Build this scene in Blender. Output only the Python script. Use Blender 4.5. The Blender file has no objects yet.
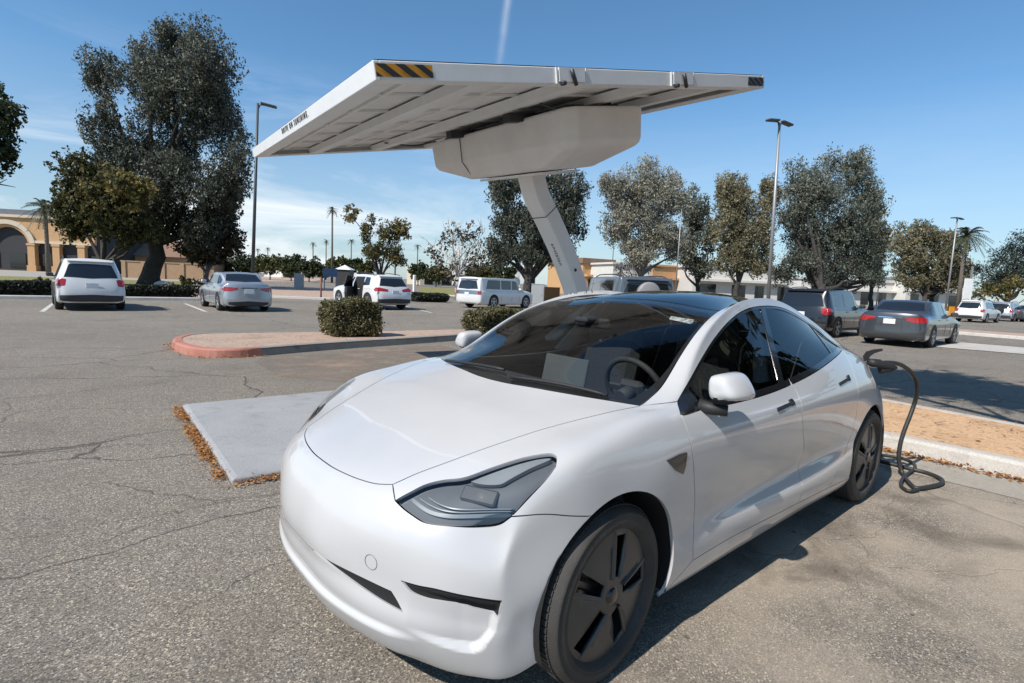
import bpy, bmesh, math, random
import numpy as np
from math import radians, sin, cos, pi, sqrt, atan2
from mathutils import Vector, Matrix
from mathutils.bvhtree import BVHTree
from mathutils.geometry import delaunay_2d_cdt

SC = bpy.context.scene
COL = SC.collection

# ------------------------------------------------------------------ camera
CAM_F = 530.0
CAM_C = np.array([1.500, 2.033, 1.464])
CAM_YAW, CAM_PITCH, CAM_ROLL = radians(229.42), radians(-6.27), radians(2.44)
_f = np.array([cos(CAM_PITCH)*cos(CAM_YAW), cos(CAM_PITCH)*sin(CAM_YAW), sin(CAM_PITCH)])
_r = np.cross(_f, [0, 0, 1]); _r /= np.linalg.norm(_r); _u = np.cross(_r, _f)
CAM_R = cos(CAM_ROLL)*_r + sin(CAM_ROLL)*_u
CAM_U = -sin(CAM_ROLL)*_r + cos(CAM_ROLL)*_u


def ray(x, y):
    return _f + CAM_R*(x-512)/CAM_F - CAM_U*(y-341.5)/CAM_F


def ground(x, y, z=0.0):
    """point of the horizontal plane z where the photo shows pixel x, y"""
    d = ray(x, y)
    return CAM_C + d*((z-CAM_C[2])/d[2])


def at_depth(x, y, dep):
    return CAM_C + ray(x, y)*dep


def place(x, dep):
    """ground point straight below pixel column x (taken at the horizon) at depth dep"""
    yh = 341.5 + CAM_F*(_f[2] + CAM_R[2]*(x-512)/CAM_F)/CAM_U[2]
    p = CAM_C + ray(x, yh)*dep
    return np.array([p[0], p[1], 0.0])


cam_data = bpy.data.cameras.new('camera')
cam = bpy.data.objects.new('camera', cam_data)
COL.objects.link(cam)
cam_data.sensor_width = 36.0
cam_data.lens = 36.0*CAM_F/1024
cam_data.clip_start = 0.05
cam_data.clip_end = 6000
M = Matrix.Identity(4)
for i in range(3):
    M[i][0] = CAM_R[i]; M[i][1] = CAM_U[i]; M[i][2] = -_f[i]; M[i][3] = CAM_C[i]
cam.matrix_world = M
SC.camera = cam

# ------------------------------------------------------------------ objects
def link(name, mesh, parent=None):
    o = bpy.data.objects.new(name, mesh)
    COL.objects.link(o)
    if parent is not None:
        o.parent = parent
    return o


def thing(name, label, cat, loc=(0, 0, 0), rz=0.0, group=None):
    o = bpy.data.objects.new(name, None)
    COL.objects.link(o)
    o.location = loc
    o.rotation_euler = (0, 0, rz)
    o.empty_display_size = 0.2
    tag(o, label, cat, group)
    return o


def tag(o, label=None, cat=None, group=None, kind=None):
    if label: o['label'] = label
    if cat: o['category'] = cat
    if group: o['group'] = group
    if kind: o['kind'] = kind
    return o


def copy_tree(o, parent=None):
    c = o.copy()
    COL.objects.link(c)
    if parent is not None:
        c.parent = parent
    for ch in list(o.children):
        copy_tree(ch, c)
    return c


class MB:
    """collects shapes into one mesh"""
    def __init__(self):
        self.v = []; self.f = []; self.s = []

    def add(self, verts, faces, smooth=False):
        n = len(self.v)
        self.v += [tuple(map(float, p)) for p in verts]
        self.f += [tuple(i+n for i in fc) for fc in faces]
        self.s += [smooth]*len(faces)
        return self

    def box(self, cx, cy, cz, sx, sy, sz, rz=0.0, bevel=0.0, mat=None):
        hx, hy, hz = sx/2, sy/2, sz/2
        b = min(bevel, hx*.9, hy*.9, hz*.9)
        if b <= 0:
            vs = [(x, y, z) for z in (-hz, hz) for x, y in ((-hx, -hy), (hx, -hy), (hx, hy), (-hx, hy))]
            fs = [(3, 2, 1, 0), (4, 5, 6, 7), (0, 1, 5, 4), (1, 2, 6, 5), (2, 3, 7, 6), (3, 0, 4, 7)]
        else:
            rings = []
            for z, i in ((-hz, b), (-hz+b, 0), (hz-b, 0), (hz, b)):
                x, y = hx-i, hy-i
                c = b
                if i:
                    rings.append([(-x, -y+0, z), (x, -y, z), (x, y, z), (-x, y, z)])
                    rings[-1] = [(-x+0, -y, z), (x, -y, z), (x, -y, z), (x, y, z), (x, y, z), (-x, y, z), (-x, y, z), (-x, -y, z)]
                else:
                    rings.append([(-x+c, -y, z), (x-c, -y, z), (x, -y+c, z), (x, y-c, z), (x-c, y, z), (-x+c, y, z), (-x, y-c, z), (-x, -y+c, z)])
            vs = [p for r_ in rings for p in r_]
            fs = []
            for k in range(3):
                for i in range(8):
                    j = (i+1) % 8
                    fs.append((k*8+i, k*8+j, k*8+8+j, k*8+8+i))
            fs.append(tuple(range(7, -1, -1))); fs.append(tuple(range(24, 32)))
        c_, s_ = cos(rz), sin(rz)
        out = []
        for x, y, z in vs:
            p = Vector((x*c_-y*s_+cx, x*s_+y*c_+cy, z+cz))
            if mat is not None: p = mat @ p
            out.append(p)
        return self.add(out, fs)

    def prism(self, poly, lo, hi, axis='z'):
        """polygon extruded; poly pairs are (x,y) for z, (x,z) for y, (y,z) for x"""
        n = len(poly)
        def P(a, b, h):
            return {'z': (a, b, h), 'y': (a, h, b), 'x': (h, a, b)}[axis]
        vs = [P(a, b, lo) for a, b in poly]+[P(a, b, hi) for a, b in poly]
        fs = [tuple(range(n-1, -1, -1)), tuple(range(n, 2*n))]
        for i in range(n):
            j = (i+1) % n
            fs.append((i, j, n+j, n+i))
        return self.add(vs, fs)

    def tube(self, pts, rad, seg=10, cap=True):
        pts = [Vector(p) for p in pts]
        n = len(pts)
        if not hasattr(rad, '__len__'): rad = [rad]*n
        vs = []; fs = []
        t0 = (pts[1]-pts[0]).normalized()
        a = t0.orthogonal().normalized()
        for i in range(n):
            t = (pts[min(i+1, n-1)]-pts[max(i-1, 0)]).normalized()
            a = (a-t*a.dot(t))
            if a.length < 1e-6: a = t.orthogonal()
            a.normalize(); b = t.cross(a)
            for k in range(seg):
                th = 2*pi*k/seg
                vs.append(pts[i]+(a*cos(th)+b*sin(th))*rad[i])
        for i in range(n-1):
            for k in range(seg):
                k2 = (k+1) % seg
                fs.append((i*seg+k, i*seg+k2, (i+1)*seg+k2, (i+1)*seg+k))
        self.add(vs, fs, True)
        if cap:
            m = len(self.v)-len(vs)
            self.f.append(tuple(m+k for k in range(seg-1, -1, -1))); self.s.append(False)
            self.f.append(tuple(m+(n-1)*seg+k for k in range(seg))); self.s.append(False)
        return self

    def lathe(self, prof, seg=32, axis='z', c=(0, 0, 0), smooth=True, th0=0, th1=2*pi):
        """prof = [(radius, height)...]"""
        vs = []; fs = []
        full = abs(th1-th0-2*pi) < 1e-6
        ns = seg if full else seg+1
        for r_, h in prof:
            for k in range(ns):
                th = th0+(th1-th0)*k/seg
                a, b = r_*cos(th), r_*sin(th)
                p = {'z': (a, b, h), 'y': (a, h, b), 'x': (h, a, b)}[axis]
                vs.append((p[0]+c[0], p[1]+c[1], p[2]+c[2]))
        for i in range(len(prof)-1):
            for k in range(ns if full else ns-1):
                k2 = (k+1) % ns
                fs.append((i*ns+k, i*ns+k2, (i+1)*ns+k2, (i+1)*ns+k))
        return self.add(vs, fs, smooth)

    def build(self, name, mat, parent=None, recalc=True, auto=None):
        me = bpy.data.meshes.new(name)
        me.from_pydata(self.v, [], self.f)
        me.polygons.foreach_set('use_smooth', self.s)
        if recalc:
            bm = bmesh.new(); bm.from_mesh(me)
            bmesh.ops.recalc_face_normals(bm, faces=bm.faces)
            bm.to_mesh(me); bm.free()
        me.update()
        if mat is not None: me.materials.append(mat)
        return link(name, me, parent)


def bevel_obj(o, w=0.01, seg=2, ang=40):
    m = o.modifiers.new('bevel', 'BEVEL')
    m.width = w; m.segments = seg; m.limit_method = 'ANGLE'; m.angle_limit = radians(ang)
    m.harden_normals = False
    return o


# ------------------------------------------------------------------ materials
class NT:
    def __init__(self, name):
        self.m = bpy.data.materials.new(name)
        self.m.use_nodes = True
        self.t = self.m.node_tree
        self.t.nodes.clear()
        self.out = self.t.nodes.new('ShaderNodeOutputMaterial')

    def n(self, typ, **kw):
        nd = self.t.nodes.new(typ)
        for k, v in kw.items():
            setattr(nd, k, v)
        return nd

    def l(self, a, b):
        self.t.links.new(a, b)

    def setv(self, nd, **kw):
        for k, v in kw.items():
            nd.inputs[k.replace('_', ' ')].default_value = v

    def pos(self):
        if not hasattr(self, '_pos'):
            self._pos = self.n('ShaderNodeNewGeometry')
        return self._pos.outputs['Position']

    def obj(self):
        if not hasattr(self, '_obj'):
            self._obj = self.n('ShaderNodeTexCoord')
        return self._obj.outputs['Object']

    def noise(self, vec, scale, detail=4, rough=.55, dist=0.0):
        nd = self.n('ShaderNodeTexNoise')
        nd.inputs['Scale'].default_value = scale
        nd.inputs['Detail'].default_value = detail
        nd.inputs['Roughness'].default_value = rough
        nd.inputs['Distortion'].default_value = dist
        if vec is not None: self.l(vec, nd.inputs['Vector'])
        return nd.outputs['Fac']

    def vor(self, vec, scale, feature='F1', out='Distance', rand=1.0):
        nd = self.n('ShaderNodeTexVoronoi', feature=feature)
        nd.inputs['Scale'].default_value = scale
        nd.inputs['Randomness'].default_value = rand
        if vec is not None: self.l(vec, nd.inputs['Vector'])
        return nd.outputs[out]

    def ramp(self, fac, stops, interp='LINEAR'):
        nd = self.n('ShaderNodeValToRGB')
        cr = nd.color_ramp
        cr.interpolation = interp
        while len(cr.elements) > 1: cr.elements.remove(cr.elements[-1])
        for i, (p, c) in enumerate(stops):
            e = cr.elements[0] if i == 0 else cr.elements.new(p)
            e.position = p
            e.color = (c, c, c, 1) if not hasattr(c, '__len__') else (*c, 1)
        self.l(fac, nd.inputs['Fac'])
        return nd.outputs['Color']

    def mix(self, fac, a, b, mode='MIX'):
        nd = self.n('ShaderNodeMix', data_type='RGBA', blend_type=mode)
        for s, v in ((0, fac), (6, a), (7, b)):
            if hasattr(v, 'links') or hasattr(v, 'is_linked'):
                self.l(v, nd.inputs[s])
            elif s == 0:
                nd.inputs[s].default_value = v
            else:
                nd.inputs[s].default_value = (*v, 1) if len(v) == 3 else v
        return nd.outputs[2]

    def math(self, op, a, b=None, clamp=False):
        nd = self.n('ShaderNodeMath', operation=op, use_clamp=clamp)
        for s, v in ((0, a), (1, b)):
            if v is None: continue
            if hasattr(v, 'is_linked'): self.l(v, nd.inputs[s])
            else: nd.inputs[s].default_value = v
        return nd.outputs[0]

    def bsdf(self, color=(.5, .5, .5), rough=.5, metal=0.0, spec=.5, coat=0.0, coat_rough=.03, bump=None, bump_str=.3, bump_dist=.01, normal=None, emit=None, emit_str=0):
        b = self.n('ShaderNodeBsdfPrincipled')
        if hasattr(color, 'is_linked'): self.l(color, b.inputs['Base Color'])
        else: b.inputs['Base Color'].default_value = (*color, 1)
        if hasattr(rough, 'is_linked'): self.l(rough, b.inputs['Roughness'])
        else: b.inputs['Roughness'].default_value = rough
        b.inputs['Metallic'].default_value = metal
        b.inputs['Specular IOR Level'].default_value = spec
        b.inputs['Coat Weight'].default_value = coat
        b.inputs['Coat Roughness'].default_value = coat_rough
        if emit is not None:
            b.inputs['Emission Color'].default_value = (*emit, 1)
            b.inputs['Emission Strength'].default_value = emit_str
        if bump is not None:
            bp = self.n('ShaderNodeBump')
            bp.inputs['Strength'].default_value = bump_str
            bp.inputs['Distance'].default_value = bump_dist
            self.l(bump, bp.inputs['Height'])
            self.l(bp.outputs['Normal'], b.inputs['Normal'])
        self.l(b.outputs[0], self.out.inputs['Surface'])
        return b


def simple(name, color, rough=.5, metal=0.0, var=.06, scale=6.0, coat=0.0, spec=.5, bump=0.0):
    t = NT(name)
    c = t.noise(t.obj(), scale, 4)
    lo = tuple(max(0, v*(1-var)) for v in color); hi = tuple(min(1, v*(1+var)) for v in color)
    colr = t.ramp(c, [(.3, lo), (.7, hi)])
    t.bsdf(colr, rough, metal, spec, coat, bump=(t.noise(t.obj(), scale*12, 3) if bump else None), bump_str=bump)
    return t.m


def tinted_glass(name, tint=(.35, .38, .4), rough=0.0, spec=1.0, ior=1.5):
    """thin automotive glass: tinted see-through sheet with a Fresnel reflection"""
    t = NT(name)
    tr = t.n('ShaderNodeBsdfTransparent'); tr.inputs['Color'].default_value = (*tint, 1)
    gl = t.n('ShaderNodeBsdfGlossy'); gl.inputs['Roughness'].default_value = rough
    gl.inputs['Color'].default_value = (spec, spec, spec, 1)
    fr = t.n('ShaderNodeFresnel'); fr.inputs['IOR'].default_value = ior
    ms = t.n('ShaderNodeMixShader')
    t.l(fr.outputs[0], ms.inputs[0]); t.l(tr.outputs[0], ms.inputs[1]); t.l(gl.outputs[0], ms.inputs[2])
    t.l(ms.outputs[0], t.out.inputs['Surface'])
    return t.m


MAT = {}
def car_paint(name, color, metal=0.0, rough=.35):
    t = NT(name)
    c = t.noise(t.obj(), 1.7, 3)
    lo = tuple(v*.96 for v in color)
    colr = t.ramp(c, [(.35, lo), (.65, color)])
    t.bsdf(colr, rough, metal, .5, 1.0, .02)
    return t.m
# ------------------------------------------------------------------ smooth car bodies
def pchip(xs, ys, x):
    """smooth 1-D interpolation through points (xs decreasing or increasing)"""
    xs = np.array(xs, float); ys = np.array(ys, float)
    if xs[0] > xs[-1]: xs = xs[::-1]; ys = ys[::-1]
    h = np.diff(xs); d = np.diff(ys)/h
    m = np.zeros(len(xs)); m[0] = d[0]; m[-1] = d[-1]
    for i in range(1, len(xs)-1):
        if d[i-1]*d[i] > 0:
            w1 = 2*h[i]+h[i-1]; w2 = h[i]+2*h[i-1]
            m[i] = (w1+w2)/(w1/d[i-1]+w2/d[i])
    x = np.clip(x, xs[0], xs[-1])
    i = np.clip(np.searchsorted(xs, x)-1, 0, len(h)-1)
    t = (x-xs[i])/h[i]
    return (ys[i]*(1+2*t)*(1-t)**2 + h[i]*m[i]*t*(1-t)**2 + ys[i+1]*t*t*(3-2*t) + h[i]*m[i+1]*t*t*(t-1))


def cage_from_rows(top, side, front, rear):
    """top[i][k]: station i (front to rear), column k (0 centre .. K fender edge)
    side[i][r]: rows below the fender edge; front[k][r], rear[k][r]: rows below the
    nose / tail edge for columns 0..K-1 (the corner column is side[0], side[-1]).
    Returns mirrored vertices and quads."""
    V = []; idx = {}
    def vid(p):
        key = (round(p[0], 5), round(p[1], 5), round(p[2], 5))
        if key not in idx:
            idx[key] = len(V); V.append(key)
        return idx[key]
    Q = []
    N = len(top); K = len(top[0])-1; Rn = len(side[0])
    for sgn in (1, -1):
        def m(p): return (p[0], p[1]*sgn, p[2])
        def quad(a, b, c, d):
            q = [vid(m(p)) for p in (a, b, c, d)]
            if sgn < 0: q = q[::-1]
            if len(set(q)) == 4: Q.append(tuple(q))
            elif len(set(q)) == 3:
                qq = []
                for e in q:
                    if e not in qq: qq.append(e)
                Q.append(tuple(qq))
        for i in range(N-1):
            for k in range(K):
                quad(top[i][k], top[i][k+1], top[i+1][k+1], top[i+1][k])
            col0 = [top[i][K]]+side[i]; col1 = [top[i+1][K]]+side[i+1]
            for r_ in range(Rn):
                quad(col0[r_], col0[r_+1], col1[r_+1], col1[r_])
        for E, i, flip in ((front, 0, False), (rear, N-1, True)):
            cols = [[top[i][k]]+E[k] for k in range(K)]+[[top[i][K]]+side[i]]
            for k in range(K):
                for r_ in range(Rn):
                    a, b, c, d = cols[k][r_], cols[k][r_+1], cols[k+1][r_+1], cols[k+1][r_]
                    if flip: quad(d, c, b, a)
                    else: quad(a, b, c, d)
    return np.array(V, float), Q


def interpolate_cage(V, Q, it=10):
    """control cage whose Catmull-Clark limit passes through V"""
    n = len(V)
    nb = [set() for _ in range(n)]; fd = [[] for _ in range(n)]
    ec = {}
    for q in Q:
        L = len(q)
        for a in range(L):
            i, j = q[a], q[(a+1) % L]
            nb[i].add(j); nb[j].add(i)
            ec[(min(i, j), max(i, j))] = ec.get((min(i, j), max(i, j)), 0)+1
            fd[i].append(q[(a+2) % L])
    bnd = [[] for _ in range(n)]
    for (i, j), c in ec.items():
        if c == 1: bnd[i].append(j); bnd[j].append(i)
    A = np.zeros((n, n))
    for i in range(n):
        if len(bnd[i]) == 2:
            A[i, i] = 4/6
            for j in bnd[i]: A[i, j] += 1/6
        elif bnd[i]:
            A[i, i] = 1
        else:
            k = len(nb[i]); w = 1.0/(k*(k+5))
            A[i, i] = k*k*w
            for j in nb[i]: A[i, j] += 4*w
            for j in fd[i]: A[i, j] += w
    Cg = V.copy()
    for _ in range(it):
        Cg += .8*(V-A @ Cg)
    return Cg


class Surf:
    def __init__(self, V, Q, level=4, fit=True, it=8):
        Cg = interpolate_cage(V, Q, it) if fit else V
        me = bpy.data.meshes.new('tmp'); me.from_pydata(Cg.tolist(), [], Q)
        o = bpy.data.objects.new('tmp', me); COL.objects.link(o)
        md = o.modifiers.new('s', 'SUBSURF'); md.levels = level; md.render_levels = level
        bpy.context.view_layer.update()
        dg = bpy.context.evaluated_depsgraph_get()
        ev = o.evaluated_get(dg); m2 = ev.to_mesh()
        nv = len(m2.vertices)
        co = np.empty(nv*3); m2.vertices.foreach_get('co', co); self.co = co.reshape(-1, 3)
        self.poly = [tuple(p.vertices) for p in m2.polygons]
        ev.to_mesh_clear()
        bpy.data.objects.remove(o); bpy.data.meshes.remove(me)
        # smooth normals
        P = self.co; F = np.array([p if len(p) == 4 else (*p, p[-1]) for p in self.poly])
        fn = np.cross(P[F[:, 2]]-P[F[:, 0]], P[F[:, 3]]-P[F[:, 1]])
        nn = np.zeros_like(P)
        for c in range(4): np.add.at(nn, F[:, c], fn)
        self.no = nn/np.maximum(np.linalg.norm(nn, axis=1, keepdims=True), 1e-12)
        self.F = F
        self.tree()

    def tree(self):
        self.bvh = BVHTree.FromPolygons([Vector(p) for p in self.co], self.poly)

    def renormal(self):
        P = self.co; F = self.F
        fn = np.cross(P[F[:, 2]]-P[F[:, 0]], P[F[:, 3]]-P[F[:, 1]])
        nn = np.zeros_like(P)
        for c in range(4): np.add.at(nn, F[:, c], fn)
        self.no = nn/np.maximum(np.linalg.norm(nn, axis=1, keepdims=True), 1e-12)
        self.tree()

    def _at(self, loc, i):
        q = self.poly[i]
        w = np.array([1.0/(np.linalg.norm(self.co[v]-np.array(loc))+1e-5)**2 for v in q])
        n = (self.no[list(q)]*w[:, None]).sum(0)
        return np.array(loc), n/np.linalg.norm(n)

    def cast(self, o, d):
        loc, nrm, i, dist = self.bvh.ray_cast(Vector(o), Vector(d).normalized())
        if loc is None: return None
        return self._at(loc, i)

    def near(self, p):
        loc, nrm, i, dist = self.bvh.find_nearest(Vector(p))
        return self._at(loc, i)

    def side(self, x, z, s=1):
        h = self.cast((x, 3*s, z), (0, -s, 0))
        return h[0] if h else None

    def topz(self, x, y):
        h = self.cast((x, y, 4), (0, 0, -1))
        return h[0] if h else None

    def frontx(self, y, z, s=1):
        h = self.cast((6*s, y, z), (-s, 0, 0))
        return h[0] if h else None

    def px(self, x, y):
        h = self.cast(CAM_C, ray(x, y))
        return h[0] if h else None


def resample(pts, step):
    pts = np.array(pts, float)
    seg = np.linalg.norm(np.diff(pts, axis=0), axis=1)
    s = np.concatenate([[0], np.cumsum(seg)])
    n = max(1, int(math.ceil(s[-1]/step)))
    t = np.linspace(0, s[-1], n+1)
    return np.stack([np.interp(t, s, pts[:, k]) for k in range(3)], 1)


def smooth_curve(pts, step=.02):
    """Catmull-Rom through the points, then evenly resampled"""
    P = np.array(pts, float)
    if len(P) < 3: return resample(P, step)
    out = []
    Q = np.vstack([2*P[0]-P[1], P, 2*P[-1]-P[-2]])
    for i in range(1, len(Q)-2):
        p0, p1, p2, p3 = Q[i-1:i+3]
        a, b, c = [max(np.linalg.norm(v), 1e-6)**.5 for v in (p1-p0, p2-p1, p3-p2)]
        t0, t1 = 0, a; t2 = a+b; t3 = a+b+c
        for t in np.linspace(t1, t2, 12, endpoint=False):
            A1 = (t1-t)/(t1-t0)*p0+(t-t0)/(t1-t0)*p1
            A2 = (t2-t)/(t2-t1)*p1+(t-t1)/(t2-t1)*p2
            A3 = (t3-t)/(t3-t2)*p2+(t-t2)/(t3-t2)*p3
            B1 = (t2-t)/(t2-t0)*A1+(t-t0)/(t2-t0)*A2
            B2 = (t3-t)/(t3-t1)*A2+(t-t1)/(t3-t1)*A3
            out.append((t2-t)/(t2-t1)*B1+(t-t1)/(t2-t1)*B2)
    out.append(P[-1])
    return resample(out, step)


def mirror(c):
    c = np.array(c, float).copy(); c[:, 1] *= -1
    return c


def inside_poly(P, poly):
    x, y = P[:, 0], P[:, 1]
    ins = np.zeros(len(P), bool)
    n = len(poly); j = n-1
    for i in range(n):
        xi, yi = poly[i]; xj, yj = poly[j]
        c = ((yi > y) != (yj > y)) & (x < (xj-xi)*(y-yi)/((yj-yi) if yj != yi else 1e-12)+xi)
        ins ^= c; j = i
    return ins


def seg_dist(P, poly):
    d = np.full(len(P), 1e9)
    n = len(poly)
    for i in range(n):
        a = poly[i]; b = poly[(i+1) % n]
        ab = b-a; L = ab@ab
        if L < 1e-14: continue
        t = np.clip(((P-a)@ab)/L, 0, 1)
        d = np.minimum(d, np.linalg.norm(P-(a+t[:, None]*ab), axis=1))
    return d


def domain(mode, P, c=(0, 0, .5)):
    P = np.asarray(P, float)
    if mode == 'side': return P[:, [0, 2]]
    if mode == 'top': return P[:, [0, 1]]
    if mode == 'front': return P[:, [1, 2]]
    d = P-np.array(c)
    if mode == 'zsph':        # azimuth about Z
        return np.stack([np.arctan2(d[:, 1], d[:, 0])*.9, np.arctan2(d[:, 2], np.hypot(d[:, 0], d[:, 1]))*.9], 1)
    if mode == 'rsph':        # as zsph but seam at the front (for tails)
        return np.stack([np.arctan2(d[:, 1], -d[:, 0])*.9, np.arctan2(d[:, 2], np.hypot(d[:, 0], d[:, 1]))*.9], 1)
    if mode == 'ysph':        # azimuth about Y
        return np.stack([np.arctan2(d[:, 2], d[:, 0])*.9, np.arctan2(d[:, 1], np.hypot(d[:, 0], d[:, 2]))*.9], 1)
    if mode == 'xcyl':        # angle about an X axis, for sides that roll over into the roof
        return np.stack([d[:, 0], np.arctan2(d[:, 2], np.abs(d[:, 1]))*.9], 1)


def panel(mb, S, loop, mode='side', c=(0, 0, .5), gap=.0022, off=0.0, rim=.014, sgn=None, dens=1, filt=None, deform=None, holes=(), hole_rim=2.2):
    """a body panel: the part of surface S inside the closed 3-D loop, its edge
    drawn in by gap and folded inward by rim.  Verts, faces, normals go to mb."""
    L = []
    for p in loop:
        q = np.array(p, float)
        if not L or np.linalg.norm(q-L[-1]) > 2e-3: L.append(q)
    if np.linalg.norm(L[0]-L[-1]) < 2e-3: L.pop()
    LP = []; LN = []
    for p in L:
        a, n = S.near(p); LP.append(a); LN.append(n)
    LP = np.array(LP); LN = np.array(LN)
    n = len(LP)
    # orientation in the domain
    D = domain(mode, LP, c)
    area = .5*sum(D[i][0]*D[(i+1) % n][1]-D[(i+1) % n][0]*D[i][1] for i in range(n))
    # inset along the surface
    In = np.zeros_like(LP)
    for i in range(n):
        t = LP[(i+1) % n]-LP[i-1]
        t /= max(np.linalg.norm(t), 1e-9)
        In[i] = np.cross(LN[i], t)
    # decide sign by testing in the domain
    test = domain(mode, LP+In*.004, c)
    good = inside_poly(test, D).mean()
    if good < .5: In = -In
    LP2 = LP+In*gap
    LL = [S.near(p) for p in LP2]
    LP2 = np.array([a for a, b in LL]); LN2 = np.array([b for a, b in LL])
    D2 = domain(mode, LP2, c)
    # interior points: the vertices of the smooth surface
    lo = LP.min(0)-.22; hi = LP.max(0)+.22
    msk = np.all((S.co >= lo) & (S.co <= hi), axis=1)
    # same side of the body only: drop points facing away from the loop's mean normal
    mn_ = LN.mean(0)
    if np.linalg.norm(mn_) > .75: msk &= (S.no @ mn_) > 0
    if filt is not None: msk &= filt(S.co, S.no)
    if mode == 'xcyl': msk &= S.co[:, 1]*LP[:, 1].mean() > 0
    ii = np.nonzero(msk)[0][::dens]
    DP = domain(mode, S.co[ii], c)
    k = inside_poly(DP, D2)
    ii = ii[k]; DP = DP[k]
    if len(ii):
        k = seg_dist(DP, D2) > .005
        ii = ii[k]; DP = DP[k]
    hD = []; hP = []; hN = []; edges = []; base_i = n
    for h in holes:
        a = [S.near(p) for p in h]
        P_ = np.array([q[0] for q in a]); N_ = np.array([q[1] for q in a]); d_ = domain(mode, P_, c)
        if len(ii):
            k = (~inside_poly(DP, d_)) & (seg_dist(DP, d_) > .004)
            ii = ii[k]; DP = DP[k]
        hP.append(P_); hN.append(N_); hD.append(d_)
        m_ = len(P_)
        edges += [(base_i+i, base_i+(i+1) % m_) for i in range(m_)]
        base_i += m_
    D2a = np.vstack([D2]+hD)
    verts2 = [Vector(p) for p in D2a]+[Vector(p) for p in DP]
    a2 = .5*sum(D2[i][0]*D2[(i+1) % n][1]-D2[(i+1) % n][0]*D2[i][1] for i in range(n))
    res = delaunay_2d_cdt(verts2, edges, [list(range(n)) if a2 > 0 else list(range(n))[::-1]], 1, 1e-6)
    pos3 = np.vstack([LP2]+hP+([S.co[ii]] if len(ii) else []))
    nor3 = np.vstack([LN2]+hN+([S.no[ii]] if len(ii) else []))
    V = []; N = []
    for vi, orig in enumerate(res[3]):
        if orig:
            V.append(pos3[orig[0]]); N.append(nor3[orig[0]])
        else:
            V.append(None); N.append(None)
    dom_all = np.array([tuple(v) for v in res[0]])
    for vi in range(len(V)):
        if V[vi] is None:
            dd = np.linalg.norm(domain(mode, pos3, c)-dom_all[vi], axis=1); j = dd.argmin()
            V[vi] = pos3[j]; N[vi] = nor3[j]
    V = np.array(V); N = np.array(N)
    if deform is not None:
        V = deform(V, N)
    V = V+N*off
    F = []
    tris = [t for t in res[2]]
    if tris:
        cen = np.array([np.mean([dom_all[v] for v in t], axis=0) for t in tris])
        bad = ~inside_poly(cen, D2)
        for d_ in hD: bad |= inside_poly(cen, d_)
        tris = [t for t, b_ in zip(tris, bad) if not b_]
    for tri in tris:
        a, b, d_ = [V[t] for t in tri[:3]]
        fn = np.cross(b-a, d_-a)
        F.append(tuple(tri) if fn@N[tri[0]] >= 0 else tuple(tri[::-1]))
    if deform is not None:
        T = np.array([f[:3] for f in F]); fn_ = np.cross(V[T[:, 1]]-V[T[:, 0]], V[T[:, 2]]-V[T[:, 0]])
        N2 = np.zeros_like(V)
        for k_ in range(3): np.add.at(N2, T[:, k_], fn_)
        N = N2/np.maximum(np.linalg.norm(N2, axis=1, keepdims=True), 1e-12)
    mb.add_panel(V, F, N)
    if rim > 0:
        dm = {}
        for vi, orig in enumerate(res[3]):
            for o_ in orig:
                if o_ < n: dm[o_] = vi
        ring = [dm[i] for i in range(n) if i in dm]
        A = V[ring]; B = A-N[ring]*rim; m = len(ring)
        fs = [(i, (i+1) % m, m+(i+1) % m, m+i) for i in range(m)]
        mb.add_panel(np.vstack([A, B]), fs, None)
        st = n
        for P_ in hP:
            m = len(P_)
            ring = [dm2 for dm2 in (next((vi for vi, o2 in enumerate(res[3]) if (st+i) in o2), None) for i in range(m)) if dm2 is not None]
            A = V[ring]; B = A-N[ring]*rim*hole_rim; m2 = len(ring)
            mb.add_panel(np.vstack([A, B]), [(i, (i+1) % m2, m2+(i+1) % m2, m2+i) for i in range(m2)], None)
            st += m
    return V


class PM:
    """panel mesh with custom normals"""
    def __init__(self):
        self.v = []; self.f = []; self.n = []; self.ok = []

    def add_panel(self, V, F, N):
        k = len(self.v)
        self.v += [tuple(p) for p in V]
        self.f += [tuple(i+k for i in fc) for fc in F]
        if N is None:
            self.n += [(0, 0, 0)]*len(V)
        else:
            self.n += [tuple(p) for p in N]
        self.ok += [N is not None]*len(F)

    def build(self, name, mat, parent=None):
        me = bpy.data.meshes.new(name)
        me.from_pydata(self.v, [], self.f)
        me.polygons.foreach_set('use_smooth', self.ok)
        me.update()
        me.normals_split_custom_set_from_vertices(self.n)
        if mat is not None: me.materials.append(mat)
        return link(name, me, parent)
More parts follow.
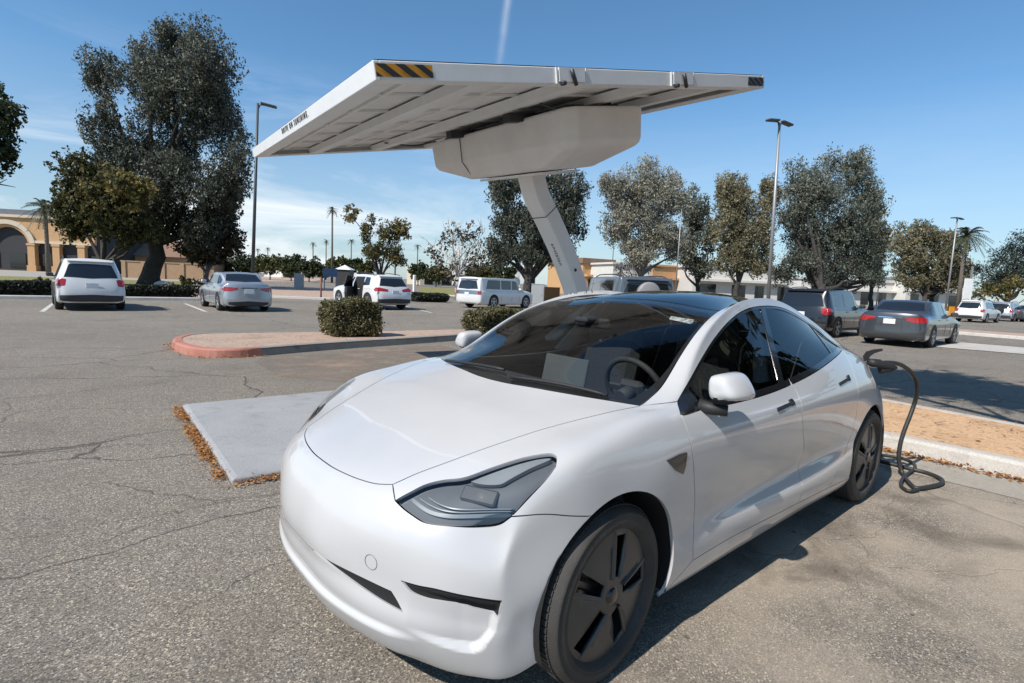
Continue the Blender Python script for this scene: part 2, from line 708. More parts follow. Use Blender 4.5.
# ------------------------------------------------------------------ the white electric saloon: smooth base surface
XS = [.40, .23, .05, -.15, -.32, -.50, -.70, -.95, -1.25, -1.55, -1.90, -2.25, -2.52, -2.72, -2.98, -3.25, -3.50]
zc = lambda x: pchip([.64, .5, .3, .1, -.1, -.3, -.5, -.7, -.95, -1.25, -1.55, -1.9, -2.25, -2.52, -2.72, -2.98, -3.25, -3.5],
                     [.768, .818, .878, .932, .980, 1.062, 1.150, 1.235, 1.325, 1.407, 1.452, 1.463, 1.432, 1.375, 1.315, 1.225, 1.125, 1.045], x)
c2y = lambda x: pchip([.4, .23, .05, -.15, -.36, -.5, -.68, -.91, -1.19, -1.45, -1.72, -2.2, -2.7, -3.5], [.45, .49, .545, .63, .74, .728, .69, .65, .605, .58, .57, .555, .55, .52], x)
c2z = lambda x: pchip([.4, .23, .05, -.15, -.36, -.5, -.68, -.91, -1.19, -1.45, -1.72, -2.2, -2.52, -2.72, -2.98, -3.25, -3.5],
                      [.842, .892, .938, .978, .995, 1.05, 1.164, 1.288, 1.368, 1.401, 1.414, 1.368, 1.300, 1.240, 1.155, 1.075, 1.00], x)
c3y = lambda x: pchip([.4, .23, .05, -.15, -.36, -.474, -.633, -.76, -.966, -1.19, -1.4, -1.62, -1.9, -2.25, -2.52, -2.72, -2.98, -3.5], [.60, .655, .715, .775, .812, .82, .78, .75, .70, .66, .635, .62, .61, .605, .615, .64, .655, .64], x)
c3z = lambda x: pchip([.4, .23, .05, -.15, -.36, -.474, -.633, -.76, -.966, -1.19, -1.4, -1.62, -1.9, -2.11, -2.36, -2.57, -2.72, -2.98, -3.25, -3.5],
                      [.835, .890, .932, .965, .982, .995, 1.076, 1.148, 1.242, 1.327, 1.374, 1.394, 1.386, 1.346, 1.283, 1.205, 1.15, 1.08, 1.022, .965], x)
c4y = lambda x: pchip([.4, .23, .05, -.15, -.36, -.5, -.9, -1.25, -1.55, -1.9, -2.25, -2.52, -2.72, -2.98, -3.25, -3.5], [.755, .808, .834, .850, .862, .866, .862, .855, .848, .835, .805, .76, .735, .745, .725, .665], x)
c4z = lambda x: pchip([.4, .23, .05, -.15, -.36, -.5, -.9, -1.25, -1.55, -1.9, -2.25, -2.52, -2.72, -2.98, -3.25, -3.5], [.835, .89, .926, .950, .958, .958, .955, .960, .982, 1.025, 1.078, 1.105, 1.09, 1.03, .965, .90], x)
c5y = lambda x: pchip([.4, .23, .05, -.15, -.5, -1.25, -1.9, -2.25, -2.6, -2.98, -3.25, -3.5], [.84, .880, .894, .895, .902, .900, .893, .883, .872, .845, .775, .70], x)
c5z = lambda x: pchip([.4, .23, .05, -.15, -.5, -1.25, -1.9, -2.25, -2.6, -2.98, -3.25, -3.5], [.785, .835, .861, .873, .885, .895, .92, .94, .94, .90, .86, .82], x)
SIDE = {  # row: (x knots, y, z)
    0: ([.40, .2, -.1, -.5, -1.2, -1.9, -2.4, -2.9, -3.25, -3.5], [.862, .902, .917, .918, .921, .920, .915, .893, .825, .765], [.62, .69, .745, .795, .805, .825, .825, .80, .77, .74]),
    1: ([.40, .2, -.1, -.5, -1.2, -1.9, -2.4, -2.9, -3.25, -3.5], [.868, .911, .924, .908, .895, .896, .906, .912, .88, .80], [.48, .54, .58, .60, .60, .61, .61, .62, .59, .57]),
    2: ([.40, .2, -.1, -.5, -.8, -1.2, -1.9, -2.4, -2.9, -3.25, -3.5], [.863, .907, .923, .898, .884, .873, .870, .893, .911, .88, .81], [.40, .44, .47, .465, .465, .465, .475, .50, .50, .48, .46]),
    3: ([.40, .2, -.1, -.5, -.8, -1.2, -1.9, -2.4, -2.9, -3.25, -3.5], [.855, .90, .922, .905, .908, .912, .913, .911, .91, .88, .82], [.31, .35, .375, .37, .375, .372, .372, .375, .40, .38, .36]),
    4: ([.40, .2, -.1, -.5, -1.2, -1.9, -2.4, -2.9, -3.25, -3.5], [.835, .87, .89, .882, .878, .878, .885, .89, .86, .80], [.17, .18, .20, .205, .205, .205, .205, .22, .22, .22]),
    5: ([.40, .2, -.1, -.5, -1.2, -1.9, -2.4, -2.9, -3.25, -3.5], [.76, .78, .80, .80, .80, .80, .80, .80, .76, .70], [.145, .15, .15, .15, .15, .15, .15, .16, .18, .20]),
}
top = []; side = []
for x in XS:
    row = [(x, 0.0, float(zc(x)))]
    y2 = float(c2y(x)); z2 = float(c2z(x)); z0 = row[0][2]
    row.append((x, y2*.5, z2+(z0-z2)*.74))
    row += [(x, y2, z2), (x, float(c3y(x)), float(c3z(x))), (x, float(c4y(x)), float(c4z(x))), (x, float(c5y(x)), float(c5z(x)))]
    top.append(row)
    side.append([(x, float(pchip(k, yv, x)), float(pchip(k, zv, x))) for k, yv, zv in (SIDE[r_] for r_ in range(6))])
# nose edge and the hood just behind it (stations bow round in plan)
top[0] = [(.640, 0, .768), (.628, .21, .768), (.585, .43, .775), (.515, .585, .786), (.46, .725, .79), (.41, .835, .75)]
side[0][0] = (.43, .850, .610)
nose = [(.752, 0, .700), (.745, .21, .698), (.700, .43, .690), (.630, .590, .685), (.555, .712, .675), (.47, .805, .650)]
top.insert(0, nose)
side.insert(0, [(.495, .830, .555), (.49, .835, .43), (.49, .830, .31), (.49, .79, .185), (.48, .72, .15)])
front = [[(.800, 0, .625), (.825, 0, .50), (.805, 0, .33), (.745, 0, .19), (.66, 0, .15)],
         [(.795, .21, .622), (.818, .22, .50), (.798, .22, .33), (.735, .22, .19), (.65, .21, .15)],
         [(.750, .43, .612), (.752, .44, .495), (.750, .45, .325), (.680, .45, .188), (.62, .43, .15)],
         [(.680, .59, .600), (.685, .60, .485), (.680, .615, .32), (.620, .60, .187), (.57, .57, .15)],
         [(.598, .725, .585), (.605, .74, .46), (.598, .74, .315), (.560, .71, .186), (.53, .66, .15)]]
tail = [(-3.73, 0, 1.00), (-3.72, .24, .997), (-3.68, .44, .98), (-3.63, .55, .955), (-3.58, .63, .91), (-3.53, .67, .84)]
top.append(tail)
side.append([(-3.56, .715, .74), (-3.59, .75, .56), (-3.59, .745, .40), (-3.60, .73, .25), (-3.55, .66, .21)])
rear = [[(-3.80, 0, .86), (-3.845, 0, .62), (-3.84, 0, .42), (-3.76, 0, .27), (-3.66, 0, .23)],
        [(-3.79, .26, .86), (-3.835, .26, .62), (-3.83, .26, .42), (-3.75, .26, .27), (-3.65, .25, .23)],
        [(-3.745, .46, .84), (-3.80, .50, .62), (-3.795, .50, .42), (-3.72, .48, .27), (-3.63, .46, .23)],
        [(-3.69, .57, .82), (-3.755, .61, .61), (-3.75, .61, .41), (-3.68, .58, .26), (-3.61, .55, .22)],
        [(-3.62, .66, .79), (-3.66, .68, .58), (-3.66, .68, .405), (-3.65, .67, .255), (-3.58, .61, .215)]]
def add_row(c):
    return c[:2]+[tuple((a+b)/2 for a, b in zip(c[1], c[2]))]+c[2:] if len(c) == 5 else c
side = [add_row(c) for c in side]; front = [add_row(c) for c in front]; rear = [add_row(c) for c in rear]
V, Q = cage_from_rows(top, side, front, rear)
BASE = Surf(V, Q, 4)
# ------------------------------------------------------------------ shared materials
def paint_white():
    t = NT('white_paint')
    n_ = t.noise(t.obj(), 2.2, 4)
    colr = t.ramp(n_, [(.3, (.49, .488, .49)), (.7, (.525, .52, .518))])
    rg = t.ramp(t.noise(t.obj(), 5.0, 5), [(.35, .28), (.7, .42)])
    t.bsdf(colr, rg, 0, .5, 1.0, .025)
    return t.m


M_WHITE = paint_white()
M_BLACKGLOSS = simple('gloss_black_trim', (.012, .012, .013), .12, coat=.6)
M_BLACKMATT = simple('matt_black_plastic', (.018, .018, .019), .6, bump=.15)
M_CAVITY = simple('dark_cavity', (.008, .008, .009), .8)
M_TYRE = simple('tyre_rubber', (.045, .042, .038), .75, var=.25, scale=9, bump=.2)
M_COVER = simple('grey_wheel_cover', (.085, .087, .088), .34, metal=.5, var=.15, scale=5)
M_ALLOY = simple('dark_alloy', (.12, .12, .125), .35, metal=.9)
M_CHROME = simple('bright_metal', (.75, .75, .76), .12, metal=1.0)
M_STEEL = simple('brushed_steel', (.45, .45, .45), .35, metal=1.0)
M_GLASS = tinted_glass('tinted_window_glass', (.34, .37, .38))
M_WSGLASS = tinted_glass('windscreen_glass', (.76, .80, .80), ior=1.40)
M_ROOFGLASS = tinted_glass('dark_roof_glass', (.055, .065, .075))
M_LENS = tinted_glass('clear_lamp_lens', (.76, .79, .81), ior=1.6)
M_BUCKET = simple('lamp_bucket', (.15, .155, .165), .6, metal=0)
M_DRL = simple('white_lamp_guide', (.34, .355, .37), .25)
M_REDLAMP = simple('red_lamp', (.35, .015, .012), .15, coat=1.0)
M_AMBERLAMP = simple('amber_lamp', (.5, .2, .03), .2, coat=1.0)
M_INTERIOR = simple('dark_interior', (.042, .042, .044), .7, bump=.2)
M_SEAT = simple('black_seat_leather', (.022, .022, .023), .5, bump=.25)
M_PALETRIM = simple('pale_pillar_lining', (.74, .76, .73), .8)
M_SCREEN = simple('touch_screen_back', (.10, .11, .115), .3, coat=.5)
M_WHITEPLASTIC = simple('white_plastic', (.72, .72, .70), .45)
M_PLATE = simple('white_number_plate', (.70, .71, .72), .4)
# ------------------------------------------------------------------ the white electric saloon
B_ = BASE
def PX(*pts): return [B_.px(*p) for p in pts]
def SD(*pts): return [B_.side(*p) for p in pts]
def TP(*pts): return [B_.topz(*p) for p in pts]

hood_front = TP((.7255, 0), (.7235, .09), (.714, .18), (.698, .27), (.672, .36), (.652, .40))
HC = B_.px(392.7, 484.4)
hood_front.append(HC)
hood_side = [HC]+PX((404.8, 479), (412.8, 475.2), (448, 462), (481.4, 449.7), (509.5, 440), (522, 435.8), (546, 428.3), (570, 421.8), (605, 413.2))
WC = B_.topz(-.305, .755)
hood_side.append(WC)
ws_base = TP((-.112, 0), (-.118, .12), (-.137, .25), (-.163, .40), (-.204, .55), (-.262, .68))+[WC]
rail_top = [WC]+PX((650, 398), (660, 388.5), (680.5, 355.6), (701, 327), (721.5, 309.8))+TP((-1.40, .578), (-1.70, .562), (-2.05, .553), (-2.40, .545), (-2.75, .530), (-3.05, .505), (-3.17, .49))
A_SEAM = PX((652, 404.6), (668, 402.8), (677.4, 401.6))
AB = A_SEAM[-1]
cant = [AB]+PX((690.8, 378.2), (701, 359.7), (715.4, 337), (731.8, 318.7), (746, 309.5), (762.6, 306), (780.5, 307.4), (794.9, 313.6), (809, 322.8), (819, 330.2))+SD((-2.62, 1.185), (-2.705, 1.135))
belt = [AB, B_.side(-.435, .972)]+PX((680.5, 414.5), (705, 408.6))+SD((-.80, .951), (-1.2, .953), (-1.55, .975), (-1.9, 1.015), (-2.25, 1.066), (-2.55, 1.098), (-2.66, 1.108), (-2.705, 1.135))
DFT = B_.px(680.5, 414.5)
door_front = [DFT]+PX((690.5, 442), (694, 473), (694, 518.6), (693.2, 545), (692.8, 560.4))
door_bottom = [door_front[-1]]+PX((731, 537.5), (780, 512.3), (827.6, 488.2))
# the rear door's trailing edge follows the wheel arch
door_rear = SD((-2.64, 1.104))+PX((852, 368), (857, 384), (858, 400.7), (855, 421))+SD((-2.455, .52))+[door_bottom[-1]]
b_seam = PX((788.7, 378.5), (797, 392.5), (802, 409), (803, 430), (802.6, 455), (801, 480.5), (798.3, 503))
def arch(cx, cz, r_, a0, a1, n=22, kz=1.0):
    return [B_.side(cx+r_*cos(radians(a)), cz+kz*r_*sin(radians(a))) for a in np.linspace(a0, a1, n)]
AF = (-.02, .345, .372); AR = (-2.875, .345, .368)
hl = PX((395.3, 500.6), (411, 491.9), (425.2, 484.8), (442.7, 480.3), (460.3, 478.4), (469, 476.2), (495.5, 466.4), (523.6, 457.6), (541, 454.2), (551.5, 453.6), (555.8, 456.7),
        (555.6, 466.4), (548, 477), (527, 499.8), (511.3, 516.5), (499, 524.6), (478, 527), (450, 525.8), (425, 522.6), (412.9, 515.6), (402.3, 507.7), (395.3, 500.6))
hl_top = smooth_curve(hl[:9], .012); hl_tip = smooth_curve(hl[8:12], .008); hl_back = smooth_curve(hl[11:15], .012); hl_bot = smooth_curve(hl[14:], .012)
hl_loop = np.vstack([hl_top, hl_tip, hl_back, hl_bot])
seam_arch = B_.side(AF[0]+AF[2]*cos(radians(63)), AF[1]+AF[2]*1.03*sin(radians(63)))
bump_seam = [hl_back[-1]]+PX((530.6, 515.2), (548, 514.4), (570, 516))+[seam_arch]
C = lambda pts, st=.02: smooth_curve(pts, st)

# underside line from the front wheel arch to the centre of the chin
ch_arch = B_.side(.325, .20)
chin = [ch_arch]+[B_.cast((3*cos(a)-.2, 3*sin(a), .172), (-cos(a), -sin(a), 0))[0] for a in np.radians([54, 47, 40, 32, 24, 16, 8, 0])]

M_CLIP = simple('seam_shadow', (.20, .20, .21), .7)
car = thing('electric_car', 'glossy white electric saloon parked in the foreground with a charging cable at its tail', 'car')
WHITE = PM()
def both(mb, S, loop, mode, **kw):
    panel(mb, S, loop, mode, **kw)
    kw2 = dict(kw)
    if 'holes' in kw2: kw2['holes'] = [mirror(h) for h in kw2['holes']]
    panel(mb, S, mirror(loop), mode, **kw2)

left = lambda co, no: (co[:, 1] > .02)
# --- front bumper with its openings
af = arch(*AF, 63, -23, 16, 1.03)
bl = np.vstack([C(hood_front), [HC], resample([HC, hl[0]], .02), hl_bot[::-1], C(bump_seam), af, resample([af[-1], ch_arch], .02), C(chin)])
bump_loop = np.vstack([bl, mirror(bl[::-1])])
vent = C(PX((400.5, 580.2), (418, 585.2), (435.7, 588.6), (467.9, 595.8), (490, 599.3), (502, 600.5)), .012)
vent_r = C(PX((502, 600.5), (499.4, 611.5), (496.8, 618)), .012)
vent_b = C(PX((496.8, 618), (480, 615), (462.5, 610), (440, 605), (425, 600.5), (411.6, 593), (400.5, 580.2)), .012)
vent_loop = np.vstack([vent, vent_r[1:], vent_b[1:-1]])
g_top = [B_.frontx(y, z) for y, z in ((.15, .452), (.24, .453), (.34, .453), (.44, .449), (.55, .441))]
g_end = [B_.frontx(y, z) for y, z in ((.55, .441), (.575, .415), (.60, .386))]
g_bot = [B_.frontx(y, z) for y, z in ((.60, .386), (.51, .400), (.41, .416), (.31, .431), (.22, .443), (.15, .450))]
grille_loop = np.vstack([C(g_top, .015), C(g_end, .015)[1:], C(g_bot, .015)[1:-1]])
pocket = np.array([B_.near(p)[0] for p in resample(PX((402, 583.5), (440, 596), (468, 601.5), (499, 608), (499, 614), (494, 634), (481, 650), (471, 653), (450, 648.5), (430, 641.5), (396, 623), (392, 600), (402, 583.5)), .012)[:-1]])
pocketD = domain('zsph', pocket, (-.2, 0, .45))
def bump_deform(V, N):
    V = V.copy()
    P = V.copy(); P[:, 1] = np.abs(P[:, 1])
    D = domain('zsph', P, (-.2, 0, .45))
    ins = inside_poly(D, pocketD)
    d = seg_dist(D, pocketD)
    k = np.where(ins, np.clip(d/.011, 0, 1), 0)
    k = k*k*(3-2*k)*np.clip((P[:, 1]-.615)/.15, 0, 1)
    V -= N*(k*.026)[:, None]
    lip = np.clip((.318-P[:, 2])/.022, 0, 1)*np.clip((.66-P[:, 1])/.12, 0, 1)*np.clip((P[:, 2]-.165)/.05, 0, 1)
    lip = lip*lip*(3-2*lip)
    V += np.array([1, 0, 0])*(lip*.020)[:, None]
    # the lower lip stands a little proud of the fascia
    return V
panel(WHITE, B_, bump_loop, 'zsph', c=(-.2, 0, .45), holes=[vent_loop, mirror(vent_loop), grille_loop, mirror(grille_loop)], deform=bump_deform, hole_rim=.6)
DARKS = []
for lp in (vent_loop, mirror(vent_loop), grille_loop, mirror(grille_loop)):
    cen = lp.mean(0)
    dark = PM()
    panel(dark, B_, cen+(lp-cen)*1.03, 'zsph', c=(-.2, 0, .45), gap=0, off=-.008, rim=0, deform=bump_deform)
    DARKS.append(dark)

# --- wings (fenders)
fr = np.vstack([C(hood_side)[::-1], resample([HC, hl[0]], .02)[1:], hl_top[1:], hl_tip[1:], hl_back[1:], C(bump_seam)[1:],
                arch(*AF, 63, 205, 34, 1.03)[1:], resample([B_.side(AF[0]-AF[2]*.90, .20), door_front[-1]], .02), C(door_front)[::-1][1:],
                resample([DFT, AB], .015)[1:], C(A_SEAM)[::-1][1:], [WC]])
both(WHITE, B_, fr, 'xcyl', c=(0, 0, .35))
# --- body sides: screen pillars, roof rails, rear wings
ar = arch(*AR, 202, -15, 40)
tail_top = TP((-3.17, .49), (-3.30, .50), (-3.45, .49), (-3.58, .44))
tl = [B_.near(p)[0] for p in ((-3.64, .44, .955), (-3.62, .55, .93))]
t_in = [B_.near(p)[0] for p in ((-3.62, .55, .93), (-3.55, .68, .84), (-3.50, .745, .76))]
bodyside = np.vstack([[WC], C(rail_top)[1:], C(tail_top)[1:], C(tl), C(t_in), resample([t_in[-1], ar[0]], .02)[1:], ar[1:],
                      resample([ar[-1], door_bottom[-1]], .02), C(door_rear)[::-1][1:], resample([door_rear[0], belt[-1]], .02)[1:],
                      C(cant)[::-1][1:], C(A_SEAM)[::-1][1:-1]])
both(WHITE, B_, bodyside, 'xcyl', c=(0, 0, .55), filt=None)
# --- sills
sill_lo = SD((-.36, .20), (-.55, .187), (-1.2, .187), (-1.9, .187), (-2.45, .19), (-2.55, .25))
sill = np.vstack([C([B_.side(AF[0]-AF[2]*.90, .20)]+[door_bottom[0]]), C(door_bottom)[1:], resample([door_bottom[-1], ar[-1]], .02)[1:],
                  resample([ar[-1], sill_lo[-1]], .02)[1:], C(sill_lo)[::-1][1:]])
both(WHITE, B_, sill, 'side', filt=None)
# --- tail: bumper
rb0 = [B_.near(p)[0] for p in ((-3.78, 0, .80), (-3.77, .2, .80), (-3.72, .42, .79), (-3.62, .62, .775), (-3.50, .745, .76))]
rlo = [B_.cast((-2.2+3*cos(a), 3*sin(a), .245), (-cos(a), -sin(a), 0))[0] for a in np.radians([125, 135, 145, 155, 165, 175, 180])]
rbl = np.vstack([C(rb0), resample([rb0[-1], ar[0]], .02)[1:], resample([ar[0], rlo[0]], .02)[1:], C(rlo)[1:]])
panel(WHITE, B_, np.vstack([rbl, mirror(rbl[::-1])]), 'rsph', c=(-2.6, 0, .5))
shell = WHITE.build('body_shell', M_WHITE, car)
for dark in DARKS: dark.build('bumper_grille', M_CAVITY, car)
# the crease that joins the two halves of the slot
MB().tube([B_.frontx(y, .4515)+np.array([.0005, 0, 0]) for y in np.linspace(-.16, .16, 14)], .0022, 5).build('bumper_crease', M_CLIP, car)

# --- bonnet, boot lid
hood = PM()
hp = np.vstack([C(hood_front), C(hood_side)[1:], C(ws_base)[::-1][1:]])
panel(hood, B_, np.vstack([hp, mirror(hp[::-1])]), 'top')
hood.build('bonnet', M_WHITE, car)
boot = PM()
sp = [B_.topz(-3.17, .49)]
rg_end = TP((-3.17, .49), (-3.20, .35), (-3.225, .18), (-3.235, 0))
bt = np.vstack([C(rg_end)[::-1], C(tail_top)[1:], C(tl)[1:2], C([tl[1]]+[B_.near(p)[0] for p in ((-3.66, .52, .84), (-3.70, .45, .80))])[1:]])
b_low = [B_.near(p)[0] for p in ((-3.72, .42, .79), (-3.77, .2, .80), (-3.78, 0, .80))]
bt = np.vstack([bt, C(b_low)])
panel(boot, B_, np.vstack([bt, mirror(bt[::-1])]), 'ysph', c=(-3.0, 0, .6))
boot.build('boot_lid', M_WHITE, car)
tlm = PM()
tlo = np.vstack([C(tl)[1:], C(t_in)[1:], resample([t_in[-1], B_.near((-3.62, .62, .775))[0]], .02), resample([B_.near((-3.62, .62, .775))[0], B_.near((-3.70, .45, .80))[0]], .02)[1:], resample([B_.near((-3.70, .45, .80))[0], tl[1]], .02)[1:]])
for sg in (1, -1):
    tlm = PM()
    panel(tlm, B_, tlo if sg > 0 else mirror(tlo), 'rsph', c=(-3.0, 0, .75), gap=.003)
    tlm.build('tail_light', M_REDLAMP, car)

# --- doors
for sg in (1, -1):
    mm = (lambda a: a) if sg > 0 else mirror
    k = [i for i, p in enumerate(C(belt)) if p[0] < b_seam[0][0]][0]
    cb = C(belt); kf = int(np.argmin(np.linalg.norm(cb-DFT, axis=1)))
    fd = PM()
    loop = np.vstack([cb[kf:k], C(b_seam), C(door_bottom)[::-1][[i for i, p in enumerate(C(door_bottom)[::-1]) if p[0] > b_seam[-1][0]+.01]], C(door_front)[::-1][1:-1]])
    panel(fd, B_, mm(loop), 'xcyl', c=(0, 0, .35))
    d1 = fd.build('front_door', M_WHITE, car)
    rd = PM()
    ke = int(np.argmin(np.linalg.norm(cb-door_rear[0], axis=1)))
    loop = np.vstack([cb[k:ke], C(door_rear), C(door_bottom)[::-1][[i for i, p in enumerate(C(door_bottom)[::-1]) if p[0] < b_seam[-1][0]-.01]][1:], C(b_seam)[::-1][:-1]])
    panel(rd, B_, mm(loop), 'xcyl', c=(0, 0, .35))
    d2 = rd.build('rear_door', M_WHITE, car)
    # flush handles: a slim bar with its thumb pad at the rear end
    for d_, pr, pf in ((d1, (793, 402.6), (777.5, 409.6)), (d2, (849.0, 378.6), (839.5, 384.3))):
        a = B_.px(*pf); b = B_.px(*pr)
        hm = PM()
        u = (b-a)/np.linalg.norm(b-a)
        up = np.array([0, 0, 1.])
        def bar(x0, x1, z0, z1):
            return resample([a+u*x0+up*z0, a+u*x1+up*z0, a+u*x1+up*z1, a+u*x0+up*z1, a+u*x0+up*z0], .01)[:-1]
        L = np.linalg.norm(b-a)
        panel(hm, B_, mm(bar(-.005, L-.03, -.010, .010)), 'side', gap=0, off=.006, rim=.008)
        panel(hm, B_, mm(bar(L-.028, L+.010, -.014, .026)), 'side', gap=0, off=.0065, rim=.008)
        hm.build('handle', M_BLACKMATT, d_)

# --- glass
WS_M = TP((-1.225, 0), (-1.222, .2), (-1.212, .4), (-1.19, .60))
rt = C(rail_top)
ki = int(np.argmin(np.linalg.norm(rt-B_.topz(-1.19, .602), axis=1)))
ws = np.vstack([C(ws_base), rt[1:ki+1], C(WS_M)[::-1][1:]])
wloop = np.vstack([ws, mirror(ws[::-1])])
wsm = PM(); panel(wsm, B_, wloop, 'ysph', c=(-1.0, 0, .5), gap=.004, off=-.003)
wsm.build('windscreen', M_WSGLASS, car)
# the black printed border of the windscreen, on the inside of the glass
fritm = PM()
inner = np.array([B_.near(p)[0] for p in wloop])
cen = np.array([-.66, 0, 1.25])
def shrink(loop, d):
    out = []
    n_ = len(loop)
    for i in range(n_):
        p, nn = B_.near(loop[i]); t_ = loop[(i+2) % n_]-loop[i-2]; t_ = t_/max(np.linalg.norm(t_), 1e-9)
        s_ = np.cross(nn, t_)
        if s_ @ (cen-p) < 0: s_ = -s_
        dd = d(p) if callable(d) else d
        out.append(B_.near(p+s_*dd)[0])
    return np.array(out)
def frit_w(p):
    base = np.clip((p[0]+.62)/.3, 0, 1)
    top_ = np.clip((-1.10-p[0])/.08, 0, 1)
    return .022+.045*base+.035*top_
ih = shrink(wloop[::3], frit_w)
panel(fritm, B_, wloop, 'ysph', c=(-1.0, 0, .5), gap=.006, off=-.009, rim=0, holes=[ih])
fritm.build('windscreen_border', M_BLACKMATT, car)
rf = np.vstack([C(WS_M), rt[ki+1:], C(rg_end)[1:]])
rfm = PM(); panel(rfm, B_, np.vstack([rf, mirror(rf[::-1])]), 'ysph', c=(-2.0, 0, .5), gap=.005, off=-.003)
rfm.build('glass_roof', M_ROOFGLASS, car)

def between(curve, x0, x1, dz=0, n=14):
    c_ = np.array(curve); o = np.argsort(-c_[:, 0]); xs_ = c_[o, 0]; zs_ = c_[o, 2]
    return [B_.side(x, float(np.interp(-x, -xs_, zs_))+dz) for x in np.linspace(x0, x1, n)]
cc, cb2 = C(cant), C(belt)
def window(xa_t, xa_b, xb_t, xb_b, top_dz=-.014, bot_dz=.030):
    t_ = between(cc, xa_t, xb_t, top_dz); b_ = between(cb2, xa_b, xb_b, bot_dz)
    return np.vstack([resample(t_, .02), resample([t_[-1], b_[-1]], .02)[1:], resample(b_[::-1], .02)[1:], resample([b_[0], t_[0]], .02)[1:-1]])
w1 = window(-.70, -.70, -1.585, -1.425)
w1 = np.vstack([resample(between(cc, -.62, -1.585, -.014), .02), resample([between(cc, -.62, -1.585, -.014)[-1], between(cb2, -.62, -1.425, .03)[-1]], .02)[1:], resample(between(cb2, -.66, -1.425, .03)[::-1], .02)[1:]])
w1 = np.vstack([w1, resample([w1[-1], w1[0]], .02)[1:-1]])
w2 = window(-1.645, -1.485, -2.36, -2.30)
w3p = between(cc, -2.385, -2.60, -.014); w3b = between(cb2, -2.325, -2.60, .026)
w3 = np.vstack([resample(w3p, .02), resample([w3p[-1], w3b[-1]], .02)[1:], resample(w3b[::-1], .02)[1:], resample([w3b[0], w3p[0]], .02)[1:-1]])
w0t = between(cc, -.515, -.60, -.014, 5); w0b = between(cb2, -.50, -.635, .03, 5)
w0 = np.vstack([resample(w0t, .02), resample([w0t[-1], w0b[-1]], .02)[1:], resample(w0b[::-1], .02)[1:], resample([w0b[0], w0t[0]], .02)[1:-1]])
dlo = np.vstack([cc, cb2[::-1][1:-1]])
for sg in (1, -1):
    mm = (lambda a: a) if sg > 0 else mirror
    fm = PM(); panel(fm, B_, mm(dlo), 'side', gap=.003, off=-.001, holes=[mm(w) for w in (w0, w1, w2, w3)], rim=.008, filt=(lambda co, no: co[:, 1] > 0) if sg > 0 else (lambda co, no: co[:, 1] < 0))
    fo = fm.build('window_frame', M_BLACKGLOSS, car)
    for w in (w0, w1, w2, w3):
        gm = PM(); panel(gm, B_, mm(w), 'side', gap=-.006, off=-.005, rim=0, filt=(lambda co, no: co[:, 1] > 0) if sg > 0 else (lambda co, no: co[:, 1] < 0))
        gm.build('side_window', M_GLASS, car)

M_BUCKET2 = simple('smoked_projector', (.095, .098, .105), .45)
# --- headlights: dark bucket, light guides, projector, clear lens
for sg in (1, -1):
    mm = (lambda a: a) if sg > 0 else mirror
    lp = mm(hl_loop)
    bm_ = PM(); panel(bm_, B_, lp, 'xcyl' if False else 'zsph', c=(-.2, 0, .45), gap=.001, off=-.030, rim=-.026)
    hb = bm_.build('headlight', M_BUCKET, car)
    lm = PM(); panel(lm, B_, lp, 'zsph', c=(-.2, 0, .45), gap=.004, off=-.002, rim=0)
    lm.build('lens', M_LENS, hb)
    def strip(pxs, w, name, mat, off, rim=.010):
        c_ = smooth_curve(PX(*pxs), .012); out = []
        n_ = len(c_)
        up_ = []; lo_ = []
        for i in range(n_):
            p, nn = B_.near(c_[i]); t_ = c_[min(i+1, n_-1)]-c_[max(i-1, 0)]; t_ /= np.linalg.norm(t_)
            s_ = np.cross(nn, t_)*w/2*(1 if 0 < i < n_-1 else .5)
            up_.append(p+s_); lo_.append(p-s_)
        loop_ = np.vstack([np.array(up_), np.array(lo_)[::-1]])
        q = PM(); panel(q, B_, mm(loop_), 'zsph', c=(-.2, 0, .45), gap=0, off=off, rim=rim)
        return q.build(name, mat, hb)
    strip([(409.6, 496.5), (418, 504), (428, 510.5), (444, 514.8), (466, 516.2), (490, 516.4), (510, 516)], .013, 'running_light', M_DRL, -.020)
    strip([(417, 495), (427, 502.5), (440, 508.5), (458, 511.6), (480, 512), (512, 511.8)], .004, 'light_guide', M_DRL, -.018)
    strip([(426, 494.5), (436, 501.5), (450, 507), (466, 509), (484, 509.4), (513, 509.2)], .004, 'light_guide', M_DRL, -.016)
    # bright reflector blade along the upper edge
    tri = smooth_curve(PX((470, 479.6), (496, 469.4), (523, 460.6), (541, 456.6), (551, 456.4), (530, 466), (508, 478), (500, 482.5), (482, 482.5), (470, 479.6)), .012)[:-1]
    q = PM(); panel(q, B_, mm(tri), 'zsph', c=(-.2, 0, .45), gap=0, off=-.010, rim=.015); q.build('reflector', M_DRL, hb)
    # projector box
    c0, n0 = B_.near(B_.px(477, 492))
    c0 = c0.copy(); 
    if sg < 0: c0[1] *= -1; n0 = n0*np.array([1, -1, 1])
    zax = Vector(n0).normalized(); xax = Vector((0, 0, 1)).cross(zax).normalized(); yax = zax.cross(xax)
    Mx = Matrix((xax, yax, zax)).transposed().to_4x4(); Mx.translation = Vector(c0)-zax*.036
    pb = MB(); pb.box(0, 0, 0.006, .13, .055, .02, bevel=.006, mat=Mx)
    pb.build('projector_frame', M_BUCKET2, hb)
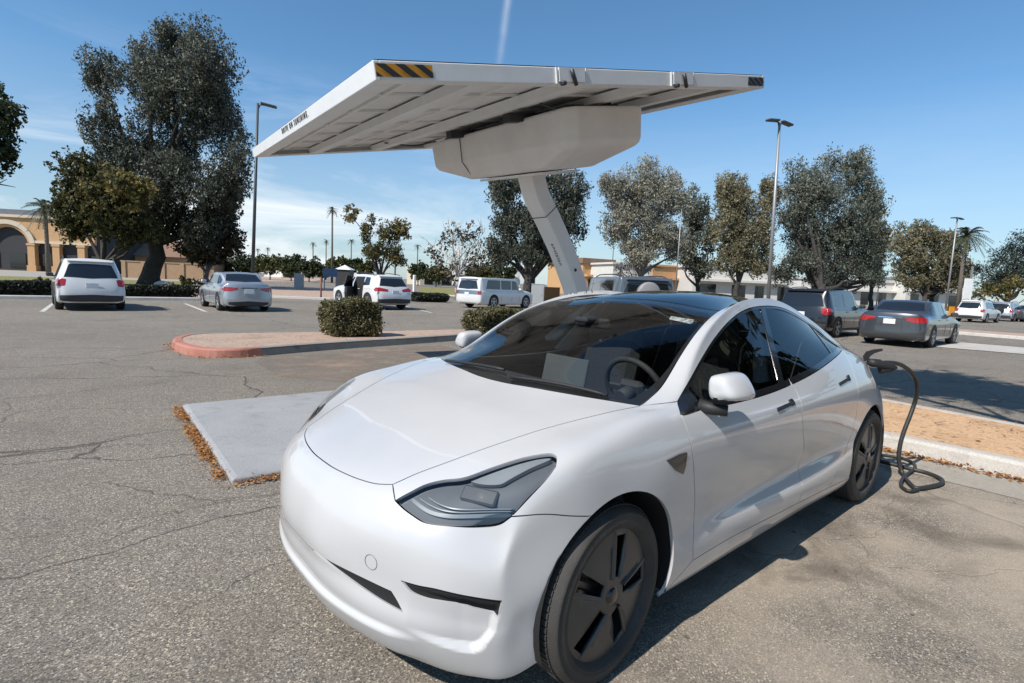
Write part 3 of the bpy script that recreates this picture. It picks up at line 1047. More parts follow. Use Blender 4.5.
# --- bumper details: tow cover ring, parking sensors
def ring_on(px, rad, name, mat, wdt=.0018, fill=False):
    p, nn = B_.near(B_.px(*px)); z_ = Vector(nn); x_ = z_.orthogonal().normalized(); y_ = z_.cross(x_)
    pts = [Vector(p)+z_*.0006+(x_*cos(a)+y_*sin(a))*rad for a in np.linspace(0, 2*pi, 33)]
    return MB().tube(pts, wdt*.6, 6, False).build(name, mat, car)
ring_on((371, 562), .026, 'tow_eye_cover', M_CLIP)
# side camera repeaters on the wings
for sg in (1, -1):
    mm = (lambda a: a) if sg > 0 else mirror
    lp = resample(PX((666.5, 460.5), (679.5, 454), (686.5, 452), (685, 466), (682.5, 474), (676, 471), (666.5, 460.5)), .008)[:-1]
    q = PM(); panel(q, B_, mm(lp), 'side', gap=0, off=.005, rim=.008); ro = q.build('side_repeater', M_BLACKGLOSS, car)
    lp2 = resample(PX((668.5, 461), (679.5, 455.6), (685, 454), (679.5, 463), (668.5, 461)), .006)[:-1]
    q = PM(); panel(q, B_, mm(lp2), 'side', gap=0, off=.0062, rim=.002); q.build('badge', M_ALLOY, ro)

# --- mirrors
def mirror_geo(sg):
    base = MB()
    P = lambda x, y, z: Vector((x, y*sg, z))
    # arm from the corner of the window frame
    base.tube([P(-.60, .845, .970), P(-.625, .90, .962), P(-.65, .955, .962)], [.030, .026, .024], 12)
    ao = base.build('mirror_arm', M_BLACKMATT, car)
    # outline across the car, taken where the photo shows it, swept from the nose to the blunt rear face
    def at_x(px, X):
        d_ = ray(*px); return CAM_C+d_*((X-CAM_C[0])/d_[0])
    ol = smooth_curve([at_x((710.5+(p_[0]-710.5)*.72, p_[1]), -.60) for p_ in ((713.5, 374.8), (726, 373.8), (737.5, 376.6), (746.5, 385.5), (752.6, 397.5), (750.5, 401.6), (735, 402.8), (722, 402.8), (713, 399.5), (710.2, 392), (711, 378.5), (713.5, 374.8))], .010)[:-1]
    cy, cz = ol[:, 1].mean(), ol[:, 2].mean(); zlo = ol[:, 2].min()
    def ring(X, k, dy=0.0):
        return [P(X, cy+(q[1]-cy)*k+dy, cz+(q[2]-cz)*k) for q in ol]
    secs = [(-.735, .90, .0), (-.733, .96, .0), (-.722, 1.0, .0), (-.68, 1.0, .0), (-.645, .985, -.002), (-.615, .95, -.005), (-.594, .88, -.008), (-.580, .77, -.010), (-.572, .60, -.012), (-.568, .40, -.012), (-.567, .20, -.012), (-.567, .02, -.012)]
    n = len(ol); vs = []
    for X, k, dy in secs: vs += ring(X-.0, k, dy)
    up, lo = MB(), MB(); fu, fl2 = [], []
    for i in range(len(secs)-1):
        for k in range(n):
            q = (i*n+k, i*n+(k+1) % n, (i+1)*n+(k+1) % n, (i+1)*n+k)
            zz = sum(vs[a].z for a in q)/4
            (fl2 if zz < zlo+.020 else fu).append(q)
    up.add(vs, fu, True); up.build('mirror_cap', M_WHITE, ao)
    lo.add(vs, fl2, True); lo.build('mirror_base', M_BLACKMATT, ao)
    g = MB(); g.add(ring(-.7345, .90), [tuple(range(n))]); g.build('mirror_glass', M_CHROME, ao)
for sg in (1, -1): mirror_geo(sg)

# --- wheels
def wheel(x, sg, steer=0.0):
    w = bpy.data.objects.new('wheel', None); COL.objects.link(w); w.parent = car
    w.location = (x, .79*sg, .334); w.rotation_euler = (0, 0, steer+(0 if sg > 0 else pi))
    w.empty_display_size = .3
    T = MB()
    hw = .118
    T.lathe([(.240, -hw+.012), (.254, -hw), (.285, -hw-.004), (.312, -hw+.006), (.326, -hw+.022), (.3325, -hw+.045), (.334, 0), (.3325, hw-.045), (.326, hw-.022), (.314, hw-.008), (.310, hw-.002), (.304, hw-.002), (.302, hw-.0035), (.285, hw+.004), (.274, hw+.004), (.272, hw+.002), (.268, hw+.002), (.266, hw+.003), (.262, hw), (.254, hw-.010), (.240, hw-.03)], 72, 'y')
    for yy in (-.055, -.018, .018, .055):   # tread grooves read as darker rings
        pass
    # sidewall ribs and tread blocks
    R_ = T
    for k in range(84):
        a = 2*pi*k/84
        for y0, sk in ((.062, .0), (-.062, .03)):
            ca, sa = cos(a+sk), sin(a+sk)
            m4 = Matrix(((ca, 0, -sa, .3335*ca), (0, 1, 0, y0), (sa, 0, ca, .3335*sa), (0, 0, 0, 1)))
            R_.box(0, 0, 0, .004, .05, .018, mat=m4)
    T.build('tyre', M_TYRE, w)
    # wheel cover: domed disc with five swept slots
    def h(r_): return .094+.018*(1-(r_/.243)**2) if r_ < .243 else .094
    n = 90
    outer = [(.243*cos(2*pi*k/n), .243*sin(2*pi*k/n)) for k in range(n)]
    slots = []
    for k in range(5):
        a = 2*pi*k/5+radians(101)
        def pt(r_, da): return (r_*cos(a+da), r_*sin(a+da))
        s = [pt(.066, -.32), pt(.070, .36), pt(.12, .27), pt(.17, .225), pt(.216, .21), pt(.210, -.10), pt(.16, -.14), pt(.11, -.21)]
        slots.append(s)
    verts = [Vector(p) for p in outer]; edges = []
    for s in slots:
        b0 = len(verts); verts += [Vector(p) for p in s]; edges += [(b0+i, b0+(i+1) % len(s)) for i in range(len(s))]
    for rr_ in (.03, .06, .10, .14, .18, .225):
        for k in range(40):
            p = np.array([[rr_*cos(2*pi*k/40), rr_*sin(2*pi*k/40)]])
            if all((not inside_poly(p, np.array(s))[0]) and seg_dist(p, np.array(s))[0] > .006 for s in slots): verts.append(Vector(p[0]))
    res = delaunay_2d_cdt(verts, edges, [list(range(n))], 1, 1e-6)
    tri = []
    for t_ in res[2]:
        cpt = np.array([np.mean([tuple(res[0][v]) for v in t_], axis=0)])
        if not any(inside_poly(cpt, np.array(s))[0] for s in slots): tri.append(t_)
    cm = MB(); V0 = [(p[0], h(p.length), p[1]) for p in res[0]]
    cm.add(V0, tri, True)
    cm.v = [(x_*1.062, y_, z_*1.062) for x_, y_, z_ in cm.v]
    co = cm.build('wheel_cover', M_COVER, w)
    sl = co.modifiers.new('solid', 'SOLIDIFY'); sl.thickness = .014; sl.offset = -1 
    # the cover's normals must look outward
    # a raised, twisted blade along the edge of every slot
    for k in range(5):
        a = 2*pi*k/5+radians(101); bl_ = MB(); vs = []
        rr = np.linspace(.062, .222, 9)
        for r_ in rr:
            for da, dh in ((-.36, .000), (-.30, .009), (-.22, .010), (-.175, .003)):
                tw = da*(.075/max(r_, .075))**.62*.92; vs.append((r_*cos(a+tw), h(r_)+dh*(1-.5*(r_-.06)/.16), r_*sin(a+tw)))
        fs = [(i*4+j, i*4+j+1, i*4+5+j, i*4+4+j) for i in range(8) for j in range(3)]
        bl_.add([(x_*1.062, y_, z_*1.062) for x_, y_, z_ in vs], fs, True); bl_.build('cover_blade', M_COVER, w)
    cm2 = MB(); cm2.lathe([(.0, .121), (.020, .1205), (.032, .117), (.036, .110)], 24, 'y'); cm2.build('hub_cap', M_BLACKGLOSS, w)
    al = MB(); al.lathe([(.238, -.08), (.225, -.05), (.215, .03), (.228, .075), (.2375, .092)], 48, 'y')
    for k in range(5):
        a = 2*pi*k/5+radians(101)+.02
        m4 = Matrix(((cos(a), 0, -sin(a), .135*cos(a)), (0, 1, 0, .055), (sin(a), 0, cos(a), .135*sin(a)), (0, 0, 0, 1)))
        al.box(0, 0, 0, .18, .03, .036, bevel=.008, mat=m4)
    al.v = [(x_*1.062, y_, z_*1.062) for x_, y_, z_ in al.v]
    al.build('rim', M_ALLOY, w)
    bd = MB(); bd.lathe([(.0, -.0), (.16, .0), (.165, -.012), (.16, -.024), (.0, -.024)], 40, 'y'); bd.build('brake_disc', M_STEEL, w)
    return w
wheel(0, 1, .065); wheel(0, -1, .065); wheel(-2.875, 1); wheel(-2.875, -1)

# --- wheel wells, underbody
wl = MB()
for x in (0, -2.875):
    for sg in (1, -1):
        prof = []
        n = 24
        vs = []; fs = []
        for yy in (.895, .42):
            for k in range(n+1):
                a = radians(-20+220*k/n)
                vs.append((x+AF[0]*(x == 0)+.377*cos(a), yy*sg, .345+.39*sin(a)))
        for k in range(n): fs.append((k, k+1, n+1+k+1, n+1+k))
        fs.append(tuple(range(n+1, 2*n+2)))
        wl = MB(); wl.add(vs, fs, True); wl.build('wheel_liner', M_CAVITY, car)
ub = MB()
ub.prism([(.62, -.55), (.68, 0), (.62, .55), (.40, .74), (.38, .42), (-.40, .42), (-.42, .80), (-2.48, .80), (-2.5, .42), (-3.26, .42), (-3.28, .68), (-3.62, .5), (-3.7, 0), (-3.62, -.5), (-3.28, -.68), (-3.26, -.42), (-2.5, -.42), (-2.48, -.80), (-.42, -.80), (-.40, -.42), (.38, -.42), (.40, -.74)], .165, .20)
ub.build('underbody', M_CAVITY, car)
# front splitter edge below the chin and mud flap of the rear wheel
fl = MB()
for sg in (1, -1):
    fl.box(-3.235, .80*sg, .20, .012, .17, .13, bevel=.004)
fl.build('mud_flap', M_BLACKMATT, car)

# --- interior
it = MB()
it.box(-1.45, 0, .32, 2.5, 1.5, .06)
it.box(.0, 0, .60, .7, 1.35, .35)         # bulkhead
it.box(-2.95, 0, .70, .9, 1.2, .3)        # parcel shelf / boot wall
for sg in (1, -1): it.box(-1.4, .80*sg, .62, 2.0, .05, .50)   # door cards
it.build('cabin_floor', M_INTERIOR, car)
ds = MB()
pr = [(-.16, .80), (-.10, .93), (-.30, .955), (-.48, .945), (-.60, .925), (-.66, .88), (-.64, .80), (-.55, .70), (-.3, .62)]
ds.prism(pr, -.70, .70, 'y')
dso = ds.build('dashboard', M_INTERIOR, car); bevel_obj(dso, .02, 3)
sc_ = MB(); tlt = Matrix.Translation((-.66, -.02, .985)) @ Matrix.Rotation(radians(-12), 4, 'Y')
sc_.box(0, 0, 0, .016, .33, .165, bevel=.005, mat=tlt)
sc_.build('touch_screen', M_SCREEN, dso)
stw = bpy.data.objects.new('steering_wheel', None); COL.objects.link(stw); stw.parent = car
stw.location = (-.80, .36, .93); stw.rotation_euler = (0, radians(-68), 0)
sm = MB(); sm.tube([(.18*cos(a), .18*sin(a), 0) for a in np.linspace(0, 2*pi, 41)], .016, 10, False); sm.build('wheel_rim', M_INTERIOR, stw)
sm = MB(); sm.box(0, 0, -.012, .13, .15, .05, bevel=.02)
for a in (90, -90, 180): sm.box(.10*cos(radians(a)), .10*sin(radians(a)), 0, .13, .04, .02, radians(a), .006)
sm.build('wheel_hub', M_INTERIOR, stw)
stk = MB(); stk.tube([(-.68, .36, .90), (-.80, .36, .93)], .04, 10); stk.build('steering_column', M_INTERIOR, car)
def seat(x, y, wdt=.50):
    s0 = MB(); s0.box(x, y, .55, .52, wdt, .16, bevel=.05)
    so = s0.build('seat', M_SEAT, car)
    m4 = Matrix.Translation((x-.30, y, .86)) @ Matrix.Rotation(radians(-16), 4, 'Y')
    b = MB(); b.box(0, 0, 0, .13, wdt*.96, .66, bevel=.05, mat=m4); b.build('backrest', M_SEAT, so)
    m5 = Matrix.Translation((x-.42, y, 1.215)) @ Matrix.Rotation(radians(-8), 4, 'Y')
    b = MB(); b.box(0, 0, 0, .10, .27, .17, bevel=.04, mat=m5); b.build('headrest', M_SEAT, so)
seat(-1.18, .37); seat(-1.18, -.37)
s0 = MB(); s0.box(-2.1, 0, .58, .5, 1.25, .16, bevel=.05); so = s0.build('rear_bench', M_SEAT, car)
m4 = Matrix.Translation((-2.42, 0, .88)) @ Matrix.Rotation(radians(-24), 4, 'Y')
b = MB(); b.box(0, 0, 0, .14, 1.22, .6, bevel=.05, mat=m4); b.build('backrest', M_SEAT, so)
for y in (-.4, .4):
    b = MB(); b.box(-2.55, y, 1.14, .10, .26, .13, bevel=.04); b.build('headrest', M_SEAT, so)
# inner lining of the pillars (pale cloth)
for sg in (1, -1):
    lining = MB()
    pts = [(-1.44, .80, .99), (-1.52, .745, 1.12), (-1.58, .69, 1.25), (-1.62, .63, 1.36)]
    vs = []
    for (x, y, z) in pts:
        fw = {0: .115, 1: .10, 2: .06, 3: .0}[pts.index((x, y, z))]; vs += [(x+fw, (y-.025)*sg, z), (x-.085, (y-.025)*sg, z), (x-.085, (y-.06)*sg, z), (x+fw, (y-.06)*sg, z)]
    fs = []
    for i in range(3):
        for k in range(4):
            fs.append((i*4+k, i*4+(k+1) % 4, i*4+4+(k+1) % 4, i*4+4+k))
    lining.add(vs, fs, True); lining.build('pillar_lining', M_PALETRIM, car)
# rear-view mirror and cover on the screen, permit sticker
rv = MB(); rv.box(-.86, 0, 1.255, .03, .24, .06, bevel=.012); rv.box(-.80, 0, 1.275, .12, .10, .03, bevel=.01)
rv.build('rear_view_mirror', M_BLACKMATT, car)
st_m = NT('sticker_print')
stn = st_m.noise(st_m.obj(), 60, 2); st_m.bsdf(st_m.ramp(stn, [(.45, (.65, .66, .66)), (.55, (.25, .26, .27))]), .5)
q = PM(); lp = resample(PX((671, 314.6), (694.5, 318.4), (691.5, 322.5), (669, 318), (671, 314.6)), .01)[:-1]
panel(q, B_, lp, 'ysph', c=(-1.0, 0, .5), gap=0, off=-.0075, rim=0); q.build('permit_sticker', st_m.m, car)
# wipers
wp = MB()
for y0, y1 in ((.10, .62), (-.52, .0)):
    a = B_.topz(-.155-.12*abs(y0)**2, y0); b = B_.topz(-.20-.15*abs(y1)**2, y1)
    pts = [B_.topz(*(np.array(a[:2])*(1-t)+np.array(b[:2])*t))+np.array([0, 0, .012]) for t in np.linspace(0, 1, 8)]
    wp.tube(pts, .008, 6)
wp.build('wiper', M_BLACKMATT, car)
# ------------------------------------------------------------------ parked vehicles (smooth bodies with real openings' panels)
M_TYRE2 = simple('far_tyre', (.02, .02, .02), .8)
M_WHEELS = simple('far_alloy', (.42, .42, .43), .35, metal=.7)
M_DARKGLASS = simple('dark_privacy_glass', (.012, .014, .016), .06, coat=.8)
M_CLAD = simple('grey_cladding', (.035, .035, .037), .65)


class Vehicle:
    def __init__(s, L, W, H, hood, cowl, roof0, roof1, tail, belt, hoodh, deck=None, deckx=None, wb=2.7, front_ov=.9, r=.34, tumble=.80, clear=.22):
        """x forward, origin on the ground at the centre of the wheelbase"""
        s.L, s.W, s.H, s.wb, s.r = L, W, H, wb, r
        s.xf = wb/2+front_ov; s.xr = s.xf-L
        s.belt = belt; hw = W/2; s.hw = hw
        X0, X1 = s.xf, s.xr
        kx = [X0-.14, X0-.5, cowl, roof0, (roof0+roof1)/2, roof1]
        kz = [hoodh-.10, hoodh, hoodh+.10, H-.03, H, H-.025]
        if deck is not None:
            kx += [deckx, X1+.12]; kz += [deck, deck-.01]
        else:
            kx += [tail]; kz += [H-.06]
        s.kx, s.kz = kx, kz
        xs_ = sorted(set([X0-.30, X0-.6, cowl+.25, cowl, (cowl*2+roof0)/3, (cowl+2*roof0)/3, roof0, roof0-.35, (roof0+roof1)/2, roof1+.3, roof1]+([(roof1+deckx)/2, deckx, (deckx+X1)/2, X1+.25] if deck is not None else [(roof1+tail)/2, tail+.1])), reverse=True)
        # keep at least .12 between stations
        st = [xs_[0]]
        for x in xs_[1:]:
            if st[-1]-x > .11: st.append(x)
        zc = lambda x: float(pchip(kx, kz, x))
        s.zc = zc
        top = []; side = []
        rw = hw*tumble
        for x in st:
            z0 = zc(x); g = min(1, max(0, (z0-belt-.06)/(H-belt-.12)))
            c2y = hw*.52*(1-g)+rw*.93*g; c3y = hw*.72*(1-g)+(rw+.03)*g
            row = [(x, 0, z0), (x, c2y*.5, z0-.006), (x, c2y, z0-.022-.012*g), (x, c3y, (z0-.035)*(1-g)+(z0-.10)*g),
                   (x, hw*(.87*(1-g)+.945*g), min(z0-.07, belt+.02)*(1-g)+belt*g), (x, hw*.975, min(belt-.09, z0-.14))]
            top.append(row)
            side.append([(x, hw, belt*.68), (x, hw*.99, belt*.48), (x, hw*.965, clear+.06), (x, hw*.85, clear)])
        nz = hoodh-.16
        top.insert(0, [(X0-.07, 0, nz), (X0-.075, hw*.26, nz), (X0-.10, hw*.50, nz-.003), (X0-.14, hw*.70, nz-.008), (X0-.20, hw*.84, nz-.012), (X0-.30, hw*.94, nz-.03)])
        f = lambda k, z, d: [(X0-.0-d, 0, z), (X0-.005-d, hw*.26, z), (X0-.03-d, hw*.52, z), (X0-.08-d, hw*.73, z), (X0-.16-d, hw*.88, z)][k]
        side.insert(0, [(X0-.27, hw*.965, belt*.62), (X0-.27, hw*.965, belt*.45), (X0-.28, hw*.95, clear+.06), (X0-.3, hw*.83, clear)])
        front = [[f(k, belt*.62, .02), f(k, belt*.45, 0), f(k, clear+.06, .03), (X0-.12, [0, .22, .44, .62, .74][k]*hw, clear)] for k in range(5)]
        if deck is not None:
            tz = deck-.02
            top.append([(X1+.06, 0, tz), (X1+.065, hw*.26, tz), (X1+.09, hw*.50, tz-.01), (X1+.13, hw*.68, tz-.025), (X1+.17, hw*.80, tz-.06), (X1+.22, hw*.90, belt-.14)])
            rr_ = lambda k, z, d: [(X1+d, 0, z), (X1+.005+d, hw*.26, z), (X1+.03+d, hw*.52, z), (X1+.075+d, hw*.72, z), (X1+.13+d, hw*.86, z)][k]
            rear = [[rr_(k, belt*.66, .015), rr_(k, belt*.46, 0), rr_(k, clear+.08, .03), (X1+.12, [0, .22, .44, .62, .72][k]*hw, clear+.02)] for k in range(5)]
            side.append([(X1+.22, hw*.955, belt*.66), (X1+.22, hw*.955, belt*.46), (X1+.24, hw*.93, clear+.08), (X1+.28, hw*.80, clear+.02)])
        else:
            tz = zc(tail)
            top.append([(tail-.03, 0, tz), (tail-.03, rw*.46, tz-.006), (tail-.02, rw*.90, tz-.035), (tail, rw*.99, tz-.12), ((tail+X1)/2+.03, hw*.885, belt-.02), (X1+.13, hw*.945, belt-.10)])
            # upright back: rows run from under the roof edge to the bumper
            mid = lambda t, z, k, d=0: (tail*(1-t)+X1*t+d+[0, .004, .02, .05, .10][k], [0, .26, .54, .76, .885][k]*hw*1.0, z)
            rear = []
            for k in range(5):
                rear.append([mid(.86, belt-.10, k), mid(1, belt*.55, k), mid(1, clear+.12, k, .03), (X1+.12, [0, .22, .44, .62, .72][k]*hw, clear+.04)])
            for k in range(4):
                rear[k][0] = mid(.80, belt+.0-.05, k)
            side.append([(X1+.17, hw*.965, belt*.62), (X1+.16, hw*.965, belt*.50), (X1+.18, hw*.94, clear+.12), (X1+.24, hw*.80, clear+.04)])
        V, Q = cage_from_rows(top, side, front, rear)
        s.S = Surf(V, Q, 3, it=4)
        s.st = st; s.tail = tail; s.deck = deck; s.deckx = deckx; s.clear = clear

    def c34(s, x):
        z0 = s.zc(x); return z0-.105, s.belt

    def body(s, root, paint):
        S = s.S
        me = bpy.data.meshes.new('body'); me.from_pydata(S.co.tolist(), [], S.poly)
        me.polygons.foreach_set('use_smooth', [True]*len(me.polygons)); me.materials.append(paint)
        o = link('body', me, root)
        u = MB(); u.box((s.xf+s.xr)/2, 0, s.clear+.06, s.L-.5, s.W*.84, .10); u.build('underbody', M_CAVITY, root)
        return o

    def sidepoly(s, root, pts, name, mat, off=.006, both_=True, rim=.012):
        out = []
        for sg in ((1, -1) if both_ else (1,)):
            lp = [s.S.side(x, z, sg) for x, z in pts]
            if any(p is None for p in lp): continue
            lp = resample(lp+[lp[0]], .06)[:-1]
            q = PM(); panel(q, s.S, lp, 'side', gap=0, off=off, rim=rim, filt=(lambda co, no: co[:, 1] > 0) if sg > 0 else (lambda co, no: co[:, 1] < 0))
            out.append(q.build(name, mat, root))
        return out

    def endpoly(s, root, pts, name, mat, end=-1, off=.006, sym=True, rim=.012):
        out = []
        for sg in ((1, -1) if sym else (1,)):
            lp = [s.S.frontx(y*sg, z, end) for y, z in pts]
            if any(p is None for p in lp): continue
            lp = resample(lp+[lp[0]], .06)[:-1]
            q = PM(); panel(q, s.S, lp, 'front', gap=0, off=off, rim=rim, filt=(lambda co, no: no[:, 0]*end > .05))
            out.append(q.build(name, mat, root))
        return out

    def wheels(s, root, mat=None):
        for x in (s.wb/2, -s.wb/2):
            for sg in (1, -1):
                a = [(x+(s.r+.055)*cos(t), s.r+.01+(s.r+.055)*sin(t)) for t in np.linspace(-.35, pi+.35, 20)]
                lp = [s.S.side(px_, max(pz, s.clear+.03), sg) for px_, pz in a]
                if all(p is not None for p in lp):
                    q = PM(); panel(q, s.S, resample(lp+[lp[0]], .05)[:-1], 'side', gap=0, off=.003, rim=0, filt=(lambda co, no: co[:, 1] > 0) if sg > 0 else (lambda co, no: co[:, 1] < 0))
                    q.build('wheel_arch', M_CAVITY, root)
                w = bpy.data.objects.new('wheel', None); COL.objects.link(w); w.parent = root
                w.location = (x, (s.hw-.10)*sg, s.r); w.rotation_euler = (0, 0, 0 if sg > 0 else pi); w.empty_display_size = .2
                t = MB(); t.lathe([(s.r*.66, .085), (s.r*.70, .11), (s.r*.86, .112), (s.r*.96, .10), (s.r, .07), (s.r, -.09), (s.r*.9, -.11), (s.r*.6, -.11)], 32, 'y'); t.build('tyre', M_TYRE2, w)
                d = MB(); d.lathe([(0, .075), (s.r*.66, .085)], 24, 'y')
                d.build('brake_cover', M_CAVITY, w)
                m = MB(); m.lathe([(s.r*.58, .098), (s.r*.62, .106), (s.r*.68, .10)], 28, 'y')
                for k in range(5):
                    a_ = 2*pi*k/5+.3
                    m4 = Matrix(((cos(a_), 0, -sin(a_), s.r*.32*cos(a_)), (0, 1, 0, .092), (sin(a_), 0, cos(a_), s.r*.32*sin(a_)), (0, 0, 0, 1)))
                    m.box(0, 0, 0, s.r*.62, .02, s.r*.20, bevel=.006, mat=m4)
                m.build('rim', mat or M_WHEELS, w)

    def mirrors(s, root, paint, x):
        for sg in (1, -1):
            b = MB(); b.box(x, (s.hw+.06)*sg, s.belt+.08, .12, .20, .14, bevel=.035); b.box(x+.02, (s.hw-.03)*sg, s.belt+.03, .08, .12, .05, bevel=.01)
            b.build('door_mirror', paint, root)

    def seams(s, root, xs_, z0, z1):
        for x in xs_:
            for sg in (1, -1):
                p = [s.S.side(x+dx, z, sg) for dx, z in ((0, z0), (.02, (z0+z1)/2), (0, z1))]
                if all(q is not None for q in p):
                    MB().tube(smooth_curve(p, .08), .006, 4, False).build('door_seam', M_CLAD, root)

    def handles(s, root, xs_, z, mat):
        for x in xs_:
            for sg in (1, -1):
                p = s.S.side(x, z, sg)
                if p is not None:
                    MB().box(p[0], p[1]+.012*sg, p[2], .20, .03, .03, bevel=.008).build('handle', mat, root)

    def plate(s, root, z, end=-1, mat=None):
        p = s.S.frontx(0, z, end)
        MB().box(p[0]+.014*end, 0, z, .016, .32, .16, bevel=.003).build('number_plate', mat or M_PLATE, root)


def place_vehicle(root, v, rear_c, front_c, side):
    """put the wheels of one side on two ground points (rear and front contact)"""
    a = np.array(rear_c[:2]); b = np.array(front_c[:2])
    d = b-a; d /= np.linalg.norm(d)
    return put(root, v, a, d, side)


def put(root, v, rear_contact, d, side):
    d = np.array(d[:2], float); d /= np.linalg.norm(d)
    n = np.array([-d[1], d[0]])        # left of heading
    c = np.array(rear_contact[:2]) - n*side*(v.hw-.10) + d*v.wb/2
    root.location = (c[0], c[1], 0)
    root.rotation_euler = (0, 0, atan2(d[1], d[0]))


# ------------------------------------------------------------------ foliage
def leaf_material(name, stops, trans=.25, rough=.55):
    t = NT(name)
    at = t.n('ShaderNodeAttribute'); at.attribute_name = 'tone'; at.attribute_type = 'GEOMETRY'
    col = t.ramp(at.outputs['Fac'], stops)
    b = t.n('ShaderNodeBsdfPrincipled'); t.l(col, b.inputs['Base Color']); b.inputs['Roughness'].default_value = rough
    b.inputs['Specular IOR Level'].default_value = .35
    tr = t.n('ShaderNodeBsdfTranslucent'); t.l(col, tr.inputs['Color'])
    ms = t.n('ShaderNodeMixShader'); ms.inputs[0].default_value = trans
    t.l(b.outputs[0], ms.inputs[1]); t.l(tr.outputs[0], ms.inputs[2]); t.l(ms.outputs[0], t.out.inputs['Surface'])
    return t.m


def bark_material(name, a, b):
    t = NT(name)
    n_ = t.noise(t.obj(), 7, 5)
    t.bsdf(t.ramp(n_, [(.35, a), (.65, b)]), .9, bump=t.noise(t.obj(), 25, 4), bump_str=.6, bump_dist=.03)
    return t.m


def leaf_cloud(name, centers, radii, n, size, mat, parent, rng, droop=.0, shell=.55, tone_c=None, tone_var=.22, aspect=1.9, sub=9, clump=.30, lobes=12):
    """n leaf faces in twig clumps spread through ellipsoids; each mass sets a tone, varied at random per leaf"""
    centers = np.array(centers, float); radii = np.array(radii, float)
    if radii.ndim == 1: radii = np.repeat(radii[:, None], 3, 1)
    # each mass breaks up into boughs of its own: lobes with gaps between them
    c2 = []; r2 = []; t2 = []
    for i in range(len(centers)):
        for k in range(lobes):
            dd_ = rng.normal(size=3); dd_ /= np.linalg.norm(dd_)
            kk = rng.uniform(.40, .80)
            c2.append(centers[i]+dd_*radii[i]*kk); r2.append(radii[i]*rng.uniform(.32, .52)*np.array([1, 1, 1.1]))
            t2.append((tone_c[i] if tone_c is not None else .5)+rng.normal(0, .07))
        c2.append(centers[i]); r2.append(radii[i]*.66); t2.append((tone_c[i] if tone_c is not None else .5)-.05)  # mass tones mostly darken towards the crown's foot; cores sit darker
    centers = np.array(c2); radii = np.array(r2); tone_c = t2
    vol = radii.prod(1)**(2/3); pr = vol/vol.sum()
    nc = max(1, n//sub)
    bi = rng.choice(len(centers), nc, p=pr)
    d = rng.normal(size=(nc, 3)); d /= np.linalg.norm(d, axis=1, keepdims=True)
    rad = shell+(1-shell)*rng.random(nc)**.5
    rad = np.where(rng.random(nc) < .22, rng.random(nc)**.5*shell, rad)
    # ragged outline: each direction of each ellipsoid reaches a different distance
    lump = 1+.16*np.sin(d[:, 0]*5.1+bi*1.7)*np.cos(d[:, 1]*4.3+bi*.9)+.14*np.sin(d[:, 2]*7.7+d[:, 0]*6.1+bi*2.3)
    cc = centers[bi]+d*radii[bi]*(rad*lump)[:, None]
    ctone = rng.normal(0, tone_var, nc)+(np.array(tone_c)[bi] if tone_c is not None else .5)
    clump = clump*radii.mean()
    li = np.repeat(np.arange(nc), sub); n = len(li)
    P = cc[li]+rng.normal(size=(n, 3))*(clump*np.array([.5, .5, .45+.35*droop]))
    u = rng.normal(size=(n, 3)); u[:, 2] -= droop*2.0; u /= np.linalg.norm(u, axis=1, keepdims=True)
    w = rng.normal(size=(n, 3)); w -= (w*u).sum(1, keepdims=True)*u; w /= np.linalg.norm(w, axis=1, keepdims=True)
    sz = size*(.6+.8*rng.random(n))
    nn = np.cross(u, w)
    a = P-u*(sz*.5)[:, None]; b = P+w*(sz*.5/aspect)[:, None]+nn*(sz*.06)[:, None]
    c = P+u*(sz*.5)[:, None]; e = P-w*(sz*.5/aspect)[:, None]+nn*(sz*.06)[:, None]
    co = np.stack([a, b, c, e], 1).reshape(-1, 3)
    me = bpy.data.meshes.new(name)
    me.vertices.add(4*n); me.vertices.foreach_set('co', co.ravel())
    me.loops.add(4*n); me.loops.foreach_set('vertex_index', np.arange(4*n, dtype=np.int32))
    me.polygons.add(n); me.polygons.foreach_set('loop_start', np.arange(0, 4*n, 4, dtype=np.int32))
    me.update(calc_edges=True)
    at = me.attributes.new('tone', 'FLOAT', 'FACE')
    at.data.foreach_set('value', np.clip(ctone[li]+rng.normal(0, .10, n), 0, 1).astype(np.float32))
    me.materials.append(mat)
    return link(name, me, parent)


def trunk(parent, base, targets, r0, mat, rng, fork=.35, name='trunk', wob=.04):
    m = MB()
    base = np.array(base, float); T = np.array(targets, float)
    mean = T.mean(0)
    top_ = base+(mean-base)*fork
    L = np.linalg.norm(mean-base)
    pts = [base+(top_-base)*t+rng.normal(size=3)*wob*L*t*(1-t)*np.array([1, 1, 0]) for t in np.linspace(0, 1, 6)]
    m.tube(pts, [r0*(1.35-.35*min(1, i*1.2))*(1-.06*i) for i in range(6)], 9)
    for t_ in T:
        s0 = base+(top_-base)*(.75+.25*rng.random())
        mid = (s0+t_)/2+rng.normal(size=3)*.06*L
        c = smooth_curve([s0, mid, t_], max(.15, L/14))
        m.tube(c, [r0*.55*(1-.80*i/(len(c)-1)) for i in range(len(c))], 6)
        for k in range(2):
            i = int(len(c)*(.45+.3*rng.random())); e = c[i]+rng.normal(size=3)*L*.10+np.array([0, 0, L*.05])
            m.tube([c[i], (c[i]+e)/2+rng.normal(size=3)*L*.015, e], [r0*.22, r0*.14, r0*.05], 5)
    return m.build(name, mat, parent)


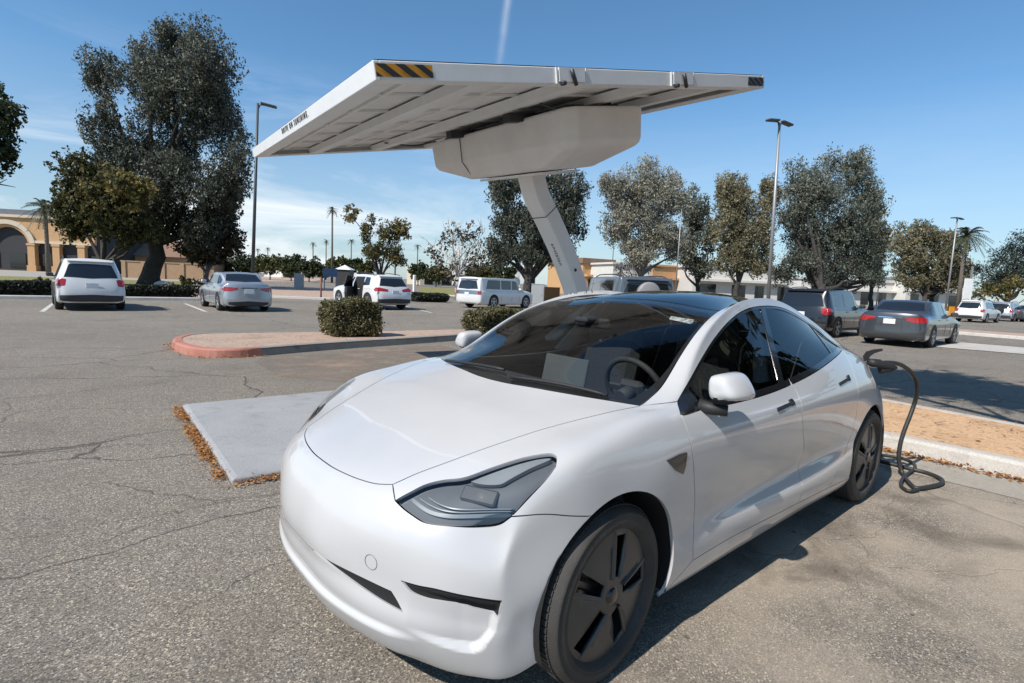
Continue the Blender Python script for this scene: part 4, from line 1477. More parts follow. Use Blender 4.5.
def tree(name, label, cat, base, blobs, n, size, leafmat, barkmat, r0, seed, group=None, droop=0., fork=.35, tone=None, shell=.55, trunks=None, sub=9, aspect=1.9, clump=.30, tone_var=.22):
    """blobs: (dx, dy, z, rx, ry, rz) about the base, metres"""
    rng = np.random.default_rng(seed)
    t = thing(name, label, cat, (float(base[0]), float(base[1]), float(base[2]) if len(base) > 2 else 0), 0, group)
    B = np.array(blobs, float)
    leaf_cloud('crown', B[:, :3], B[:, 3:6], n, size, leafmat, t, rng, droop, shell, tone, tone_var, aspect, sub, clump)
    tg = B[:, :3]-np.array([0, 0, 1])*B[:, 5:6]*.3
    if len(tg) > 7: tg = tg[rng.choice(len(tg), 7, replace=False)]
    for b in (trunks or [(0, 0)]):
        trunk(t, (b[0], b[1], -.05), tg, r0, barkmat, rng, fork)
    return t
# ------------------------------------------------------------------ the parked vehicles
P_PEARL = car_paint('pearl_white_paint', (.66, .66, .65))
P_SILVER = car_paint('silver_paint', (.42, .44, .47), .55, .35)
P_GREY = car_paint('graphite_paint', (.085, .088, .095), .55, .32)
M_GREYCOVER = simple('pale_grey_cover', (.24, .24, .245), .5)
P_SLATE = car_paint('slate_paint', (.13, .15, .17), .4, .3)
P_BLACK = car_paint('black_paint', (.014, .014, .016), .2, .25)


def suv(root, v, paint, glass=None, lamp='tall', clad=True, rails=True, seams_x=(.55, -.45), handles=True, spare=False, windows=True):
    gm = glass or M_DARKGLASS
    v.body(root, paint)
    b, H = v.belt, v.H
    tl = v.tail
    z1 = lambda x: v.zc(x)-.13
    xr = tl+.42; cw = v.kx[2]
    # side glass in three panes, with body-coloured or black pillars between
    ends = [(cw-.30, .22), (.12, -.78), (-.86, xr)]
    x0 = cw-.42
    def pane(a, c, a_b=None):
        n = 6
        topl = [(x, min(z1(x), H-.14)) for x in np.linspace(a, c, n)]
        return topl+[(c+.02, b+.045), ((a_b if a_b is not None else a)+.0, b+.045)]
    v.sidepoly(root, pane(x0-.28, .14, x0+.02), 'side_window', gm)
    v.sidepoly(root, pane(.06, -.84), 'side_window', gm)
    q = pane(-.92, xr+.10); q[-2] = (xr-.06, b+.06)
    v.sidepoly(root, q, 'side_window', gm)
    rw = v.hw*.80
    v.endpoly(root, [(-v.hw*.60, H-.20), (0, H-.18), (v.hw*.60, H-.20), (v.hw*.76, b+.05), (0, b+.02), (-v.hw*.76, b+.05)], 'rear_window', gm, -1, sym=False)
    zt = H-.10
    v.endpoly(root, [(-v.hw*.66, zt-.05), (0, zt-.03), (v.hw*.66, zt-.05), (v.hw*.82, b+.12), (0, b+.10), (-v.hw*.82, b+.12)], 'windscreen', gm, 1, sym=False)
    if lamp == 'tall':
        v.endpoly(root, [(v.hw*.70, b-.02), (v.hw*.955, b-.04), (v.hw*.965, b-.25), (v.hw*.74, b-.22)], 'tail_light', M_REDLAMP)
        v.sidepoly(root, [(v.xr+.40, b-.06), (v.xr+.20, b-.05), (v.xr+.17, b-.24), (v.xr+.28, b-.22)], 'tail_light', M_REDLAMP)
    elif lamp == 'wide':
        v.endpoly(root, [(v.hw*.38, b-.10), (v.hw*.95, b-.06), (v.hw*.96, b-.20), (v.hw*.40, b-.20)], 'tail_light', M_REDLAMP)
        v.sidepoly(root, [(v.xr+.42, b-.10), (v.xr+.20, b-.07), (v.xr+.17, b-.20), (v.xr+.30, b-.20)], 'tail_light', M_REDLAMP)
    elif lamp == 'band':
        v.endpoly(root, [(-v.hw*.93, b-.06), (v.hw*.93, b-.06), (v.hw*.95, b-.27), (-v.hw*.95, b-.27)], 'grey_band', M_STEEL, sym=False)
        v.endpoly(root, [(v.hw*.74, b-.075), (v.hw*.92, b-.075), (v.hw*.94, b-.255), (v.hw*.76, b-.255)], 'tail_light', M_REDLAMP, off=.010)
    v.endpoly(root, [(v.hw*.60, .80), (v.hw*.92, .84), (v.hw*.93, .70), (v.hw*.62, .66)], 'headlight', M_LENS if False else M_DRL, 1)
    v.endpoly(root, [(-v.hw*.5, .80), (v.hw*.5, .80), (v.hw*.45, .58), (-v.hw*.45, .58)], 'front_grille', M_CLAD, 1, sym=False)
    if clad:
        v.endpoly(root, [(-v.hw*.90, .50), (0, .53), (v.hw*.90, .50), (v.hw*.88, .33), (0, .31), (-v.hw*.88, .33)], 'bumper_cladding', M_CLAD, -1, sym=False)
        v.sidepoly(root, [(v.wb/2-.42, .34), (-v.wb/2+.42, .34), (-v.wb/2+.42, .27), (v.wb/2-.42, .27)], 'sill_cladding', M_CLAD, .004)
    v.plate(root, .80 if not clad else .82)
    v.wheels(root)
    v.mirrors(root, M_CLAD if clad else paint, x0-.02)
    v.seams(root, (x0-.02, .10, -.88), b+.0, .36)
    if handles: v.handles(root, (.34, -.62), b-.13, paint)
    if rails:
        for sg in (1, -1):
            y = v.hw*.72*sg
            m = MB(); xs_ = np.linspace(v.kx[3]-.25, tl+.25, 8)
            m.tube([(x, y, v.zc(x)+.055-.05*(i in (0, 7))) for i, x in enumerate(xs_)], .018, 6)
            m.build('roof_rail', M_CLAD, root)
    # roof spoiler over the rear window
    sp = MB(); sp.box(tl-.06, 0, v.zc(tl)-.035, .16, v.hw*1.30, .035, bevel=.015); sp.build('roof_spoiler', paint, root)
    if spare:
        zs_ = 1.32 if spare == 'white' else .93
        sx = v.S.frontx(0, zs_, -1)[0]
        t = MB(); t.lathe([(0, -.17), (.30, -.17), (.345, -.14), (.35, -.02), (.33, 0)], 32, 'x', (sx, 0, zs_)); t.build('spare_wheel_cover', M_GREYCOVER if spare == 'white' else M_CAVITY, root)
    return root


def saloon(root, v, paint, glass=None, wide=True):
    gm = glass or M_DARKGLASS
    v.body(root, paint)
    b, H = v.belt, v.H
    cw = v.kx[2]; r1 = v.kx[5]; dx = v.deckx
    z1 = lambda x: v.zc(x)-.125
    x0 = cw-.40
    n = 6
    v.sidepoly(root, [(x, max(b+.06, z1(x))) for x in np.linspace(x0-.30, -.02, n)]+[(.0, b+.04), (x0+.02, b+.04)], 'side_window', gm)
    v.sidepoly(root, [(x, max(b+.05, z1(x))) for x in np.linspace(-.10, r1-.30, n)]+[(r1-.36, b+.06), (r1-.10, b+.045), (-.08, b+.04)], 'side_window', gm)
    zt = v.zc(r1)-.05; zb = v.deck+.03
    v.endpoly(root, [(-v.hw*.60, zt-.02), (0, zt), (v.hw*.60, zt-.02), (v.hw*.72, zb+.02), (0, zb), (-v.hw*.72, zb+.02)], 'rear_window', gm, -1, sym=False)
    v.endpoly(root, [(-v.hw*.60, H-.12), (0, H-.10), (v.hw*.60, H-.12), (v.hw*.80, b+.12), (0, b+.10), (-v.hw*.80, b+.12)], 'windscreen', gm, 1, sym=False)
    tz = v.deck-.145
    v.endpoly(root, [(v.hw*(.42 if wide else .55), tz-.03), (v.hw*.93, tz), (v.hw*.94, tz-.16), (v.hw*.70, tz-.16), (v.hw*(.46 if wide else .58), tz-.10)], 'tail_light', M_REDLAMP)
    v.sidepoly(root, [(v.xr+.40, tz-.05), (v.xr+.24, tz-.04), (v.xr+.23, tz-.14), (v.xr+.32, tz-.13)], 'tail_light', M_REDLAMP)
    v.endpoly(root, [(v.hw*.55, .72), (v.hw*.92, .78), (v.hw*.93, .66), (v.hw*.58, .60)], 'headlight', M_DRL, 1)
    v.endpoly(root, [(-v.hw*.5, .62), (v.hw*.5, .62), (v.hw*.42, .45), (-v.hw*.42, .45)], 'front_grille', M_CLAD, 1, sym=False)
    v.endpoly(root, [(-v.hw*.80, .36), (0, .40), (v.hw*.80, .36), (v.hw*.78, .27), (-v.hw*.78, .27)], 'bumper_cladding', M_CLAD, -1, sym=False)
    v.endpoly(root, [(-v.hw*.36, tz-.015), (v.hw*.36, tz-.015), (v.hw*.36, tz-.045), (-v.hw*.36, tz-.045)], 'boot_trim', M_CHROME, -1, sym=False)
    v.plate(root, tz-.15)
    v.wheels(root)
    v.mirrors(root, paint, x0-.04)
    v.seams(root, (x0-.02, -.05, r1-.28), b, .34)
    v.handles(root, (.20, -.78), b-.10, M_CHROME)
    return root


def V_suv(): return Vehicle(4.60, 1.80, 1.68, 0, 1.02, .18, -1.45, -1.90, 1.02, 1.02, wb=2.67, front_ov=.93, r=.345, tumble=.71)
def V_cross(): return Vehicle(4.66, 1.89, 1.62, 0, 1.05, .18, -1.10, -1.84, 1.04, 1.02, wb=2.87, front_ov=.86, r=.36, tumble=.69)
def V_box(): return Vehicle(5.13, 1.93, 1.72, 0, 1.22, .62, -2.25, -2.50, 1.03, 1.04, wb=2.99, front_ov=.92, r=.37, tumble=.86)
def V_big(H=1.90): return Vehicle(5.15, 2.0, H, 0, 1.20, .55, -2.20, -2.52, 1.15, 1.14, wb=2.95, front_ov=.98, r=.39, tumble=.80)
def V_dark(): return Vehicle(4.80, 1.90, 1.74, 0, 1.05, .15, -1.35, -2.05, 1.06, 1.05, wb=2.86, front_ov=.95, r=.36, tumble=.76)
def V_small_saloon(): return Vehicle(4.37, 1.72, 1.45, 0, 1.05, .18, -1.02, None, .95, .92, deck=1.05, deckx=-1.70, wb=2.57, front_ov=.85, r=.315, tumble=.76, clear=.19)
def V_saloon(): return Vehicle(4.86, 1.83, 1.47, 0, 1.10, .20, -1.10, None, .96, .92, deck=1.08, deckx=-1.85, wb=2.78, front_ov=.94, r=.33, tumble=.75, clear=.19)
# ------------------------------------------------------------------ sun, sky
SUN_EL, SUN_AZ = radians(47), radians(3)
sun_dir = Vector((cos(SUN_EL)*cos(SUN_AZ), cos(SUN_EL)*sin(SUN_AZ), sin(SUN_EL)))
sl = bpy.data.lights.new('sun', 'SUN'); sl.energy = 4.2; sl.angle = radians(.53); sl.color = (1.0, .94, .86)
so = link('sun', sl); so.rotation_euler = (-sun_dir).to_track_quat('-Z', 'Y').to_euler(); so.location = (40, 5, 40)
W = bpy.data.worlds.new('World'); SC.world = W; W.use_nodes = True
wt = W.node_tree; bg = wt.nodes['Background']
sky = wt.nodes.new('ShaderNodeTexSky'); sky.sky_type = 'NISHITA'; sky.sun_disc = False
sky.sun_elevation = SUN_EL; sky.sun_rotation = pi/2-SUN_AZ
sky.air_density = 1.0; sky.dust_density = .25; sky.ozone_density = 1.4; sky.altitude = 300
# thin high cloud: streaks low in the west and one vapour trail
tc = wt.nodes.new('ShaderNodeTexCoord')
mp = wt.nodes.new('ShaderNodeMapping'); mp.inputs['Scale'].default_value = (1.0, 1.0, 5.5); mp.inputs['Location'].default_value = (.35, .2, .1)
wt.links.new(tc.outputs['Generated'], mp.inputs['Vector'])
cn = wt.nodes.new('ShaderNodeTexNoise'); cn.inputs['Scale'].default_value = 2.3; cn.inputs['Detail'].default_value = 7; cn.inputs['Roughness'].default_value = .62; cn.inputs['Distortion'].default_value = .6
wt.links.new(mp.outputs[0], cn.inputs['Vector'])
cr = wt.nodes.new('ShaderNodeValToRGB'); cr.color_ramp.elements[0].position = .42; cr.color_ramp.elements[1].position = .66
wt.links.new(cn.outputs['Fac'], cr.inputs['Fac'])
sx = wt.nodes.new('ShaderNodeSeparateXYZ'); wt.links.new(tc.outputs['Generated'], sx.inputs[0])
hr = wt.nodes.new('ShaderNodeValToRGB')          # clouds keep to the lower sky
e = hr.color_ramp.elements; e[0].position = .02; e[0].color = (1, 1, 1, 1); e[1].position = .34; e[1].color = (0, 0, 0, 1)
wt.links.new(sx.outputs['Z'], hr.inputs['Fac'])
az = wt.nodes.new('ShaderNodeVectorMath'); az.operation = 'DOT_PRODUCT'
dl = ray(120, 260); dl = dl/np.linalg.norm(dl); az.inputs[1].default_value = tuple(dl)
wt.links.new(tc.outputs['Generated'], az.inputs[0])
ar_ = wt.nodes.new('ShaderNodeValToRGB'); e = ar_.color_ramp.elements; e[0].position = .72; e[0].color = (.10, .10, .10, 1); e[1].position = .96; e[1].color = (1, 1, 1, 1)
wt.links.new(az.outputs['Value'], ar_.inputs['Fac'])
def wmul(a, b):
    m_ = wt.nodes.new('ShaderNodeMath'); m_.operation = 'MULTIPLY'
    for i, v in enumerate((a, b)):
        if hasattr(v, 'is_linked'): wt.links.new(v, m_.inputs[i])
        else: m_.inputs[i].default_value = v
    return m_.outputs[0]
cl = wmul(wmul(cr.outputs['Color'], hr.outputs['Color']), ar_.outputs['Color'])
# vapour trail: a narrow band about the great circle through two points of the sky
ta, tb = ray(509, -8), ray(501, 50); ta /= np.linalg.norm(ta); tb /= np.linalg.norm(tb)
tn = np.cross(ta, tb); tn /= np.linalg.norm(tn)
d1 = wt.nodes.new('ShaderNodeVectorMath'); d1.operation = 'DOT_PRODUCT'; d1.inputs[1].default_value = tuple(tn); wt.links.new(tc.outputs['Generated'], d1.inputs[0])
ab = wt.nodes.new('ShaderNodeMath'); ab.operation = 'ABSOLUTE'; wt.links.new(d1.outputs['Value'], ab.inputs[0])
tr_ = wt.nodes.new('ShaderNodeValToRGB'); e = tr_.color_ramp.elements; e[0].position = 0; e[0].color = (.42, .42, .42, 1); e[1].position = .0085; e[1].color = (0, 0, 0, 1)
wt.links.new(ab.outputs[0], tr_.inputs['Fac'])
d2 = wt.nodes.new('ShaderNodeVectorMath'); d2.operation = 'DOT_PRODUCT'
tm = ta*1.0+tb*.0; d2.inputs[1].default_value = tuple(tm); wt.links.new(tc.outputs['Generated'], d2.inputs[0])
tr2 = wt.nodes.new('ShaderNodeValToRGB'); e = tr2.color_ramp.elements; e[0].position = .9935; e[0].color = (0, 0, 0, 1); e[1].position = .998; e[1].color = (1, 1, 1, 1)
wt.links.new(d2.outputs['Value'], tr2.inputs['Fac'])
cn2 = wt.nodes.new('ShaderNodeTexNoise'); cn2.inputs['Scale'].default_value = 30; wt.links.new(tc.outputs['Generated'], cn2.inputs['Vector'])
tl_ = wmul(wmul(tr_.outputs['Color'], tr2.outputs['Color']), cn2.outputs['Fac'])
hz = wt.nodes.new('ShaderNodeValToRGB'); e = hz.color_ramp.elements; e[0].position = 0; e[0].color = (.72, .72, .72, 1); e[1].position = .30; e[1].color = (0, 0, 0, 1); wt.links.new(sx.outputs['Z'], hz.inputs['Fac'])
mx_ = wt.nodes.new('ShaderNodeMath'); mx_.operation = 'MAXIMUM'; wt.links.new(cl, mx_.inputs[0]); wt.links.new(tl_, mx_.inputs[1])
hm = wt.nodes.new('ShaderNodeMix'); hm.data_type = 'RGBA'; wt.links.new(hz.outputs['Color'], hm.inputs[0]); tint = wt.nodes.new('ShaderNodeMix'); tint.data_type = 'RGBA'; tint.blend_type = 'MULTIPLY'; tint.inputs[0].default_value = 1.0; wt.links.new(sky.outputs[0], tint.inputs[6]); tint.inputs[7].default_value = (.66, .95, 1.08, 1); wt.links.new(tint.outputs[2], hm.inputs[6]); hm.inputs[7].default_value = (3.5, 3.85, 4.35, 1)
mxc = wt.nodes.new('ShaderNodeMix'); mxc.data_type = 'RGBA'
wt.links.new(mx_.outputs[0], mxc.inputs[0]); wt.links.new(hm.outputs[2], mxc.inputs[6]); mxc.inputs[7].default_value = (7.6, 7.8, 8.0, 1)
wt.links.new(mxc.outputs[2], bg.inputs['Color']); bg.inputs['Strength'].default_value = .108

# ------------------------------------------------------------------ ground materials
def asphalt_material():
    t = NT('old_asphalt')
    P = t.pos()
    big = t.noise(P, .22, 5, .6)
    mid = t.noise(P, 1.1, 5, .6)
    fine = t.noise(P, 170, 3, .7)
    grit = t.vor(P, 160, out='Color')
    gs = t.n('ShaderNodeSeparateColor'); t.l(grit, gs.inputs[0])
    base = t.ramp(big, [(.30, (.168, .152, .132)), (.70, (.222, .201, .175))])
    base = t.mix(t.ramp(mid, [(.35, .0), (.75, .55)]), base, (.24, .208, .168))
    sp = t.ramp(gs.outputs[0], [(.0, (.34, .34, .34)), (.25, (.74, .74, .74)), (.70, (1.10, 1.09, 1.06)), (.90, (1.5, 1.47, 1.40)), (1.0, (2.7, 2.6, 2.4))])
    base = t.mix(1.0, base, sp, 'MULTIPLY')
    fr_ = t.ramp(fine, [(.30, .66), (.70, 1.34)])
    base = t.mix(.8, base, fr_, 'MULTIPLY')
    # cracks: cell borders of two sizes, bent by noise, worn away in places
    wv = t.n('ShaderNodeVectorMath', operation='MULTIPLY_ADD')
    nv = t.n('ShaderNodeTexNoise'); nv.inputs['Scale'].default_value = 1.7; nv.inputs['Detail'].default_value = 6; t.l(P, nv.inputs['Vector'])
    t.l(nv.outputs['Color'], wv.inputs[0]); wv.inputs[1].default_value = (.55, .55, 0); t.l(P, wv.inputs[2])
    # the cracks run mostly one way across the lot
    ga, gb = ground(0, 535), ground(280, 485); ca_ = atan2(gb[1]-ga[1], gb[0]-ga[0])
    mpg = t.n('ShaderNodeMapping', vector_type='TEXTURE'); mpg.inputs['Rotation'].default_value = (0, 0, ca_); mpg.inputs['Scale'].default_value = (3.0, 1.0, 1.0); t.l(wv.outputs[0], mpg.inputs['Vector'])
    c1 = t.vor(mpg.outputs[0], .52, 'DISTANCE_TO_EDGE')
    c2 = t.vor(mpg.outputs[0], 1.25, 'DISTANCE_TO_EDGE')
    k1 = t.ramp(c1, [(0.0, 1.0), (.0014, .85), (.0040, .0)])
    k2 = t.ramp(c2, [(0.0, .9), (.002, .6), (.0055, .0)])
    gate = t.ramp(t.noise(P, .16, 2), [(.42, 0.05), (.54, 1.0)])
    gate1 = t.ramp(t.noise(P, .35, 2), [(.30, 0.3), (.46, 1.0)])
    k = t.math('MAXIMUM', t.math('MULTIPLY', k1, gate1), t.math('MULTIPLY', t.math('MULTIPLY', k2, gate), .75))
    base = t.mix(t.math('MULTIPLY', k, .85), base, (.045, .039, .033))
    # oil and tyre stains
    st = t.ramp(t.noise(P, .85, 3, .5, .4), [(.62, 0.0), (.78, .45)])
    base = t.mix(st, base, (.060, .055, .050))
    # pale dust tracked over the bay on the right, with dark drips in it
    ds_ = t.n('ShaderNodeVectorMath', operation='DISTANCE'); t.l(P, ds_.inputs[0]); ds_.inputs[1].default_value = (-2.2, 3.0, 0)
    dm_ = t.math('MULTIPLY', t.ramp(ds_.outputs['Value'], [(.22, 1.0), (.42, 0.0)]), t.ramp(t.noise(P, .9, 5, .65), [(.36, 0.0), (.60, .85)]))
    mp_ = t.n('ShaderNodeMath', operation='MULTIPLY'); mp_.inputs[1].default_value = .1; t.l(ds_.outputs['Value'], mp_.inputs[0])
    dm_ = t.math('MULTIPLY', t.ramp(mp_.outputs[0], [(.20, 1.0), (.42, 0.0)]), t.ramp(t.noise(P, .9, 5, .65), [(.36, 0.0), (.60, .8)]))
    base = t.mix(dm_, base, t.mix(.8, (.40, .335, .26), fr_, 'MULTIPLY'))
    near_ = t.ramp(mp_.outputs[0], [(.22, 1.0), (.50, .25)])
    base = t.mix(t.math('MULTIPLY', near_, t.ramp(t.noise(P, 1.5, 5, .6, .6), [(.50, 0.0), (.66, .72)])), base, (.120, .097, .074))
    base = t.mix(t.math('MULTIPLY', near_, t.ramp(t.noise(P, 9, 2, .5), [(.72, 0.0), (.76, .8)])), base, (.05, .042, .034))
    h = t.math('SUBTRACT', t.math('ADD', gs.outputs[0], fine), t.math('MULTIPLY', k, 2.5))
    t.bsdf(base, .88, spec=.3, bump=h, bump_str=.55, bump_dist=.006)
    return t.m


def soil_material(name, a, b, c):
    t = NT(name)
    P = t.pos()
    col = t.ramp(t.noise(P, 1.1, 6, .65), [(.3, a), (.5, b), (.72, c)])
    col = t.mix(.7, col, t.ramp(t.noise(P, 40, 4, .7), [(.3, .62), (.7, 1.35)]), 'MULTIPLY')
    peb = t.vor(P, 28, out='Color'); gs = t.n('ShaderNodeSeparateColor'); t.l(peb, gs.inputs[0])
    col = t.mix(t.ramp(gs.outputs[0], [(.9, 0.), (.95, .55)]), col, (.10, .075, .05))
    t.bsdf(col, .95, bump=t.noise(P, 22, 5, .7), bump_str=.8, bump_dist=.03)
    return t.m


def concrete_material(name, a, b, dirty=.4):
    t = NT(name)
    P = t.pos()
    col = t.ramp(t.noise(P, 1.8, 6, .65), [(.3, a), (.7, b)])
    col = t.mix(t.ramp(t.noise(P, 5.5, 4, .6), [(.55, 0.), (.75, dirty)]), col, tuple(v*.45 for v in a))
    col = t.mix(.6, col, t.ramp(t.noise(P, 70, 3), [(.3, .75), (.7, 1.2)]), 'MULTIPLY')
    t.bsdf(col, .85, bump=t.noise(P, 60, 4), bump_str=.35, bump_dist=.006)
    return t.m


M_ASPH = asphalt_material()
M_SOIL = soil_material('orange_dirt', (.52, .32, .175), (.64, .41, .235), (.46, .28, .155))
M_PINKSOIL = soil_material('pink_dirt', (.36, .25, .185), (.46, .33, .25), (.31, .21, .155))
M_CONC = concrete_material('kerb_concrete', (.42, .39, .35), (.55, .52, .475))
M_GUTTER = concrete_material('gutter_concrete', (.30, .27, .225), (.39, .35, .295), .5)
M_GREYKERB = concrete_material('grey_kerb_concrete', (.20, .195, .185), (.28, .27, .25), .7)
M_REDKERB = concrete_material('faded_red_kerb_paint', (.36, .135, .095), (.44, .20, .15), .5)
M_LINE = concrete_material('worn_white_line', (.40, .39, .37), (.60, .59, .56), .6)
M_PLATEP = concrete_material('grey_painted_steel_deck', (.285, .287, .29), (.335, .336, .338), .34)
M_GRASS = soil_material('dry_grass', (.16, .15, .045), (.23, .21, .06), (.12, .125, .04))


def sheet(name, poly, z, mat, kind='structure'):
    m = MB(); n = len(poly)
    m.add([(p[0], p[1], z) for p in poly], [tuple(range(n))])
    a = sum(poly[i][0]*poly[(i+1) % n][1]-poly[(i+1) % n][0]*poly[i][1] for i in range(n))
    if a < 0: m.f = [f[::-1] for f in m.f]
    o = m.build(name, mat, None, False)
    return tag(o, kind=kind)


big = MB(); g = 2500.
big.add([(-g, -g, 0), (g, -g, 0), (g, g, 0), (-g, g, 0)], [(0, 1, 2, 3)])
tag(big.build('ground', M_ASPH, None, False), kind='structure')
G = lambda x, y, z=0: ground(x, y, z)[:2]


def kerb_strip(pts, w, h, inner=1):
    """kerb stones along a polyline: rounded section, pts on the road side edge"""
    P = np.array([[p[0], p[1], 0] for p in pts]); P = resample(P, .4) if len(P) < 8 else P
    n = len(P)
    m = MB()
    sec = [(0, 0), (.012, h-.03), (.035, h-.006), (.06, h), (w, h), (w, 0)]
    vs = []; fs = []
    for i in range(n):
        t = P[min(i+1, n-1)]-P[max(i-1, 0)]; t /= np.linalg.norm(t); nn = np.array([-t[1], t[0], 0])*inner
        for a, b in sec: vs.append(P[i]+nn*a+np.array([0, 0, b]))
    k = len(sec)
    for i in range(n-1):
        for j in range(k-1): fs.append((i*k+j, i*k+j+1, (i+1)*k+j+1, (i+1)*k+j))
    fs.append(tuple(range(k))); fs.append(tuple((n-1)*k+j for j in range(k)))
    m.add(vs, fs)
    return m

# --- right-hand island: kerb, dirt, far kerb, gutter
a0, a1 = G(881, 449), G(1021.6, 480.5)
u = (a1-a0)/np.linalg.norm(a1-a0)
r0 = a0-u*3.4; r1 = a1+u*9
km = kerb_strip([r0, r1], .16, .15, -1 if np.cross(u, np.array(CAM_C[:2])-a0) > 0 else 1)
tag(km.build('kerb', M_CONC), kind='structure')
b0, b1 = ground(883, 401.4, .13)[:2], ground(1021.6, 427.8, .13)[:2]
ub_ = (b1-b0)/np.linalg.norm(b1-b0)
f0 = b0-ub_*3.2; f1 = b1+ub_*9
nrm = np.array([-u[1], u[0]]); nrm = nrm if nrm @ (b0-a0) > 0 else -nrm
sheet('dirt_strip', [r0+nrm*.155, r1+nrm*.155, f1, f0], .142, M_SOIL)
km = kerb_strip([f0-nrm*-.17, f1-nrm*-.17], .17, .15, 1 if np.cross(ub_, -nrm) > 0 else -1)
tag(km.build('kerb', M_CONC), kind='structure')
sheet('gutter', [r0-nrm*.62, r1-nrm*.62, r1+nrm*.0, r0+nrm*.0], .004, M_GUTTER)

# --- left-hand island with its red kerb end
near_px = [(600, 331), (540, 334.5), (462, 340.5), (441, 342), (400, 345), (350, 348.5), (300, 352.5), (262, 356)]
near = [G(*p) for p in near_px]
red = [G(*p) for p in ((262, 356), (240, 357.5), (215, 358), (195, 356.5), (180, 353), (172.5, 349), (174, 344.5), (184, 341.5))]
far = [G(*p) for p in ((184, 341.5), (203, 339.5), (240, 338.6), (290, 337.6), (324, 337), (400, 335.3), (468, 333.2), (540, 329.5), (600, 326))]
near = smooth_curve([(p[0], p[1], 0) for p in near], .3); redc = smooth_curve([(p[0], p[1], 0) for p in red], .12)
farc = smooth_curve([(p[0], p[1], 0) for p in far], .3)
outline = np.vstack([near, redc[1:], farc[1:]])
ctr = outline.mean(0)
def side_of(c):
    i = len(c)//2; t = c[i+1]-c[i]; nn = np.array([-t[1], t[0], 0])
    return 1 if nn @ (ctr-c[i]) > 0 else -1
tag(kerb_strip(near, .16, .15, side_of(near)).build('kerb', M_GREYKERB), kind='structure')
tag(kerb_strip(redc, .16, .152, side_of(redc)).build('red_kerb', M_REDKERB), kind='structure')
tag(kerb_strip(farc, .16, .15, side_of(farc)).build('kerb', M_GREYKERB), kind='structure')
shr = ctr+(outline-ctr)*.985
tag(sheet('island_dirt', [(p[0], p[1]) for p in shr], .142, M_PINKSOIL), kind='structure')
# dust washed over the asphalt in front of the island
dust = NT('dust_film'); Pn = dust.pos()
sheet('sand_patch', [G(255, 362), G(262, 357.5), (near[-1][0], near[-1][1]), G(300, 355), G(350, 351), G(440, 345), G(470, 352), G(430, 372), G(350, 383), G(280, 376)], .004, None)
dcol = dust.ramp(dust.noise(Pn, 1.3, 5), [(.35, (.30, .22, .165)), (.65, (.22, .185, .155))])
db = dust.n('ShaderNodeBsdfPrincipled'); dust.l(dcol, db.inputs['Base Color']); db.inputs['Roughness'].default_value = .95
dt = dust.n('ShaderNodeBsdfTransparent'); dm = dust.n('ShaderNodeMixShader')
dust.l(dust.ramp(dust.noise(Pn, 1.0, 6, .7), [(.36, 0.), (.62, .85)]), dm.inputs[0]); dust.l(dt.outputs[0], dm.inputs[1]); dust.l(db.outputs[0], dm.inputs[2]); dust.l(dm.outputs[0], dust.out.inputs['Surface'])
bpy.data.objects['sand_patch'].data.materials.clear(); bpy.data.objects['sand_patch'].data.materials.append(dust.m)

# --- far left: kerb, planting strip, grass, paths; mid-distance islands
def quad_px(name, pts, z, mat): return sheet(name, [G(*p) for p in pts], z, mat)
k0, k1 = G(-60, 298.6), G(206, 301)
tag(kerb_strip([k0, k1], .30, .15, 1 if np.cross(k1-k0, k0-CAM_C[:2]) > 0 else -1).build('kerb', M_CONC), kind='structure')
quad_px('planting_strip', [(-60, 297.2), (206, 299.6), (212, 292), (-60, 287)], .012, M_PINKSOIL)
quad_px('grass', [(-80, 286.6), (212, 291.5), (190, 282), (-80, 273.5)], .016, M_GRASS)
quad_px('plaza', [(-120, 273), (190, 281.8), (240, 279.5), (200, 272.6), (-120, 267.6)], .008, M_GUTTER)
quad_px('dirt_verge', [(262, 297), (330, 299.6), (420, 300.5), (415, 293.5), (330, 288.5), (262, 287.5)], .016, M_PINKSOIL)
tag(kerb_strip([G(262, 297.6), G(332, 300.2), G(424, 301.2)], .2, .14, 1).build('kerb', M_CONC), kind='structure')
quad_px('dirt_verge', [(258, 281.6), (312, 281.6), (330, 278.2), (262, 276.8)], .016, M_PINKSOIL)
quad_px('lawn', [(418, 293.4), (462, 295.6), (545, 298), (548, 291.5), (420, 287.5)], .016, M_GRASS)
tag(kerb_strip([G(420, 294.6), G(462, 297), G(545, 299.6)], .2, .14, 1).build('kerb', M_CONC), kind='structure')
quad_px('road_island', [(935, 347.2), (1060, 357.5), (1060, 351), (935, 340.6)], .016, M_CONC)
quad_px('road_island', [(905, 329.5), (1060, 341.8), (1060, 336.5), (905, 325.5)], .016, M_PINKSOIL)
tag(kerb_strip([G(905, 330.2), G(1060, 342.6)], .2, .14, 1).build('kerb', M_CONC), kind='structure')
# stall lines
for (x0, y0), (x1, y1) in (((54.6, 302.6), (41.9, 311.8)), ((185, 303.6), (206, 311.8)), ((322, 305.5), (341, 312)), ((404, 306), (432, 313)), ((-12, 301), (-40, 310))):
    p, q = G(x0, y0), G(x1, y1); d = (q-p)/np.linalg.norm(q-p); nn = np.array([-d[1], d[0]])*.06
    sheet('stall_line', [p+nn, q+nn, q-nn, p-nn], .004, M_LINE)
